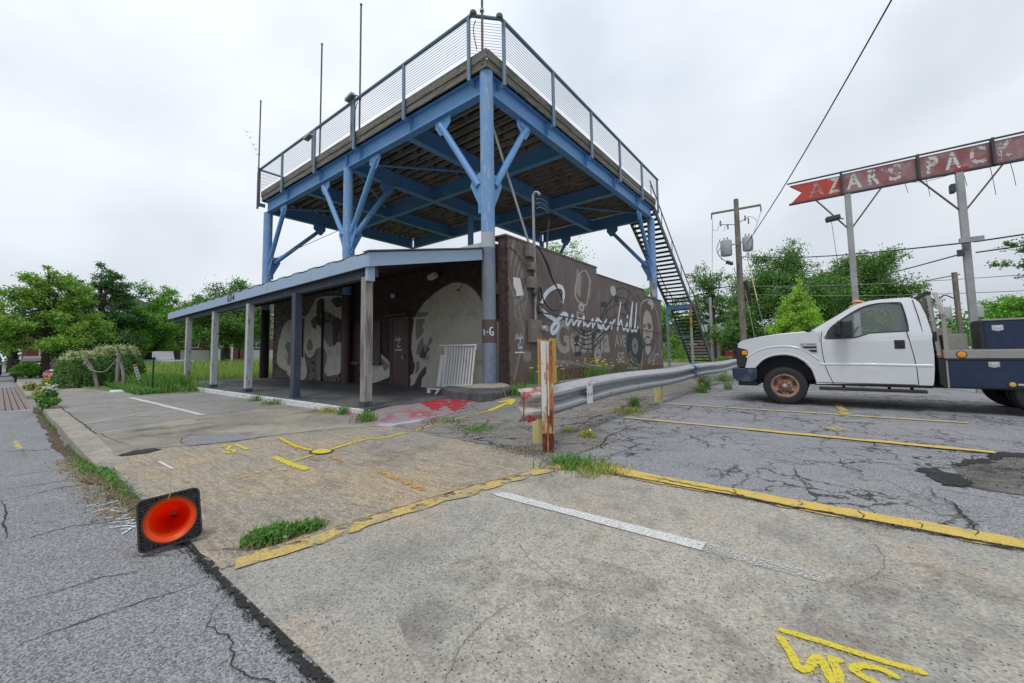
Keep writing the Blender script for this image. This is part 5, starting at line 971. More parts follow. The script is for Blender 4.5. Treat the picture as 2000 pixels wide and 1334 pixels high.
# grey pipes leaning between roof and deck
for p,q in (((-6.9,8.6,6.9),(-6.6,9.55,4.3)),): pass
o=MB().tube([(-7.3,8.5,8.4),(-6.62,9.6,4.35)],.035,8).build('leaning_pipe','polegrey',None,True); tag(o,'long grey pipe leaning from the wall top up under the deck by the near column','pipe')
o=MB().tube([(-11.1,18.0,8.3),(-12.6,19.5,3.6)],.05,8).build('leaning_pipe','polegrey',None,True); tag(o,'short grey pipe under the deck behind the near wall corner','pipe')
o=MB().tube([(-20.6,7.9,5.75),(-14.0,7.8,5.9)],.012,5).build('guy_wire','wirelight'); tag(o,'thin grey wire strung between the left and middle blue columns','wire')

# ================= STAIRS =================
st=thing('steel_staircase','long open steel staircase climbing to the back corner of the platform','staircase',(-7.5,28.5,0))
xa,xb=-8.22,-6.72
top=(21.2,9.25); mid1=(28.5,4.42); mid2=(29.4,4.20); bot=(34.2,.10)
for x in (xa,xb):
    MB().bar((x,)+top,(x,)+mid1,.07,.30).build('stringer','stair',st); MB().bar((x,mid2[0],mid2[1]),(x,bot[0],bot[1]+.1),.07,.30).build('stringer','stair',st); MB().bar((x,mid1[0],mid1[1]-.02),(x,mid2[0],mid2[1]-.0),.06,.24).build('stringer','stair',st)
n=24
for i in range(1,n+1): y=top[0]+(mid1[0]-top[0])*i/n; z=top[1]+(mid1[1]-top[1])*i/n; MB().box(xa+.032,xb-.032,y-.12,y+.15,z+.0,z+.075).build('tread','black',st)
n=18
for i in range(1,n+1): y=mid2[0]+(bot[0]-mid2[0])*i/n; z=mid2[1]+(bot[1]-mid2[1])*i/n; MB().box(xa+.032,xb-.032,y-.12,y+.13,z+.0,z+.075).build('tread','black',st)
MB().box(xa+.032,xb-.032,28.45,28.55,3.95,4.25).build('landing_beam','bluecol',st); MB().box(xa+.032,xb-.032,28.56,29.35,4.10,4.16).build('landing','stair',st)
for x,lab in ((xa,'grey lower post with rust'),(xb,'half rusted post')):
    MB().tube([(x,28.5,2.6 if x==xb else 3.0),(x,28.5,4.2)],.085,12).build('post','rustpost' if x==xb else 'bluecol',st,True); MB().tube([(x,28.5,-.1),(x,28.5,2.6 if x==xb else 3.0)],.086,12).build('post','polegrey',st,True)
for x in (xa,xb):
    MB().tube([(x,top[0],top[1]+1.0),(x,mid1[0],mid1[1]+1.0),(x,mid2[0],mid2[1]+1.0),(x,bot[0],bot[1]+1.1)],.032,8).build('handrail','stair',st,True)
    for y,z in [(top[0]+(mid1[0]-top[0])*t,top[1]+(mid1[1]-top[1])*t) for t in (.02,.25,.5,.75,1)]+[(mid2[0]+(bot[0]-mid2[0])*t,mid2[1]+(bot[1]-mid2[1])*t) for t in (.1,.4,.7,.98)]: MB().tube([(x,y,z),(x,y,z+1.0)],.022,6).build('baluster','stair',st,True)
# ================= TRUCK =================
tk=thing('flatbed_truck','white single cab flatbed work truck with rusty front wheel and navy tool boxes','truck',(1.0,11.1,0))
YN,YF=10.19,12.15
fy=lambda u,v,d:(u,d,v)
bodyp=[(-1.46,1.20),(-1.455,1.275),(-1.41,1.325),(-1.34,1.36),(-1.09,1.411),(-.729,1.457),(-.32,1.480),(-.03,1.487),(-.03,1.28),(1.536,1.28),(1.545,1.0),(1.535,.75),(1.515,.54),(1.50,.47),(.68,.47),(.13,.455),(-.118,.44),(-.125,.50),(-.15,.64),(-.196,.75),(-.30,.89),(-.40,.965),(-.50,1.005),(-.60,1.022),(-.70,1.020),(-.80,1.005),(-.92,.965),(-1.02,.90),(-1.10,.82),(-1.16,.752),(-1.34,.748),(-1.30,.90),(-1.275,1.0),(-1.273,1.13),(-1.30,1.15)]
mb=MB()
# side skins with a crowned section: several offset layers
lay=[(YN+.035,.985),(YN,1.0)]
mb.prism(bodyp,fy,YN,YF); bodyo=mb.build('body','truckwhite',tk,True,bevel=.035)
# bonnet crown, raised between the fenders
mb=MB(); hp=[(-1.40,1.30),(-1.30,1.385),(-1.05,1.435),(-.70,1.485),(-.30,1.515),(-.02,1.525),(-.02,1.40),(-1.38,1.25)]; mb.prism(hp,fy,YN+.30,YF-.30); mb.build('bonnet','truckwhite',tk,True,bevel=.03)
# wheel arch lip and body creases
mb=MB(); arc=[(-1.165,.745),(-1.10,.83),(-1.02,.91),(-.92,.975),(-.80,1.018),(-.68,1.034),(-.58,1.034),(-.47,1.012),(-.36,.955),(-.26,.87),(-.18,.76),(-.135,.62),(-.10,.47)]
mb.tube([(u,YN+.006,v+.012) for u,v in smoothp(arc,3)],.022,8); mb.build('arch_lip','truckwhite',tk,True)
mb=MB(); mb.tube([(u,YN+.026,v) for u,v in smoothp([(-1.30,.98),(-1.12,1.10),(-.95,1.17),(-.68,1.205),(-.45,1.185),(-.25,1.10),(-.05,.92)],4)],.035,10); mb.tube([(-.05,YN+.036,.84),(.7,YN+.036,.835),(1.52,YN+.036,.815)],.045,12); mb.build('body_crease','truckwhite',tk,True)
mb=MB(); 
for P_,w_ in ((smoothp([(.02,1.49),(0.0,1.3),(.015,1.0),(.06,.72),(.15,.455)],5),.012),([(1.22,1.45),(1.25,1.28),(1.29,1.0),(1.315,.75),(1.32,.47)],.012)): ribbon(mb,P_,w_,lambda u,v,d:(u,YN-.002,v),0)
mb.build('door_seam','truckblack',tk)
# greenhouse
gp=[(-.02,1.281),(1.536,1.281),(1.545,1.36),(1.535,1.44),(1.503,1.712),(1.452,1.94),(1.40,2.03),(1.31,2.075),(.925,2.072),(.775,2.055),(.559,1.995),(-.163,1.501),(-.03,1.485)]
wp=[(.085,1.345),(.10,1.42),(.125,1.495),(.205,1.60),(.40,1.765),(.60,1.905),(.715,1.955),(.78,1.975),(.93,1.995),(1.16,1.985),(1.21,1.945),(1.245,1.66),(1.25,1.46),(1.22,1.447),(1.03,1.44),(.74,1.43),(.655,1.40),(.54,1.36),(.45,1.348)]
gi=lambda v:.235*max(0,(v-1.30)/.77)**1.25
tris=tessellate_polygon([[Vector((u,v,0)) for u,v in gp],[Vector((u,v,0)) for u,v in wp]]); allp=gp+wp
for side in (0,1):
    mb=MB()
    y=lambda v,o=0:(YN+.004+gi(v)+o) if side==0 else (YF-.004-gi(v)-o)
    o_=len(mb.v); k=len(allp)
    mb.v+=[(u,y(v),v) for u,v in allp]+[(u,y(v,.05),v) for u,v in allp]
    mb.f+=[tuple(i+o_ for i in t) for t in tris]+[tuple(i+k+o_ for i in t) for t in tris]
    m_=len(gp)
    for i in range(len(wp)): a=o_+m_+i;b=o_+m_+(i+1)%len(wp); mb.f.append((a,b,b+k,a+k))
    for i in range(m_): a=o_+i;b=o_+(i+1)%m_; mb.f.append((a,b,b+k,a+k))
    mb.build('cab_frame','truckwhite',tk)
mb=MB(); rp=[(.559,1.995),(.775,2.055),(.925,2.074),(1.1,2.085),(1.31,2.077),(1.40,2.03),(1.452,1.94)]
for i in range(len(rp)-1):
    for s in range(10):
        def P(u,v,t): y0=YN+.006+gi(v);y1=YF-.006-gi(v); return (u,y0+(y1-y0)*t,v+.035*math.sin(math.pi*t))
        a,b=rp[i],rp[i+1]; mb.add([P(*a,s/10),P(*a,(s+1)/10),P(*b,(s+1)/10),P(*b,s/10)],[(0,1,2,3)])
mb.build('roof','truckwhite',tk,True)
# back wall with window
def bw(u,v,d): t=(v-1.28)/.66; return (1.536-.085*t**1.5+d if t>0 else 1.536+d,u,v)
mb=MB(); out=[(YN+.01,1.285),(YF-.01,1.285),(YF-.2,1.94),(YN+.2,1.94)]; inn=[(YN+.35,1.45),(YF-.35,1.45),(YF-.42,1.84),(YN+.42,1.84)]
tris=tessellate_polygon([[Vector((u,v,0)) for u,v in out],[Vector((u,v,0)) for u,v in inn]]); mb.add([bw(u,v,-.01) for u,v in out+inn],[tuple(t) for t in tris]); mb.build('cab_back','truckwhite',tk)
mb=MB(); mb.add([bw(u,v,-.014) for u,v in inn],[(0,1,2,3)]); mb.build('rear_window','glass',tk)
for s,nm in ((0,'side_window'),(1,'side_window')):
    mb=MB(); t=tessellate_polygon([[Vector((u,v,0)) for u,v in wp]]); mb.add([(u,(YN+.026+gi(v)) if s==0 else (YF-.026-gi(v)),v) for u,v in wp],[tuple(x) for x in t]); sw=mb.build(nm,'glass',tk)
    if s==0:
        ol=smoothp(wp,3,True); MB().tube([(u,YN+.003+gi(v),v) for u,v in ol+[ol[0]]],.012,6).build('window_seal','truckblack',sw,True)
mb=MB(); mb.add([(.09,YN+.012,1.35),(.42,YN+.012,1.352),(.33,YN+.04,1.56),(.2,YN+.05,1.59)],[(0,1,2,3)]); mb.build('mirror_sail','truckblack',tk)
a=(-.163,1.501); b=(.559,1.995); ins=lambda v:gi(v)+.03
mb=MB(); mb.add([(a[0]-.0,YN+.10,a[1]),(a[0]-.05,(YN+YF)/2,a[1]+.01),(a[0],YF-.10,a[1]),(b[0],YF-ins(b[1]),b[1]),(b[0]-.03,(YN+YF)/2,b[1]+.035),(b[0],YN+ins(b[1]),b[1])],[(0,1,4,5),(1,2,3,4)]); mb.build('windscreen','wglass',tk)
MB().box(-.24,.0,YN+.1,YF-.1,1.47,1.512).build('cowl','truckblack',tk); MB().tube([(-.16,YN+.35,1.535),(.1,YN+.95,1.70)],.01,5).build('wiper','truckblack',tk); MB().tube([(-.15,YN+.15,1.52),(-.09,YN+.25,1.56)],.02,6).build('wiper','truckblack',tk)
# interior
mb=MB(); mb.box(.05,1.5,YN+.06,YF-.06,.5,1.0); mb.build('cab_floor','seat',tk)
for y in (YN+.30,YF-.85): 
    s_=MB().bar((.85,y+.27,1.05),(1.35,y+.27,1.02),.5,.16).build('seat','seat',tk,bevel=.04); MB().bar((1.28,y+.27,1.08),(1.40,y+.27,1.62),.5,.14,(1,0,0)).build('seat_back','seat',s_,bevel=.04); MB().bar((1.38,y+.27,1.66),(1.41,y+.27,1.80),.26,.10,(1,0,0)).build('headrest','seat',s_,bevel=.03)
MB().box(.05,.42,YN+.08,YF-.08,1.02,1.42).build('dashboard','seat',tk,bevel=.04)
mb=MB(); mb.tube([(.50+.07*math.sin(t*.35)*0+.10*math.cos(t*.35),YN+.55+.19*math.sin(t*.35),1.40+.17*math.cos(t*.35)) for t in range(19)],.015,8); mb.build('steering_wheel','truckblack',tk,True)
# front end
mb=MB(); mb.prism([(-1.50,1.22),(-1.465,1.31),(-1.40,1.335),(-1.39,.76),(-1.50,.78),(-1.515,1.0)],fy,YN+.06,YF-.06); mb.build('grille','truckblack',tk,bevel=.02)
for z in (.88,.99,1.10): MB().box(-1.535,-1.51,YN+.42,YF-.42,z,z+.05).build('grille_bar','truckblack',tk)
for y0,y1 in ((YN+.005,YN+.38),(YF-.38,YF-.005)):
    l_=MB().prism([(-1.47,1.16),(-1.28,1.14),(-1.265,1.02),(-1.33,.76),(-1.485,.77),(-1.50,1.0)],fy,y0-.004 if y0<11 else y0,y1).build('headlight','truckblack',tk,bevel=.012)
    MB().box(-1.385,-1.283,(y0-.012) if y0<11 else y1-.3,(y0+.05) if y0<11 else y1+.012,1.035,1.125).build('turn_lens','amber',l_,bevel=.01)
    MB().box(-1.508,-1.47,y0+.06,y1-.06,.82,1.08).build('lamp_lens','glass',l_)
mb=MB(); mb.prism([(-1.60,.72),(-1.585,.755),(-1.12,.745),(-1.135,.50),(-1.20,.455),(-1.50,.45),(-1.59,.53)],fy,YN+.01,YF-.01); mb.build('front_bumper','bumperblue',tk,bevel=.03)
MB().box(-1.5,-1.15,YN+.1,YF-.1,.36,.45).build('air_dam','truckblack',tk); MB().box(-1.25,-1.1,YN+.4,YF-.4,.45,.8).build('tow_frame','truckblack',tk)
mb=MB(); mb.box(-1.2,-.08,YN+.32,YF-.32,.5,1.2); mb.build('wheel_well','black',tk); mb=MB(); mb.box(-1.1,4.1,YN+.5,YF-.5,.40,.60); mb.box(1.56,4.2,YN+.45,YF-.45,.6,.94); mb.build('chassis','black',tk)
# wheels
def wheel(x,y,z,rt_,side,rr,rim='rimrust',lab=None):
    s=-1 if side=='near' else 1
    wl=MB().lathe([(rr+.012,-.10),(rt_-.04,-.115),(rt_-.012,-.10),(rt_,-.07),(rt_,.07),(rt_-.012,.10),(rt_-.04,.115),(rr+.012,.10),(rr+.012,-.10)],(x,y,z),1,40).build('wheel','black',tk,True,label=lab)
    mb=MB()
    for k in range(60):
        a=k*6.2832/60
        for yy in (-.075,-.045): mb.bar((x+(rt_+.001)*math.cos(a),y+yy,z+(rt_+.001)*math.sin(a)),(x+(rt_+.001)*math.cos(a),y+yy+.022,z+(rt_+.001)*math.sin(a)),.018,.010,(math.cos(a),0,math.sin(a)))
    o_t=mb.build('tyre_tread','black',wl); o_t['kind']='stuff'
    r_=MB().lathe([(rr+.014,s*.095),(rr-.012,s*.10),(rr-.03,s*.075),(rr-.06,s*.045),(.13,s*.03),(.105,s*.075),(.06,s*.08),(.05,s*.11),(0,s*.112)],(x,y,z),1,40).build('rim',rim,wl,True)
    for k in range(5):
        a=1.57+k*6.2832/5; cx,cz=x+.175*math.cos(a),z+.175*math.sin(a); tx,tz=-math.sin(a),math.cos(a); yy=y+s*.052
        pts=[(cx+tx*.055*math.cos(t)+math.cos(a)*.030*math.sin(t),cz+tz*.055*math.cos(t)+math.sin(a)*.030*math.sin(t)) for t in np.linspace(0,6.28,14)[:-1]]
        MB().prism(pts,fy,yy-.004*0,yy+s*.012).build('hand_hole','black',r_)
    mb=MB()
    for k in range(8): a=k*.7854+.4; mb.lathe([(0,0),(.016,0),(.016,s*.03),(0,s*.03)],(x+.083*math.cos(a),y+s*.078,z+.083*math.sin(a)),1,8)
    mb.build('wheel_nuts','rustdark',r_); MB().lathe([(.045,s*.10),(.035,s*.125),(0,s*.128)],(x,y,z),1,16).build('hub_cap','chrome',r_,True)
wheel(-.645,YN+.14,.385,.385,'near',.235,'rimrust','front wheel with rust covered steel rim'); wheel(-.645,YF-.14,.385,.385,'far',.235); wheel(2.80,YN+.18,.385,.385,'near',.235,'black'); wheel(2.80,YN+.42,.385,.385,'near',.235,'black'); wheel(2.80,YF-.16,.385,.385,'far',.235,'black')
# mirror, handle, badge, roof lamps, step
mi=MB().box(.315,.475,YN-.30,YN-.14,1.345,1.685).build('mirror','truckblack',tk,bevel=.035); MB().bar((.24,YN-.02,1.44),(.36,YN-.2,1.44),.05,.05).build('mirror_arm','truckblack',mi); MB().bar((.24,YN-.02,1.58),(.36,YN-.2,1.58),.05,.05).build('mirror_arm','truckblack',mi); MB().box(.26,.33,YN-.24,YN-.12,1.40,1.68).build('mirror_hinge','truckblack',mi,bevel=.02)
h_=MB().box(1.05,1.19,YN-.008,YN+.01,1.125,1.285).build('door_handle','truckblack',tk,bevel=.004); MB().box(1.10,1.175,YN-.028,YN-.008,1.16,1.27).build('handle_flap','truckblack',h_,bevel=.006)
em=MB().prism([(-.344,1.275),(-.066,1.268),(-.068,1.062),(-.163,1.062),(-.344,1.175)],fy,YN-.008,YN+.004).build('fender_badge','badge',tk)
mb=MB(); mb.prism([(-.325,1.200),(-.08,1.200),(-.078,1.155),(-.27,1.155)],fy,YN-.0105,YN-.0085); mb.prism([(-.22,1.13),(-.078,1.13),(-.078,1.078),(-.155,1.078)],fy,YN-.0105,YN-.0085); mb.build('badge_vent','truckblack',em)
mb=MB(); textmb(mb,'F-350',lambda u,v,d:(u,YN-.0095-d,v),-.32,1.218,-.09,1.252,.001,.01); mb.build('badge_lettering','truckblack',em)
for x,y in ((.60,YN+.35),(.66,YN+.62),(.68,YN+.98),(.66,YF-.62),(.60,YF-.35)): MB().lathe([(.085,0),(.075,.025),(.04,.045),(0,.05)],(x,y,2.045+.02*math.sin((y-YN)/1.96*3.14)),2,12).build('roof_lamp','amber2',tk,True)
sp=MB().box(-.08,1.42,YN-.06,YN+.12,.335,.385).build('running_board','truckblack',tk,bevel=.01)
for x in (.3,.95,1.25): MB().bar((x,YN+.03,.34),(x,YN+.3,.45),.04,.03).build('step_bracket','truckblack',sp)
MB().box(-.15,1.5,YN+.05,YF-.05,.42,.472).build('sill','truckblack',tk)
mb=MB(); mb.tube([(-1.38,YN+.02,1.335),(-1.09,YN+.045,1.405),(-.73,YN+.045,1.452),(-.05,YN+.05,1.486)],.006,5); mb.build('bonnet_seam','truckblack',tk)
mb=MB(); mb.tube([(1.36,YN+.004+gi(2.0),2.02),(1.40,YN+.0+gi(1.7),1.72),(1.43,YN+gi(1.45),1.42)],.006,5); mb.build('pillar_seam','truckblack',tk)
MB().box(-.09,1.30,YN-.004,YN+.004,.475,.485).build('door_gap','truckblack',tk); MB().tube([(-.22,YF-.2,1.5),(-.22,YF-.2,2.1)],.005,5).build('aerial','truckblack',tk)
MB().prism([(.2,1.30),(1.20,1.335),(1.20,1.350),(.2,1.318)],fy,YN-.004,YN+.01).build('belt_line','truckwhite',tk) if 0 else None
# flatbed
MB().box(1.66,4.6,YN+.02,YF+.05,.945,1.085).build('bed_rail','alu',tk,bevel=.008)
MB().box(1.66,4.6,YN+.03,YF+.03,1.086,1.10).build('bed_floor','alu',tk)
for x,m,r_ in ((1.87,'amber',.05),): MB().lathe([(.055,0),(.052,-.015),(0,-.02)],(x,YN+.018,1.015),1,14).build('marker_lamp','amber',tk,True); MB().lathe([(.065,.0),(.065,-.008),(.05,-.01)],(x,YN+.02,1.015),1,14).build('lamp_ring','truckblack',tk,True)
MB().lathe([(.035,0),(.03,-.015),(0,-.02)],(1.62,YN+.10,1.01),1,12).build('marker_lamp','amber2',tk,True)
lb=MB().prism([(1.595,.94),(1.60,.50),(1.68,.435),(4.4,.435),(4.4,.94)],fy,YN+.06,YN+.6).build('lower_tool_box','truckblack',tk)
MB().box(1.71,3.25,YN+.03,YN+.058,.455,.915).build('box_door','toolblue',lb,bevel=.008)
MB().box(1.68,1.705,YN+.035,YN+.07,.44,.935).build('box_edge','alu',lb); MB().box(1.68,3.3,YN+.02,YN+.07,.920,.943).build('box_edge','toolblue',lb)
ub=MB().box(2.15,4.3,YN+.05,YN+.60,1.102,1.57).build('upper_tool_box','toolblue',tk,bevel=.01); MB().box(2.13,4.32,YN+.035,YN+.61,1.572,1.60).build('box_lid','alu',ub,bevel=.006); MB().box(2.11,2.148,YN+.04,YN+.60,1.102,1.57).build('box_edge','truckblack',ub)
for (x,z,y,pr) in ((2.30,1.45,YN+.05,ub),(2.22,.845,YN+.03,lb)):
    la=MB().prism([(x-.062,z+.045),(x+.062,z+.045),(x+.062,z-.035),(x,z-.055),(x-.062,z-.035)],fy,y-.010,y-.001).build('latch','chrome',pr); MB().box(x-.04,x+.04,y-.017,y-.0105,z-.022,z+.026).build('latch_paddle','badge',la,bevel=.004)
pl_=MB().box(2.34,3.0,YN+.022,YN+.0295,.48,.56).build('name_plate','truckblack',lb); MB().lathe([(0,-.006),(.034,-.004),(.038,0)],(2.395,YN+.0215,.522),1,16).build('plate_emblem','gold',pl_)
mb=MB(); mb.box(2.45,2.98,YN+.018,YN+.0215,.507,.538); mb.build('plate_strip','badge',pl_)
hb=MB().bar((1.63,YN+.12,.95),(1.58,YN+.32,2.12),.04,.06,(1,0,0)).build('rack_post','alu',tk,bevel=.006); mb=MB()
MB().bar((1.70,YN+.03,.95),(1.70,YN+.05,1.72),.03,.055,(1,0,0)).build('rack_post','alu',tk); MB().bar((1.70,YN+.05,1.72),(1.65,YN+.22,2.12),.03,.055,(1,0,0)).build('rack_post','alu',tk)
MB().bar((1.665,YF-.03,.95),(1.60,YF-.25,2.13),.05,.10,(1,0,0)).build('rack_post','alu',tk)
for y in (YN+.62,YF-.62): MB().bar((1.62,y,1.1),(1.56,y,2.08),.09,.05).build('rack_post','alu',tk)
MB().bar((1.57,YN+.28,2.135),(1.57,YF-.28,2.135),.09,.05).build('rack_top','truckblack',tk)
for i in range(10): z=1.62+.048*i; MB().bar((1.60,YN+.30,z),(1.60,YF-.30,z),.03,.014).build('louvre','alu',tk)
MB().box(1.58,1.62,YN+.15,YF-.15,1.12,1.42).build('rack_panel','truckblack',tk)
MB().box(1.73,2.02,YN+.35,YN+.85,1.102,1.37).build('deck_box','alu',tk,bevel=.006); MB().box(1.73,1.93,YN+.86,YN+1.3,1.102,1.50).build('deck_box','alu',tk,bevel=.006)
mb=MB(); mb.tube([(1.69,YN+.05,2.0),(1.70,YN+.03,1.9),(1.71,YN+.02,1.78)],.008,5); mb.tube([(1.715+.02*math.cos(t),YN+.015,1.745+.03*math.sin(t)) for t in np.linspace(0,6.28,9)],.006,5); mb.build('hook','chrome',tk)

# ================= STORE SIGN =================
sg=thing('roadside_sign','long red arrow tailed sign with flaking white letters on two tall poles','sign',(1.9,15,0))
fs=lambda u,v,d:(u,15.0-d,v)
zt=lambda x:6.235-.003*x; zb=lambda x:5.625
fr=MB(); pan=[('signorange',-.50,.70),('signred',.74,2.26),('signred',2.30,3.55),('signred',3.59,5.1)]
for i,(m,a,b) in enumerate(pan):
    P_=[(a,zb(a)+.01),(b,zb(b)),(b,zt(b)-.03),(a,zt(a)-.03)]
    if i==0: P_=[(a,zb(a)),(b,zb(b)),(b,zt(b)-.06),(a,zt(a)-.04),(-.20,(zt(a)+zb(a))/2+.0)]
    MB().prism(P_,fs,-.12,0).build('sign_panel',m,sg,label='bright orange red end panel with swallow tail notch' if i==0 else None)
MB().bar((-.56,14.98,6.26),(5.12,14.98,6.245),.05,.035).build('frame_rail','signframe',sg); MB().bar((-.54,14.98,5.60),(5.12,14.98,5.585),.10,.045).build('frame_rail','signframe',sg); MB().bar((-.1,14.95,5.565),(5.12,14.95,5.55),.02,.02).build('frame_rail','signframe',sg)
for x in (.72,2.28,3.57): MB().bar((x,14.94,5.58),(x,14.94,6.25),.05,.16,(0,1,0)).build('frame_post','signframe',sg)
for ch,a,b,m in (('A',-.05,.32,'signpale'),('Z',.41,.69,'signlet'),('A',.82,1.16,'signlet'),('R',1.29,1.54,'signlet'),('S',1.71,1.97,'signletf'),('P',2.43,2.66,'signlet'),('A',2.77,3.05,'signlet'),('C',3.20,3.48,'signletf'),('K',3.66,3.92,'signletf'),('A',4.10,4.42,'signletf')):
    mb=MB(); textmb(mb,ch,fs,a,5.70,b,6.15,.006,.03); mb.build('sign_letter',m,sg)
MB().flat([(1.58,6.05),(1.63,6.15),(1.57,6.17),(1.54,6.08)],fs,.006).build('sign_letter','signlet',sg)
MB().flat([(2.8,5.63),(3.0,5.70),(3.12,5.72),(3.18,5.68),(3.17,5.63)],fs,.004).build('broken_patch','redsolid',sg)
for x in (.83,3.0):
    p_=MB().box(x-.07,x+.07,14.93,15.07,-.1,5.58).build('pole','polegrey',sg,bevel=.012)
    for s in (-1,1):
        MB().tube([(x+s*.06,14.96,4.60),(x+s*.72,14.96,5.58)],.022,6).build('strut','rod',p_,True)
MB().tube([(.70,14.9,4.86),(.45,14.7,4.92)],.02,6).build('lamp_arm','galv',sg)
f_=MB().bar((.30,14.7,4.86),(.62,14.75,4.90),.22,.14).build('floodlight','signframe',sg,bevel=.03)
MB().bar((2.78,14.85,5.15),(2.88,14.85,5.15),.2,.22).build('floodlight','signframe',sg,bevel=.02)
for x,l in ((2.40,.5),(3.05,.4),(3.50,.75),(3.82,.6),(4.05,.35),(2.0,.3)):
    MB().tube(smoothp([(x,14.95,5.58),(x+.03,14.95,5.58-l*.5),(x+.05,14.95,5.58-l)],4),.006,4).build('loose_wire','wire',sg)
MB().tube(smoothp([(2.1,14.95,5.56),(2.4,14.9,5.49),(2.9,14.95,5.56)],5),.006,4).build('loose_wire','wire',sg)
MB().tube([(.42,14.68,4.85),(.48,14.7,3.8),(.60,14.8,2.3)],.006,4).build('loose_wire','wire',sg)
MB().box(2.85,3.25,14.72,14.849,3.72,3.84).build('clamp_plate','galv',sg)
MB().lathe([(0,-.05),(.05,-.05),(.05,.05),(0,.05)],(2.95,14.8,3.60),2,10).build('insulator','ceramic',sg); MB().box(2.80,2.92,14.76,14.849,3.40,3.56).build('bracket','signframe',sg)

# ================= GUARDRAIL =================
gr=thing('guardrail','long grey steel guardrail with battered red and white near end on yellow posts','guardrail',(-2.9,11,0))
prof=[(.0,.0),(.015,.02),(.06,.035),(.083,.065),(.083,.095),(.05,.125),(.008,.145),(.008,.175),(.05,.195),(.083,.225),(.083,.255),(.06,.285),(.015,.30),(0,.32)]
def rail(pts,m,name,th=.006):
    mb=MB(); k=len(prof)
    for (x,y,z,sw) in pts:
        for (d,h) in prof: mb.v.append((x+d*sw*1.5,y,z+h*1.2))
    for (x,y,z,sw) in pts:
        for (d,h) in prof: mb.v.append((x+d*sw*1.5-th,y,z+h*1.2))
    n=len(pts); o=n*k
    for i in range(n-1):
        for j in range(k-1): a=i*k+j; mb.f+= [(a,a+1,a+1+k,a+k),(o+a,o+a+k,o+a+1+k,o+a+1)]
        for j in (0,k-1): a=i*k+j; mb.f.append((a,a+k,o+a+k,o+a))
    return mb.build(name,m,gr,True)
rail([(-2.83+.02*math.sin(y*.9)+(.02 if y<6 else 0),y,.375+(.018*math.sin(y*1.1))-.028*smo((5.6-y)/1.2),1.0) for y in [4.36,4.7,5.2,5.7,6.2,6.9,7.6,8.3,9.0,9.3,10,11,12,13,14,15,16,17,18,19,20,21]],'railgalv','rail_beam')
rail([(-2.80,3.77,.350,.45),(-2.79,3.82,.348,.6),(-2.775,3.90,.35,.8),(-2.775,4.02,.345,.95),(-2.79,4.15,.335,1.0),(-2.805,4.365,.328,1.0)],'railend','rail_end')
mb=MB(); ribbon(mb,[(3.775,.36),(3.772,.46),(3.775,.56),(3.78,.70)],.022,lambda u,v,d:(-2.72+d,u,v),.0,.3); mb.flat([(3.77,.352),(3.93,.355),(4.0,.375),(3.90,.40),(3.80,.44)],lambda u,v,d:(-2.675+d,u,v),.0); mb.build('red_paint_corner','redsolid',gr)
def bolt(y,z): MB().lathe([(0,.0),(.014,.0),(.012,.012),(0,.014)],(-2.81,y,z),0,8).build('bolt','galv',gr)
for y in (4.7,9.3,11.2,13.1,15,17.1): bolt(y,.575)
for i,y in enumerate((9.29,13.14,17.1,20.9)):
    MB().box(-3.02,-2.86,y-.08,y+.08,-.1,.68).build('post','yellowpost',gr,bevel=.01)
gp_=MB().box(-2.95,-2.84,4.27,4.40,-.1,.66).build('post','yellowpost',gr,bevel=.01)
hp_=MB(); hp_.box(-2.885,-2.87,4.33,4.51,.72,1.33); hp_.box(-2.775,-2.76,4.36,4.54,.6,1.33) if 0 else hp_.box(-2.70,-2.685,4.33,4.46,.76,1.33); hp_.box(-2.869,-2.701,4.40,4.415,.76,1.31); hp_.build('rusty_post_top','rustyellow',gr)
pb=MB().prism([(5.32,.40),(5.32,.69),(5.335,.71),(5.37,.71),(5.38,.69),(5.44,.69),(5.45,.71),(5.49,.71),(5.50,.69),(5.50,.40)],lambda u,v,d:(-2.705+d,u,v),0,.004).build('sticker_plate','signwhite',gr,label='small white plate with two black eye marks and red collar')
mb=MB()
for y in (5.37,5.46): ribbon(mb,[(y-.03,.53),(y,.55),(y+.025,.53)],.012,lambda u,v,d:(-2.699+d,u,v),0); mb.prism([(y+.012*math.cos(t),.515+.012*math.sin(t)) for t in np.linspace(0,6.28,9)[:-1]],lambda u,v,d:(-2.699+d,u,v),0,.001)
mb.build('eye_marks','black',pb); mb=MB(); ribbon(mb,smoothp([(5.36,.70),(5.40,.665),(5.43,.665),(5.46,.70)],4),.012,lambda u,v,d:(-2.699+d,u,v),0); mb.build('red_collar','stopred',pb)
o=MB(); k=len(prof); 
for y in (11.75,12.05):
    for (d,h) in prof: o.v.append((-2.82+d*1.5+.014,y,.372+h*1.22))
for j in range(k-1): o.f.append((j,j+1,j+1+k,j+k))
o.build('blue_tape','tape',gr)
rp_=thing('rusty_marker_post','slim rusty post with peeling white face standing before the guardrail end','post',(-2.50,3.97,0))
MB().bar((-2.545,3.975,-.1),(-2.545,3.985,1.285),.012,.07,(1,-.8,0)).build('web','rustpost',rp_)
mb=MB(); R_=lambda u,v,d:(-2.515+u*.79-d*.62,3.965+u*.62+d*.79,v)
mb.prism([(-.070,.42),(-.03,.40),(.015,.43),(.024,1.275),(-.070,1.29)],R_,0,.012); mb.build('white_flange','postface',rp_,bevel=.002)
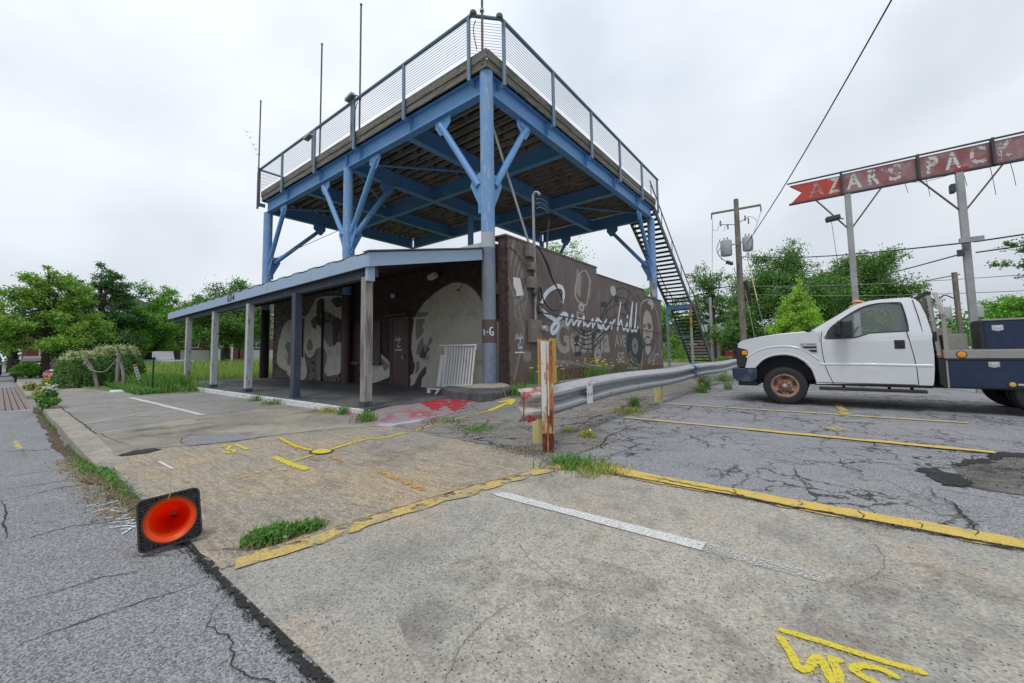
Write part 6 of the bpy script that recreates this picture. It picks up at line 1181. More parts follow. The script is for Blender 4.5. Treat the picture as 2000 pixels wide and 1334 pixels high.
mb=MB(); mb.prism([(-.070,.22),(.060,.22),(.060,1.285),(.045,1.27),(.0255,1.28),(.0165,.425),(-.03,.395),(-.070,.415)],R_,.0,.012); mb.prism([(.048,.22),(.060,.22),(.060,1.285),(.048,1.285)],R_,-.05,-.001); mb.prism([(-.070,.22),(-.058,.22),(-.058,1.285),(-.070,1.285)],R_,.014,.08); mb.build('rust_flange','rustpost',rp_)
mb=MB(); mb.prism([(-.071,-.05),(.061,-.05),(.061,.219),(-.071,.219)],R_,-.002,.014); mb.build('rusty_foot','rustdark',rp_)

# ================= CONE lying on its side, base towards us =================
cn=thing('traffic_cone','orange traffic cone fallen over, black square base facing the street corner','traffic cone',(-3.3,.78,0))
c0=Vector((-3.19,.70,.165)); 
# base plane basis: normal towards the camera side
nrm=Vector((.945,-.235,.225)).normalized(); uu=Vector((.24,.97,.0)).normalized(); uu=(uu-nrm*uu.dot(nrm)).normalized(); vv=nrm.cross(uu); 
rot=R(5); U=uu*math.cos(rot)+vv*math.sin(rot); V=-uu*math.sin(rot)+vv*math.cos(rot)
cc=lambda a,b,c:tuple(c0+U*a+V*b+nrm*c)
s_=.150; rc_=.03; 
def rsq(s,rc): return [(sx_*(s-rc)+rc*math.cos(t),sy_*(s-rc)+rc*math.sin(t)) for sx_,sy_,t0 in ((1,1,0),(-1,1,1.5708),(-1,-1,3.1416),(1,-1,4.7124)) for t in (t0,t0+.52,t0+1.05,t0+1.5708)]
sq=rsq(s_,rc_); hole=[(.128*math.cos(t*.1745),.128*math.sin(t*.1745)) for t in range(36)]
mb=MB(); tr=tessellate_polygon([[Vector((u,v,0)) for u,v in sq],[Vector((u,v,0)) for u,v in hole]]); al=sq+hole; k=len(al)
mb.v=[cc(u,v,-.012) for u,v in al]+[cc(u,v,-.030) for u,v in al]; mb.f=[tuple(t) for t in tr]+[tuple(i+k for i in t) for t in tr]
for i in range(len(sq)): a=i;b=(i+1)%len(sq); mb.f.append((a,b,b+k,a+k))
for i in range(36): a=len(sq)+i;b=len(sq)+(i+1)%36; mb.f.append((a,b,b+k,a+k))
bs=mb.build('base','conebase',cn)
mb=MB()   # raised rim and ribs on the underside
def rr_(P1,P2,w): mb.bar(cc(*P1,-.003),cc(*P2,-.003),w,.018,tuple(nrm))
for i in range(len(sq)): rr_([c*.975 for c in sq[i]],[c*.975 for c in sq[(i+1)%len(sq)]],.010)
for i in range(36): rr_([c*1.035 for c in hole[i]],[c*1.035 for c in hole[(i+1)%36]],.007)
for sx_,sy_ in ((1,0),(-1,0),(0,1),(0,-1)):
    for q in (-.09,-.07,-.045,-.015,.015,.045,.07,.09):
        r0=math.sqrt(max(0,.128**2-q*q)); P1=(sx_*r0+(q if sx_==0 else 0),sy_*r0+(q if sy_==0 else 0)); P2=(sx_*.143+(q if sx_==0 else 0),sy_*.143+(q if sy_==0 else 0)); rr_(P1,P2,.005)
for sx_,sy_ in ((1,1),(-1,1),(-1,-1),(1,-1)):
    for q in (-.035,-.018,0,.018,.035): rr_((sx_*(.093+q*.6),sy_*(.093-q*.6)),(sx_*(.125+q*.4),sy_*(.125-q*.4)),.0055)
    pass
mb.build('base_ribs','conebase',bs)
mb=MB(); prof2=[(.131,-.001),(.129,-.008),(.117,-.016),(.104,-.024),(.096,-.05),(.090,-.10),(.077,-.2),(.052,-.40),(.034,-.56),(.026,-.64)]
nn=40
for (r0,h) in prof2:
    for i in range(nn): a=i*6.2832/nn; mb.v.append(cc(r0*math.cos(a),r0*math.sin(a),h))
for (r0,h) in prof2[::-1]:
    for i in range(nn): a=i*6.2832/nn; mb.v.append(cc((r0-.003)*math.cos(a),(r0-.003)*math.sin(a),h))
K=len(prof2)*2
for j in range(K-1):
    for i in range(nn): a=j*nn+i;b=j*nn+(i+1)%nn; mb.f.append((a,b,b+nn,a+nn))
mb.build('cone_body','orange',cn,True)
mb=MB(); mb.v=[cc(.026*math.cos(i*.5236),.026*math.sin(i*.5236),-.630) for i in range(12)]; mb.f=[tuple(range(12))]; mb.build('tip_opening','cream',cn)
mb=MB(); mb.tube([cc(-.005,.118,.012),cc(.002,.135,.016),cc(.012,.158,.006)],.0035,5); mb.build('grass_straw','dry_blade',cn)

# ================= white picket gate leaning on the column =================
gt=thing('picket_gate','white picket gate panel leaning against the near blue column','gate',(-7.6,7.4,.13))
gx0,gx1=-8.12,-6.93; 
MT['gatewhite']=mat('chipped_white_gate_paint',(.60,.61,.62),.7,layers=[(9,.6,.68,(.32,.29,.25),.7,(1,1,.4))],bump=(25,.3,.003))
for i in range(11):
    x=gx0+.16+i*.101; MB().bar((x-.03,7.42,.28),(x,7.56,1.37),.05,.028,(0,-1,.1)).build('picket','gatewhite',gt,bevel=.004)
MB().bar((gx0-.12,7.54,1.385),(gx1,7.56,1.37),.10,.045).build('top_rail','gatewhite',gt,bevel=.005)
MB().bar((gx0-.0,7.58,1.30),(gx1,7.59,1.29),.03,.08).build('top_rail','gatewhite',gt,bevel=.005)
MB().bar((gx0+.0,7.45,.30),(gx1-.03,7.46,.33),.05,.09).build('bottom_rail','gatewhite',gt,bevel=.005)
MB().bar((gx0-.02,7.38,.28),(gx0+.02,7.50,1.12),.11,.05,(0,-1,.2)).build('end_stile','gatewhite',gt,bevel=.006)
MB().bar((gx0+.08,7.45,.28),(gx0+.10,7.57,1.34),.07,.05,(0,-1,.2)).build('end_stile','gatewhite',gt,bevel=.006)
MB().bar((gx0-.16,7.16,.24),(gx0+.32,7.10,.25),.12,.04).build('foot_board','gatewhite',gt,bevel=.005)
MB().bar((gx0-.08,7.10,.10),(gx0-.08,7.12,.235),.12,.06).build('foot','gatewhite',gt,bevel=.005); MB().bar((gx0+.22,7.02,.08),(gx0+.30,7.10,.23),.10,.06).build('foot','gatewhite',gt,bevel=.005)

# ================= utility poles & wires =================
up_=thing('utility_pole','tall wooden utility pole with two grey transformers beyond the truck nose','utility pole',(-3.3,25.2,0))
MB().tube([(-3.32,25.2,-.2),(-3.32,25.2,5),(-3.30,25.2,9.55)],[.17,.155,.12],14).build('pole','poletree',up_,True)
MB().bar((-4.55,25.0,8.95),(-2.15,25.3,8.97),.09,.10).build('crossarm','poletree',up_)
for x,y in ((-4.52,24.95),(-2.16,25.25)):
    m_=MB()
    for k in range(5): m_.lathe([(.02,0),(.05,.02),(.02,.05)],(x,y,8.60+.06*k),2,8)
    m_.build('insulator','ceramic',up_,True)
for x,y,z,r0,h in ((-3.88,25.0,6.40,.29,.85),(-2.86,25.2,6.55,.25,.75)):
    t_=MB().lathe([(0,0),(r0*.9,0),(r0,.04),(r0,h-.05),(r0*.96,h),(r0*.5,h+.05),(0,h+.06)],(x,y,z),2,18).build('transformer','ptop',up_,True)
    for dx in (-.08,.08): MB().lathe([(.02,0),(.04,.03),(.02,.06),(.04,.09),(.02,.12),(.035,.15),(0,.17)],(x+dx,y,z+h+.03),2,8).build('bushing','ceramic',t_)
    MB().box(min(x,-3.3),max(x,-3.3),y-.03,y+.03,z+h*.65,z+h*.72).build('bracket','galv',t_)
for x,z in ((-3.75,8.1),(-4.1,8.35),(-2.9,8.4),(-2.75,8.2)): MB().lathe([(.02,0),(.045,.05),(.02,.1),(.045,.15),(.02,.2),(.045,.25),(.02,.32)],(x,25.1,z-.2),2,8).build('cutout_switch','ceramic',up_)
MB().bar((-4.15,25.1,8.25),(-3.3,25.15,8.1),.03,.03).build('bracket','signframe',up_); MB().bar((-3.3,25.15,8.15),(-2.7,25.1,8.4),.03,.03).build('bracket','signframe',up_)
def W_(pts,r=.012,name='wire',m='wire',par=None): return MB().tube(smoothp(pts,6),r,5).build(name,m,par or up_,True)
W_([(-4.12,25.1,8.5),(-4.3,25.1,7.95),(-4.52,25,8.05)],.010); W_([(-3.95,25,7.8),(-3.85,25,8.1),(-3.75,25,8.0)],.010); W_([(-4.1,25,7.0),(-4.3,25,6.6),(-4.0,25,6.15),(-3.7,25,6.0)],.018); W_([(-4.15,25,7.4),(-4.35,25,6.8),(-4.1,25,6.2)],.018); W_([(-2.66,25.1,7.4),(-2.6,25,6.8),(-2.9,25,6.3),(-3.2,25,6.1)],.018); W_([(-2.75,25.1,8.4),(-2.5,25.1,8.3),(-2.35,25.1,8.0)],.010)
W_([(-2.16,25.2,8.6),(-2.5,25.2,7.6),(-2.75,25.2,7.1)],.010); W_([(-3.3,25,5.9),(-3.45,25,5.3),(-3.55,25,5.7)],.018)
for i in range(3): MB().lathe([(0,-.07),(.1,-.07),(.1,.07),(0,.07)],(-3.85+.1*i,24.95,6.02-.05*i),0,8).build('splice_box','signframe',up_)
m_=MB()
for k in range(9): m_.tube([(-3.08+.018*k-.06,25.0+.02*(k%3),4.85+random.uniform(-.1,.05)),(-2.98+.02*k-.06,25.0,4.3),(-2.90+.02*k-.08,25.02,3.65+random.uniform(-.2,.2))],.016,5)
m_.build('cable_coil','wire',up_,True)
for i,(p,q,r0,lab,m) in enumerate([((-4.5,25,8.55),(-11.5,60,6.2),.014,'power line dropping from the left end of the pole crossarm','wirelight'),((-2.9,25.1,6.9),(1.9,12.2,9.4),.02,'thick black overhead line rising steeply to the upper right sky','wire'),((-3.2,25.1,6.25),(3.0,14.8,3.72),.02,'upper twisted service line running from the wooden pole to the sign pole','wire'),((3.1,14.8,3.72),(12,13,4.2),.02,'upper service line leaving the right sign pole toward the frame edge','wire'),((2.85,14.8,3.45),(-2.2,40,6.2),.018,'lower service line running back from the right sign pole over the trees','wire'),((3.1,14.8,3.45),(12,12.9,4.0),.018,'lower service line leaving the right sign pole toward the frame edge','wire'),((-3.1,25.1,4.6),(6,22,3.6),.014,'middle phone line passing behind the small bright tree','wirelight'),((-3.1,25.1,4.15),(7,22,3.0),.014,'lowest phone line passing behind the small bright tree','wirelight'),((-2.9,25,6.2),(-1.9,23.5,.2),.016,'slanting guy wire with yellow guard on the right of the wooden pole','wirelight'),((-6.3,9.75,2.30),(-6.3,22.6,2.02),.022,'black service cable strung along the brown mural wall','wire'),((-6.3,22.6,2.02),(-6.8,28.4,2.1),.018,'short grey cable from the mural wall end to the staircase post','wirelight'),((-3.1,25.1,4.5),(-2.3,22.0,.6),.014,'thin second guy wire running down close beside the wooden pole','wirelight'),((-3.3,25.2,3.6),(-9,45,3.0),.014,'thin phone line behind the staircase running to the distant pole','wirelight')]):
    p=Vector(p);q=Vector(q); n_=10; sag=.015*(q-p).length if i not in (8,11) else 0
    if i==9: sag=.02
    o=MB().tube([p.lerp(q,t/n_)+Vector((0,0,-sag*math.sin(math.pi*t/n_))) for t in range(n_+1)],r0,5).build('overhead_wire' if i not in (8,11) else 'guy_wire',m,None,True); tag(o,lab,'wire')
    if i==8:
        g_=MB().tube([p.lerp(q,.05),p.lerp(q,.42)],.03,6).build('guy_guard','yellowpost',None,True); tag(g_,'yellow plastic guard sleeve on the slanting guy wire','guy guard')
u3=thing('utility_pole','distant wooden pole with two pale transformers rising behind the truck bed','utility pole',(8.8,47.4,0))
MB().tube([(8.75,47.4,0),(8.7,47.4,7.1)],.17,10).build('pole','poletree',u3,True)
for x in (8.0,9.7): MB().lathe([(0,0),(.33,0),(.35,.05),(.35,.9),(.1,1.0),(0,1.0)],(x,47.3,3.4),2,12).build('transformer','ptop',u3,True)
MB().bar((7.0,47.3,6.6),(9.0,47.3,6.9),.08,.08).build('crossarm','poletree',u3); W_([(7.2,47.2,5.2),(7.6,47.2,4.9),(8.0,47.2,5.3),(8.5,47.2,5.0)],.05,'wire','wire',u3)
u2=thing('utility_pole','grey metal pole with floodlights seen between staircase and airy tree','utility pole',(-8.1,42,0))
MB().tube([(-8.1,42,-.2),(-8.1,42,6.2)],.14,10).build('pole','polegrey',u2,True)
for x in (-8.7,-7.5): MB().box(x-.25,x+.25,41.8,42.1,2.9,3.6).build('switch_box','ptop',u2)
MB().box(-7.6,-7.2,41.6,41.78,2.5,2.75).build('floodlight','signframe',u2); MB().bar((-8.1,41.8,5.3),(-7.3,41.6,5.1),.06,.06).build('arm','galv',u2)
# ================= VEGETATION =================
random.seed(21); RNG=np.random.default_rng(21)
def quads(C,size,flat=.6,aspect=.55):
    """leaf quads at centres C (n,3)"""
    n=len(C); s=size*RNG.uniform(.6,1.3,(n,1))
    a=RNG.normal(size=(n,3)); a/=np.linalg.norm(a,axis=1,keepdims=True)
    b=RNG.normal(size=(n,3)); b[:,2]+=0; b-=a*(a*b).sum(1,keepdims=True); b/=np.linalg.norm(b,axis=1,keepdims=True)
    V=np.stack([C-a*s*.5,C+b*s*aspect*.5,C+a*s*.5,C-b*s*aspect*.5],1)
    return V.reshape(-1,3)
def tree(name,lab,base,h,crown,nl,ls,m,trunk_r=.2,nb=9,fork=.35,group=None,dens=.5,lean=(0,0),sub=7,bk='bark',clr=.34,cat='tree'):
    """crown: list of (dx,dy,z,rx,ry,rz) ellipsoids"""
    t=thing(name,lab,cat,base,group); B=Vector(base); mb=MB()
    ft=B+Vector((lean[0],lean[1],h*fork)); mb.tube([B-Vector((0,0,.3)),B+Vector((lean[0]*.4,lean[1]*.4,h*fork*.5)),ft],[trunk_r*1.2,trunk_r,trunk_r*.8],9)
    top=B+Vector((lean[0],lean[1],h*.82)); mb.tube([ft,ft.lerp(top,.5)+Vector((random.uniform(-.2,.2),random.uniform(-.2,.2),0)),top],[trunk_r*.78,trunk_r*.45,trunk_r*.12],7)
    mb.build('trunk',bk,t,True); ends=[]
    tot=sum(c[3]*c[4]*c[5] for c in crown); lim=MB()
    for c in crown:
        k=max(2,int(nb*c[3]*c[4]*c[5]/tot+.5)); cc_=B+Vector((c[0],c[1],c[2]))
        for i in range(k):
            th=random.uniform(0,6.283); u=random.uniform(-.75,.95); q=math.sqrt(1-u*u); e=cc_+Vector((c[3]*q*math.cos(th),c[4]*q*math.sin(th),c[5]*u))*random.uniform(.72,.95)
            s0=ft.lerp(top,random.uniform(0,.75)*(1 if e.z>ft.z+.3 else .15)); mid=s0.lerp(e,.5)+Vector((random.uniform(-.3,.3),random.uniform(-.3,.3),random.uniform(.0,.5)))*h*.05
            lim.tube([s0,mid,e],[trunk_r*.34,trunk_r*.2,trunk_r*.05],5,False)
            for j in range(sub):
                s1=mid.lerp(e,random.random()); d=Vector((random.gauss(0,1),random.gauss(0,1),random.gauss(.1,.6))).normalized()*min(c[3],c[4],c[5])*random.uniform(.35,.75); e2=s1+d
                w_=((e2.x-cc_.x)/c[3])**2+((e2.y-cc_.y)/c[4])**2+((e2.z-cc_.z)/c[5])**2
                if w_>1.15: e2=cc_+(e2-cc_)/math.sqrt(w_)*1.04
                lim.tube([s1,e2],[trunk_r*.11,trunk_r*.03],4,False); ends+=[(s1.lerp(e2,.55),.8),(e2,1.)]
            ends.append((e,1.))
    lim.build('limbs',bk,t,True)
    P=np.array([tuple(e[0]) for e in ends]); n=len(P); rad=min(min(c[3:6]) for c in crown)*clr
    idx=RNG.integers(0,n,nl); wts=RNG.uniform(.55,1.25,n)[idx][:,None]
    off=RNG.normal(size=(nl,3))*rad*wts*.5; off[:,2]*=.8
    V=quads(P[idx]+off,ls); mesh_np('crown',V,4,m,t); return t
def at(x,y): return (x,y,0)
LT='street trees along the left pavement'
tree('street_tree','large yellow green street tree at the far left with dark trunk behind the stop sign',(-39.7,1.9,0),7.0,[(0,.1,6.3,1.3,1.3,1.2),(0,-1.4,5.4,1.5,1.3,1.3),(0,1.3,5.2,1.4,1.1,1.2),(0,1.8,4.4,1.6,1.4,1.1),(0,-2.6,3.0,2.6,2.0,.9),(0,.6,3.4,2.4,2.4,1.0),(0,2.4,2.9,1.8,1.5,.8),(.5,0,2.3,2.4,3.0,.7)],44000,.15,'leaf_yellow',.21,50,.30,LT,clr=.5)
tree('street_tree','tall mid green tree with sky showing through, second from the left',(-45.7,4.9,0),8.5,[(0,-.5,8.2,1.2,1.1,1.2),(0,.9,7.8,1.1,1.0,1.1),(0,-1.5,6.8,1.4,1.2,1.2),(0,1.7,6.4,1.4,1.2,1.3),(0,-.3,5.2,2.6,2.6,1.2),(0,-2.0,4.0,2.2,2.0,1.2),(0,2.2,3.9,2.2,1.9,1.1),(0,0,2.5,2.8,3.6,1.1),(0,-1,1.6,2,2.6,.8)],44000,.16,'leaf_dark',.24,50,.36,LT,clr=.48)
tree('street_tree','fresh green tree left of the porch in front of the brick houses',(-47.2,8.8,0),8.2,[(0,-.5,7.2,1.2,1.2,1.2),(0,.7,6.5,1.4,1.3,1.1),(0,-1.6,5.2,1.7,1.6,1.2),(0,1.7,5.2,1.9,1.8,1.2),(0,0,4.2,2.8,3.0,1.2),(0,-2.2,3.0,2.2,1.8,1.0),(0,2.0,2.8,2.4,2.2,1.0),(0,0,1.9,2.4,3.0,.8)],44000,.16,'leaf_bright',.22,52,.30,LT,clr=.48)
tree('street_tree','broad green tree seen between the white porch posts',(-40,12.1,0),8.2,[(0,.2,7.0,1.6,1.6,1.3),(0,-1.7,5.0,2.0,1.8,1.3),(0,1.9,4.9,2.0,1.9,1.3),(0,0,3.8,3.0,3.4,1.2),(0,-1.6,2.6,2.2,2.1,.9),(0,2.2,2.6,2.2,2.1,.9)],44000,.16,'leaf_mid',.24,48,.26,LT,clr=.65)
tree('street_tree','pale green tree crown showing behind the fresh green tree',(-56,12.3,0),8.8,[(0,0,6.6,3.0,3.2,1.9),(0,1,4.6,3.6,4.0,2.0)],9000,.28,'leaf_olive',.25,16,.3,LT)
tree('street_tree','dark street tree farther down the pavement past the large yellow green one',(-66,.9,0),8.4,[(0,0,5.6,4.0,3.0,2.0),(0,0,3.6,4.0,3.4,1.4)],9000,.28,'leaf_dark',.35,16,.3,LT)
tree('street_tree','low bright tree crown at the left picture edge over the street',(-50,-1.6,0),6.4,[(0,0,4.6,2.6,2.2,1.3),(0,0,3.3,2.6,2.4,1.0)],11000,.20,'leaf_yellow',.28,18,.3,LT,clr=.5)
tree('street_tree','distant street tree closing the end of the road',(-110,-6,0),10,[(0,0,6.0,8,9,3.4),(0,0,2.6,8,9,2.0)],9000,.5,'leaf_dark',.4,14,.2,LT)
tree('street_tree','distant rounded green tree behind the end of the pavement',(-100,7,0),9,[(0,0,5.4,8,9,3.0),(0,0,2.6,8,9,2.0)],9000,.5,'leaf_mid',.4,14,.2,LT)
# trees behind the building, right side
RT='trees beyond the parking lot'
tree('shade_tree','green crown peeking over the brown parapet under the platform',(-23.2,40.5,0),14.6,[(0,0,12.2,2.6,2.6,1.9),(-1,0,9.6,3.6,3.4,2.2)],11000,.24,'leaf_bright',.3,18,.4,RT,clr=.5)
tree('airy_tree','thin leaved airy tree right of the staircase with sky between its branches',(-9.3,49.0,0),12.3,[(0,0,9.8,2.4,2.2,1.8),(-2.2,0,7.8,2.4,2.2,1.9),(2.2,0,8.0,2.0,2.2,1.8),(-1.2,0,5.4,3.2,2.6,2.0),(1.6,0,5.0,2.6,2.6,1.9),(0,0,3.0,3.6,3,1.4)],15000,.20,'leaf_mid',.24,44,.26,RT,sub=8,clr=.34)
tree('shade_tree','dense green tree immediately right of the wooden utility pole',(-2.7,45.0,0),11.6,[(.4,0,9.4,2.6,2.6,1.8),(-2.2,0,7.6,2.4,2.4,1.9),(2.4,0,7.8,2.4,2.4,1.9),(0,0,6.0,4.4,3.4,2.0),(-1.8,0,3.6,3.6,3.0,1.8),(2.2,0,3.6,3.4,3.0,1.8),(0,0,1.8,4.6,3.4,1.2),(3.2,0,5.4,2.6,2.6,1.8),(-3.0,0,5.2,2.0,2.4,1.8)],60000,.19,'leaf_mid',.28,66,.22,RT,clr=.62)
tree('shade_tree','wide dark green tree behind the white truck cab and sign pole',(2.2,48.0,0),11.2,[(.6,0,9.4,2.6,2.4,1.5),(-1.8,0,8.6,2.2,2.2,1.6),(3.2,0,7.6,2.4,2.4,1.6),(5.0,0,6.2,1.7,2.0,1.1),(.4,0,6.2,4.2,3.4,2.0),(2.0,0,4.4,4.0,3.2,1.8),(-1.4,0,3.6,3.6,3.2,1.8),(1.4,0,1.9,5.0,3.4,1.3),(2.6,0,8.8,1.8,2,1.3)],60000,.19,'leaf_mid',.30,66,.22,RT,clr=.62)
tree('shade_tree','green tree behind the staircase foot beside the brown wall end',(-15.5,47.5,0),9.0,[(0,0,6.6,3.2,3.0,2.0),(-1.6,0,4.2,3.6,3.2,2.0),(1.8,0,3.6,3.4,3.0,1.8),(0,0,2.0,4.6,3.4,1.2)],18000,.22,'leaf_bright',.26,26,.25,RT,clr=.5)
tree('shade_tree','low dark bushy tree between the red container and the utility pole',(-6.2,41.5,0),5.6,[(0,0,3.8,1.8,1.8,1.4),(1.2,0,2.6,2.2,2.0,1.3),(-.8,0,2.2,2.0,2.0,1.2),(.4,0,1.1,2.8,2.0,.8)],15000,.17,'leaf_mid',.18,22,.15,RT,clr=.5)
tree('conifer','small bright lime green feathery tree above the truck bonnet',(-1.05,31,0),5.7,[(0,0,2.4,1.65,1.5,.8),(0,0,3.3,1.35,1.3,.75),(0,0,4.1,1.0,.95,.6),(0,0,4.8,.62,.6,.5),(0,0,5.35,.28,.28,.4),(0,0,1.3,1.6,1.5,.8)],42000,.10,'leaf_lime',.11,90,.12,None,sub=6,clr=.75)
tree('shade_tree','bright tree cluster at the right edge above the navy tool box',(15.3,61.5,0),7.2,[(-2.4,0,4.6,2.0,2,1.3),(.6,0,5.2,2.6,2,1.3),(3.6,0,5.2,3,2,1.6),(0,0,3.0,5.5,3,1.6)],15000,.24,'leaf_bright',.25,22,.3,RT,clr=.5)
tree('shade_tree','dark leaved branch reaching into the picture at the right edge',(9.3,26.6,0),7.4,[(-3.0,-1.1,5.15,.75,.8,.26),(-3.1,-.9,4.45,.8,.8,.22),(-2.5,-.9,3.85,.6,.7,.20),(-1.0,-.4,4.9,1.3,1.4,.8),(.8,0,5.4,2.2,2.2,1.4),(-2.7,-1.0,5.5,.5,.6,.2)],9000,.12,'leaf_mid',.16,40,.45,RT,sub=5,clr=1.0)
# low distant tree belt that reads as one mass
mb=[]
for i in range(260):
    x=random.uniform(-60,60); y=random.uniform(84,100); c=np.array([x,y,random.uniform(1,5)]); mb.append(c+RNG.normal(size=(110,3))*np.array([2.4,2.,1.5]))
for i in range(150):
    y=random.uniform(-60,90); c=np.array([-150+random.uniform(-8,8),y*.8,random.uniform(.3,6)]); mb.append(c+RNG.normal(size=(260,3))*np.array([2.,2.6,1.8]))
mesh_np('distant_woods',quads(np.concatenate(mb),.7),4,'leaf_dark',None,'stuff')
# big hedge
def shrub(name,lab,cx,cy,rx,ry,h,n,ls,m,top=None,ntop=0,cat='shrub',group=None,rot=0):
    t=thing(name,lab,cat,(cx,cy,0),group); pts=[]
    k=max(14,int(rx*ry*22)); cs=[]
    for i in range(k):
        a=random.uniform(0,6.283); q=math.sqrt(random.random()); z=h*random.uniform(.08,.86)*(1-.25*q**3); cs.append((rx*q*math.cos(a)*.92,ry*q*math.sin(a)*.92,z))
    cs=np.array(cs); idx=RNG.integers(0,k,n); r0=min(rx,ry,h)*.30; P=cs[idx]+RNG.normal(size=(n,3))*r0*.55; P=P[(P[:,2]>.02)&(P[:,2]<h*1.08)]
    if name=='large_bush':   # clipped dome: leaves in a lumpy shell
        d=RNG.normal(size=(n,3)); d/=np.linalg.norm(d,axis=1,keepdims=True); d=np.sign(d)*np.abs(d)**.72; d[:,2]=np.abs(d[:,2])
        lump=1+.07*np.sin(d[:,0]*9+cx)*np.cos(d[:,1]*11+d[:,2]*7); P=d*np.array([rx,ry,h*.97])*(lump*(1-np.abs(RNG.normal(0,.07,n))))[:,None]; P=P[P[:,2]>.02]
    if rot: c,s=math.cos(rot),math.sin(rot); P[:,:2]=P[:,:2]@np.array([[c,s],[-s,c]])
    P+=np.array([cx,cy,0]); z=P[:,2]; mesh_np('foliage',quads(P,ls),4,m,t)
    if top:
        n2=ntop; sel=P[z>h*.74]; sel=sel[RNG.integers(0,len(sel),n2)]+RNG.normal(size=(n2,3))*.05+np.array([0,0,.06]); mesh_np('blossom',quads(sel,ls*.8),4,top,t)
    mb=MB()
    for i in range(7): a=random.uniform(0,6.28); mb.tube([(cx+.1*math.cos(a),cy+.1*math.sin(a),-.05),(cx+rx*.3*math.cos(a),cy+ry*.3*math.sin(a),h*.5),(cx+rx*.6*math.cos(a),cy+ry*.6*math.sin(a),h*.75)],[.03,.02,.01],5,False)
    mb.build('stems','bark',t); return t
shrub('large_bush','big overgrown bush with creamy blossom behind the rope posts',-25.0,3.28,1.3,1.0,1.72,38000,.07,'leaf_bush','leaf_blossom',4200)
shrub('large_bush','left end of the overgrown bush nearer the stop sign',-24.6,2.12,1.2,.72,1.45,24000,.07,'leaf_bush','leaf_blossom',2000)
shrub('weed_clump','leafy weed clump growing over the kerb beside the brick crossing',-14.6,.80,.55,.20,.50,1500,.09,'weed_blade','petalwhite',60,'weed')
shrub('weed_clump','small weeds on the pavement edge beyond the kerb clump',-19.0,.95,.7,.25,.22,700,.08,'leaf_olive',None,0,'weed')
shrub('weed_clump','low grassy clump on the far kerb corner',-23.5,.95,.8,.35,.30,700,.09,'leaf_olive',None,0,'weed')
shrub('weed_mound','orange tinged weed mound under the leaning stop sign',-27.6,1.75,1.3,.5,.34,3600,.07,'leaf_olive','petal',120,'weed')
shrub('bright_shrub','bright green shrub beside the dark red car',-40,-.0+1.3,1.2,.7,1.1,1800,.16,'leaf_bright',None,0)
shrub('round_shrub','rounded green shrub behind the staircase posts',-13.6,46.5,2.2,1.4,2.0,2600,.17,'leaf_bright',None,0); shrub('long_hedge','low dark hedge above the red container',-9.5,66,5,1.2,3.2,3500,.25,'leaf_dark',None,0,'hedge')
# grass & meadow
def blades(name,pts,hgt,m,wid=.012,lean=.35,kind='stuff',parent=None,zf=None):
    P=np.asarray(pts,dtype=float); n=len(P); z=np.array([zf(x,y) for x,y in P]) if zf else np.zeros(n)
    h=hgt*RNG.uniform(.45,1.2,n); a=RNG.uniform(0,6.283,n); w=wid*RNG.uniform(.6,1.4,n); l=RNG.normal(0,lean,(n,2))*h[:,None]
    B=np.stack([P[:,0],P[:,1],z],1); dx=np.stack([np.cos(a)*w,np.sin(a)*w,np.zeros(n)],1); M_=B+np.stack([l[:,0]*.35,l[:,1]*.35,h*.6],1); T=B+np.stack([l[:,0],l[:,1],h],1)
    V=np.stack([B-dx,B+dx,M_+dx*.7,M_-dx*.7, M_-dx*.7,M_+dx*.7,T+dx*.1,T-dx*.1],1).reshape(-1,3)
    return mesh_np(name,V,4,m,parent,kind)
def field(n,x0,x1,y0,y1,ok=None):
    P=np.stack([RNG.uniform(x0,x1,n),RNG.uniform(y0,y1,n)],1)
    if ok: P=P[np.array([ok(x,y) for x,y in P])]
    return P
MB().add([(-90,3.2,.0),(-17.4,3.9,.0),(-17.4,4.4,.0),(-21.9,4.4,.0),(-21.9,60,.0),(-90,60,.0)],[(0,1,2,3),(0,3,4,5)]).build('meadow_soil','grassground')['kind']='structure'
MB().add([(-60,24,-.02),(60,42.1,-.02),(60,90,-.02),(-60,90,-.02)],[(0,1,2,3)]).build('grass','grassground')['kind']='structure'
okf=lambda x,y: y>2.75+(-x-18)*.02+ (.4 if x<-24 else 0) and (x<-21.9 or y<4.3)
blades('meadow_grass',field(34000,-32,-16.9,3.3,24,lambda x,y: okf(x,y)),.46,'grass_blade',.012,.22)
blades('meadow_grass',field(16000,-46,-30,4,34,okf),.9,'grass_blade',.02,.22)
blades('meadow_weeds',field(11000,-26,-16.9,2.75,4.6,okf),.20,'weed_blade',.022,.5)
blades('meadow_weeds',field(3500,-22,-17.2,3.3,4.3,okf),.50,'weed_blade',.016,.3)
P=field(900,-34,-18,3.2,22,okf); P=P; h=RNG.uniform(.45,.95,len(P)); mesh_np('meadow_flowers',quads(np.stack([P[:,0],P[:,1],h],1),.055),4,'petal',None,'stuff')
blades('far_grass',field(9000,-18,-2,43,60),.35,'grass_blade',.05,.3)
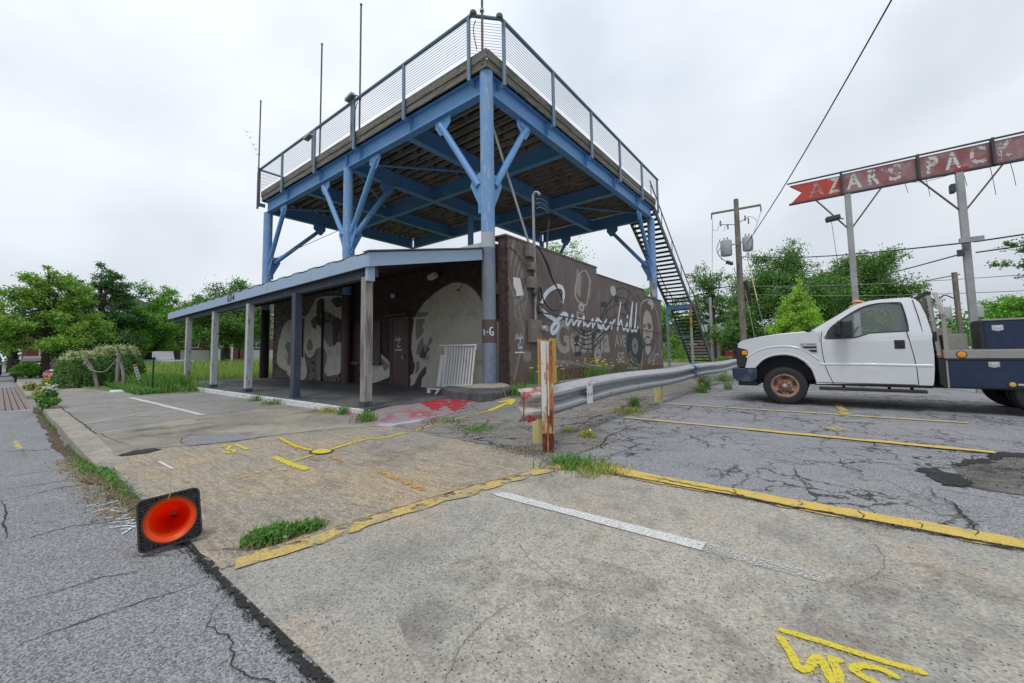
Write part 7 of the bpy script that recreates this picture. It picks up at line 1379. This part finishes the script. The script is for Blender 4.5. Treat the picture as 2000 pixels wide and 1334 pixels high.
# verge weeds along kerb and cracks
def tuft(name,lab,x,y,n,h,m,r=.12,sx=1.,sy=1.,leaf=None,flw=0,z=0.):
    t=thing(name,lab,'weed',(x,y,z)); P=np.stack([x+RNG.normal(0,r*sx,n),y+RNG.normal(0,r*sy,n)],1)
    blades('blades',P,h,m,.006,.45,None,t,lambda a,b:H(a,b)+z-.004); nd=max(6,n//4); blades('dead_stalks',np.stack([x+RNG.normal(0,r*sx*1.2,nd),y+RNG.normal(0,r*sy*1.2,nd)],1),h*.8,'dry_blade',.005,.9,None,t,lambda a,b:H(a,b)+z-.004)
    if leaf: k=leaf; Q=np.stack([x+RNG.normal(0,r*sx*.9,k),y+RNG.normal(0,r*sy*.9,k),z+H(x,y)+RNG.uniform(.01,h*.8,k)],1); mesh_np('leaves',quads(Q,.035),4,'weed_blade',t)
    if flw: Q=np.stack([x+RNG.normal(0,r*sx,flw),y+RNG.normal(0,r*sy,flw),z+H(x,y)+h*RNG.uniform(.6,1.15,flw)],1); mesh_np('flowers',quads(Q,.045,aspect=1.),4,'petal',t)
    return t
for i in range(26):
    pass
P=[];
for i in range(3400): x=-16.8+14.0*(random.random()**.8)*.98; P.append((x,.70+random.gauss(0,.035)+(.0 if x<-6 else .03)))
P=np.array(P); P=P[(np.sin(P[:,0]*2.1)+np.sin(P[:,0]*.9+1)+RNG.normal(0,.4,len(P)))>-.15]; P=P[P[:,0]<-3.55]
blades('kerb_weeds',P[::2],.05,'weed_blade',.006,.6,zf=lambda x,y:zroad(x,y))
blades('kerb_weeds',[(x,y) for x,y in zip(RNG.normal(-6.3,.45,420),RNG.normal(.69,.05,420))],.06,'weed_blade',.006,.6,zf=lambda x,y:zroad(x,y))
blades('dry_litter',[(x,y) for x,y in zip(RNG.uniform(-7.6,-4.0,1500),RNG.normal(.60,.07,1500))],.03,'dry_blade',.004,2.2,zf=lambda x,y:zroad(x,y))
tuft('pavement_weed','dense leafy weed in the soil pit by the yellow joint',-2.78,1.12,420,.085,'weed_blade',.045,1.,1.5,900)
tuft('pavement_weed','thin green weeds at the far end of the soil pit',-2.72,1.33,160,.07,'weed_blade',.03,1.,1.6,120)
for lab,x,y,n,h,r,lf,fw_ in (('bushy weed at the front edge of the red painted ramp',-6.25,3.98,160,.20,.09,120,4),('yellowish weed tuft against the porch kerb left of the red ramp',-7.9,4.22,200,.12,.16,120,8),('green tuft against the white porch kerb beside the near post',-7.35,4.2,90,.20,.05,40,0),('weed tuft below the second porch post',-10.4,4.2,140,.16,.16,80,0),('weed tuft on the porch kerb near the third post',-11.6,4.2,90,.18,.10,60,0),('straggly weeds at the far left end of the porch kerb',-17.0,4.2,320,.30,.5,200,6),('grass tuft at the foot of the rusty post strip',-2.05,3.66,420,.10,.12,0,0),('second grass tuft along the end of the yellow line',-1.75,3.64,300,.08,.12,0,0),('small yellowish tuft in the old asphalt behind the guardrail end',-2.55,5.0,160,.09,.05,0,4),('tiny tuft in the asphalt crack beside the yellowish one',-2.95,5.15,70,.08,.05,0,0),('low green tuft under the guardrail end',-4.1,4.5,200,.07,.16,40,0),('yellow green tuft near the start of the nearest stripe',-2.9,7.4,240,.11,.16,0,3),('green sprig by the second yellow guardrail post',-3.1,8.2,160,.24,.05,60,0),('small weed on the asphalt between guardrail and wall',-4.6,8.9,140,.12,.12,30,0),('bright leafy weed beside the third yellow guardrail post',-2.72,12.9,110,.50,.06,220,0),('yellow green weed below the third yellow guardrail post',-2.62,11.9,120,.24,.08,60,3),('spindly weed in front of the truck bumper',-2.2,13.2,50,.40,.06,40,0),('weeds at the fourth yellow guardrail post',-2.9,16.6,120,.3,.16,60,3),('small tuft on the arrow crack before the wall',-5.0,4.75,120,.07,.14,20,0),('low weeds beside the concrete pad corner',-5.45,7.5,240,.30,.14,220,2)):
    tuft('pavement_weed',lab,x,y,n,h,'weed_blade' if ('yellow' not in lab or 'yellow guard' in lab) else 'leaf_olive',r,1,1 if y<9 else .8,lf,fw_)
def flowers(lab,x,y,n,h,r):
    t=thing('yellow_wildflowers',lab,'flowers',(x,y,H(x,y))); P=np.stack([x+RNG.normal(0,r*.5,n*3),y+RNG.normal(0,r,n*3)],1); blades('stems',P,h,'weed_blade',.006,.14,None,t,lambda a,b:H(a,b))
    k=n; Q=np.stack([x+RNG.normal(0,r*.55,k),y+RNG.normal(0,r*1.1,k),H(x,y)+h*RNG.uniform(.62,1.12,k)],1); mb=MB()
    for q in Q: mb.lathe([(0,.008),(.018,.012),(.032,.0),(.02,-.006)],tuple(q),2,7)
    mb.build('flower_heads','petal',t); Q2=np.stack([x+RNG.normal(0,r*.5,n*5),y+RNG.normal(0,r,n*5),H(x,y)+h*RNG.uniform(.05,.6,n*5)],1); mesh_np('leaves',quads(Q2,.05),4,'weed_blade',t)
flowers('clump of yellow wildflowers against the wall left of the rusty post',-6.05,9.6,52,.55,.36); flowers('clump of yellow wildflowers against the wall right of the rusty post',-6.0,12.7,50,.60,.45); flowers('sparse yellow wildflowers farther along the wall foot',-6.1,15.6,14,.5,.8)
blades('dry_litter',[(x,y) for x,y in zip(RNG.normal(-2.75,.22,260),RNG.normal(3.85,.12,260))],.06,'dry_blade',.004,1.4)
blades('dry_litter',[(x,y) for x,y in zip(RNG.uniform(-1.9,1.2,700),RNG.normal(3.60,.025,700))],.02,'dry_blade',.004,1.6)

# ================= BACKGROUND =================
def window(mb_par,x,y,z,w,h,ax='x',m='signwhite',d=.06):
    f=MB()
    if ax=='x': f.box(x-.02,x+d,y-w/2-.1,y+w/2+.1,z-.1,z+h+.1); o=f.build('window',m,mb_par); MB().box(x+d+.001,x+d+.02,y-w/2,y+w/2,z,z+h).build('pane','pane',o); MB().box(x+d+.021,x+d+.03,y-.03,y+.03,z,z+h).build('muntin',m,o); MB().box(x+d+.021,x+d+.03,y-w/2,y+w/2,z+h*.5-.03,z+h*.5+.03).build('muntin',m,o)
    else: f.box(x-w/2-.1,x+w/2+.1,y-d,y+.02,z-.1,z+h+.1); o=f.build('window',m,mb_par); MB().box(x-w/2,x+w/2,y-d-.02,y-d-.001,z,z+h).build('pane','pane',o); MB().box(x-.03,x+.03,y-d-.03,y-d-.021,z,z+h).build('muntin',m,o)
def townhouse(lab,x,y0,y1,h,mats,roof=1.8,door=None,gar=True,hue='brick'):
    t=thing('townhouse',lab,'house',(x,(y0+y1)/2,0),'brick townhouses behind the meadow'); yc=(y0+y1)/2
    MB().box(x-9,x,y0,y1,-.2,h*.52).build('wall','brick',t); MB().box(x-9,x-.003,y0,y1,h*.52,h).build('upper_wall',mats,t)
    mb=MB(); mb.prism([(y0-.3,h),(y1+.3,h),(yc,h+roof)],lambda u,v,d:(d,u,v),x-9.3,x+.3); mb.build('roof','shingle',t)
    MB().box(x-.1,x+.34,y0-.35,y1+.35,h-.12,h+.05).build('eave','signwhite',t)
    if gar: MB().box(x+.003,x+.06,yc-2.6,yc+.4,0,2.0).build('garage_door','garage',t)
    e=MB().box(x,x+1.2,yc+.9,yc+2.4,-.1,2.7).build('porch_block','signwhite',t); MB().box(x+1.201,x+1.23,yc+1.15,yc+2.15,0,2.3).build('entrance','pane',e)
    for yy in (yc-1.8,yc+1.9): window(t,x,yy,h*.58,1.3,1.3)
    window(t,x,yc-1.6,2.35,1.7,1.0 if h<6 else 1.2)
for i,(y0,y1,h,m,lab) in enumerate(((11.5,18.2,6.3,'siding','brick townhouse with arched window seen left of the second porch post'),(18.4,25,6.6,'siding','brick townhouse behind the broad green tree'),(25.2,31.5,6.2,'siding','tan sided townhouse with white porch right of the third post'),(4.6,11.2,6.0,'brick','brick townhouse mostly hidden behind the fresh green tree'))): townhouse(lab,-56,y0,y1,h,m)
t=thing('brick_house','low brick house with white windows behind the stop sign','house',(-62,3,0)); MB().box(-72,-62,1.6,4.4,-.2,4.2).build('wall','brick',t); mb=MB(); mb.prism([(1.3,4.2),(4.7,4.2),(3,5.6)],lambda u,v,d:(d,u,v),-72.3,-61.7); mb.build('roof','shingle',t); window(t,-62,3.2,1.1,1.2,1.4)
# house behind staircase
t=thing('white_house','white house with dark roof behind the staircase','house',(-20,64,0)); MB().box(-30,-15,64,74,0,3.0).build('wall','signwhite',t); mb=MB(); mb.prism([(63,2.9),(75,2.9),(69,5.6)],lambda u,v,d:(d,u,v),-31,-14.2); mb.build('roof','darkroof',t); window(t,-18,64,1.0,1.6,1.2,'y')
t=thing('board_fence','grey wooden board fence behind the grass verge','fence',(-17,59,0)); mb=MB(); x=-26
fp=MB(); fp.box(-26,-10.5,59.03,59.08,.35,1.75); fp.build('rail','fencewood',t)
b_=MB()
while x<-10.6: b_.box(x,x+.15,58.98,59.02,.05,1.7+random.uniform(-.04,.04)); x+=.16
b_.build('board_panel','fencewood',t)
t=thing('shipping_container','red shipping container with white marks behind the guardrail','container',(-9.5,60,0)); MB().box(-13.6,-7.0,60.4,62.8,.0,2.1).build('body','container',t); 
mb=MB(); x=-13.5
while x<-7.1: mb.box(x,x+.10,60.34,60.398,.12,1.95); x+=.24
mb.build('corrugation','container',t)
for a in (-11.8,-9.2): mb=MB(); textmb(mb,'CFE',lambda u,v,d:(u,60.33-d,v),a-.55,.95,a+.35,1.45,.0,.02); mb.build('white_marks','signwhite',t)
MB().box(-10.6,-10.2,60.30,60.34,.2,1.9).build('door_gap','black',t)
mb=MB()
for i in range(160): pebble(random.uniform(-20,-10),57.6+random.gauss(0,.4),.15,random.uniform(.1,.3))
o=mb.build('rubble_stones','ptop'); o['kind']='stuff'
# left clutter
def car(lab,x,y,L_,m,rz=0,bed=False,hh=1.45):
    t=thing('parked_pickup' if bed else 'parked_car',lab,'pickup' if bed else 'car',(x,y,0)); w=.9
    low=[(-L_/2,.35),(L_/2,.35),(L_/2,.85),(L_*.40,.95),(L_*.2,1.0),(-L_*.42,1.0),(-L_/2,.9)]
    top_=[(L_*.24,1.0),(L_*.10,hh),(-L_*.05 if bed else -L_*.28,hh),(-L_*.10 if bed else -L_*.42,1.0)]
    c,s=math.cos(rz),math.sin(rz); T=lambda u,v,d:(x+u*c-d*s,y+u*s+d*c,v)
    MB().prism(low,T,-w,w).build('body',m,t,True,bevel=.06); g=MB().prism(top_,T,-w*.82,w*.82).build('cabin',m,t,True,bevel=.05)
    q=[(u*.9,1.05 if v<1.1 else v-.08) for u,v in top_]; MB().prism(q,T,-w*.83,w*.83).build('side_window','pane',g)
    q=[(top_[0][0]+.02,1.06),(top_[1][0]+.04,hh-.07),(top_[1][0]-.02,hh-.07),(top_[0][0]-.06,1.06)]; MB().prism(q,T,-w*.72,w*.72).build('windscreen','pane',g)
    for u in (-L_*.31,L_*.31):
        for d in (-w,w-.2):
            mb=MB(); P=[T(u+.33*math.cos(a),.33+.33*math.sin(a),d-.01) for a in np.linspace(0,6.283,17)[:-1]]; Q=[T(u+.33*math.cos(a),.33+.33*math.sin(a),d+.2) for a in np.linspace(0,6.283,17)[:-1]]; mb.add(P+Q,[tuple(range(16)),tuple(range(31,15,-1))]+[(i,(i+1)%16,16+(i+1)%16,16+i) for i in range(16)]); wh=mb.build('wheel','black',t)
    for d in (-w*.75,w*.5): MB().prism([(L_/2-.02,.62),(L_/2+.02,.62),(L_/2+.02,.78),(L_/2-.02,.78)],T,d,d+.22).build('headlight','ptop',t)
car('white pickup parked beyond the tall weeds before the townhouses',-45.5,8.9,5.4,'truckwhite',R(200),True,1.75)
car('dark red car parked behind the leftmost tree trunk',-46.5,1.9,4.6,'carred',R(-10)); car('black car at the far left edge of the street',-52,-.7,4.6,'cardark',R(0))
st_=thing('stop_sign','red octagonal stop sign leaning over the weed mound','stop sign',(-28.2,1.75,0))
C0=Vector((-28.9,1.52,.46)); un=Vector((.93,-.30,0)).normalized(); ur=Vector((.30,.93,.0)).normalized(); ur=(ur+Vector((0,0,-.10))).normalized(); uv=un.cross(ur)
ss=lambda u,v,d:tuple(C0+ur*u+uv*v+un*d)
oc=lambda r0:[(r0*math.cos(R(22.5+45*i)),r0*math.sin(R(22.5+45*i))) for i in range(8)]
MB().prism(oc(.20),ss,-.01,.01).build('sign_edge','signwhite',st_); MB().prism(oc(.183),ss,.0105,.014).build('sign_face','stopred',st_); mb=MB(); textmb(mb,'STOP',ss,-.142,-.062,.142,.066,.018,.025); mb.build('lettering','signwhite',st_)
MB().prism([(-.19,-.28),(.06,-.26),(.06,-.20),(-.19,-.22)],ss,-.01,.006).build('lower_plate','stopred',st_)
MB().tube(smoothp([(-28.85,1.60,.30),(-28.7,1.72,.14),(-28.5,1.85,.08),(-28.4,1.98,.25)],5),.03,8).build('bent_post','polegrey',st_,True)
t=thing('street_name_sign','faded turquoise street name blade on a grey post','street sign',(-29.3,2.3,0)); MB().tube([(-29.3,2.25,0),(-29.25,2.2,.75),(-29.3,2.22,1.12)],.02,8).build('post','polegrey',t,True); MB().bar((-29.4,1.86,1.02),(-29.25,2.15,.99),.02,.11).build('blade','signgreen',t)
# rope posts
t=None
for i,(x,y,lx,h,lab) in enumerate(((-22.6,2.50,-.40,1.22,'leaning left post of the rope barrier before the big bush'),(-21.9,2.95,.0,1.55,'upright middle post of the rope barrier before the big bush'),(-21.3,3.1,-.22,1.30,'leaning right post of the rope barrier before the big bush'))):
    t=thing('rope_post',lab,'post',(x,y,0),'posts of the rope barrier'); MB().tube([(x+.0,y,0),(x+lx*.35*.3,y+lx*.35,h*.55),(x+lx*.3,y+lx,h)],[.06,.055,.05],8).build('stake','postwood',t,True); MB().lathe([(.075,-.04),(.08,0),(.075,.04)],(x+lx*.3*.9,y+lx*.9,h-.22),2,10).build('rope_wrap','rope',t,True)
o=MB().tube(smoothp([(-22.7,2.12,1.05),(-22.5,2.3,.72),(-22.2,2.65,.68),(-21.95,2.95,1.2),(-21.6,2.95,1.05),(-21.36,2.92,1.0)],6),.02,6).build('sagging_rope','rope',None,True); tag(o,'sagging rope strung between the three leaning posts','rope')
t=thing('notice_board','white tilted notice board standing in the weeds','sign',(-19.2,3.15,0)); MB().bar((-19.2,3.02,.94),(-19.2,3.16,.42),.03,.10,(0,1,.3)).build('panel','signwhite',t); MB().bar((-19.18,3.02,.93),(-19.18,3.04,.87),.03,.10,(0,1,.3)).build('red_heading','stopred',t); MB().tube([(-19.25,3.25,0),(-19.25,3.1,.8)],.02,6).build('stake','postwood',t)
for k in range(4): MB().bar((-19.175,3.055+.028*k,.80-.10*k),(-19.175,3.063+.028*k,.77-.10*k),.012,.07,(0,1,.3)).build('text_line','boxgrey',t)
t=thing('sign_stake','thin black stake with small white tag in the weeds','post',(-17.4,3.2,0)); MB().tube([(-17.4,3.2,0),(-17.4,3.2,1.30)],.022,8).build('stake','black',t,True); MB().box(-17.42,-17.38,3.16,3.28,1.18,1.36).build('tag','signwhite',t)
t=thing('parking_meter','black double headed parking meter on the far pavement','parking meter',(-33.5,.9,0)); MB().tube([(-33.0,.6,0),(-33.0,.6,.32)],.05,8).build('pole','black',t,True); MB().box(-33.1,-32.9,.42,.78,.32,.50).build('head','black',t,bevel=.05)
t=thing('bollard','dark bollard farther along the same pavement as the meter','bollard',(-42,.7,0)); MB().tube([(-42,.7,0),(-42,.7,.9)],.08,8).build('post','black',t,True); MB().box(-42.2,-41.8,.5,.9,.85,1.2).build('head','black',t,bevel=.08)
t=thing('sandwich_board','small white sandwich board by the tree trunk','sign',(-33.5,2.0,0)); MB().bar((-33.3,2.0,.05),(-33.45,2.0,.62),.45,.04).build('panel','signwhite',t); MB().bar((-33.75,2.0,.05),(-33.5,2.0,.62),.45,.04).build('panel','black',t)
o=MB().box(-19.6,-18.9,2.45,2.75,-.02,.06).build('stone_slab','signwhite',None,bevel=.03); tag(o,'flat pale stone lying at the edge of the weeds','stone')
t=thing('iron_fence','dark iron fence behind the trees along the far pavement','fence',(-60,3,0)); mb=MB(); mb.box(-74,-52,3.0,3.04,1.6,1.65); mb.build('rail','black',t)
for k in range(30): MB().box(-74+k*.74,-73.95+k*.74,2.98,3.06,0,1.75).build('picket','black',t)
for i,(x,y,z) in enumerate(((-91.6,30,48.1),(-89.8,30,46.2),(-87.8,30,44.1),(-86.4,30,42.6),(-85.5,30,41.2),(-96.9,30,52.6))):
    s_=1.1 if i<5 else .35; mb=MB(); f_=(.3,.0,.35,-.05,.25,.2)[i]
    mb.add([(x,y-1.0*s_,z+f_*s_),(x,y-.45*s_,z+.22*s_),(x,y,z),(x,y+.45*s_,z+.22*s_),(x,y+1.0*s_,z+f_*s_),(x+.1,y+.45*s_,z+.10*s_),(x+.15,y,z-.14*s_),(x+.1,y-.45*s_,z+.10*s_)],[(0,1,7),(1,2,6,7),(2,3,5,6),(3,4,5)]); mb.tube([(x-.3*s_,y,z-.1),(x,y,z-.06),(x+.3*s_,y,z-.12)],[.03,.09*s_,.03],6)
    o=mb.build('gull','ptop'); tag(o,('top gull of the line, wings raised in a shallow V','second gull from the top, with the widest wings','third gull down, wings folded in a V','fourth gull down with flat straight wings','lowest gull, beside the thin corner pole','tiny speck of a gull apart above the others')[i],'gull','gulls gliding left of the platform')
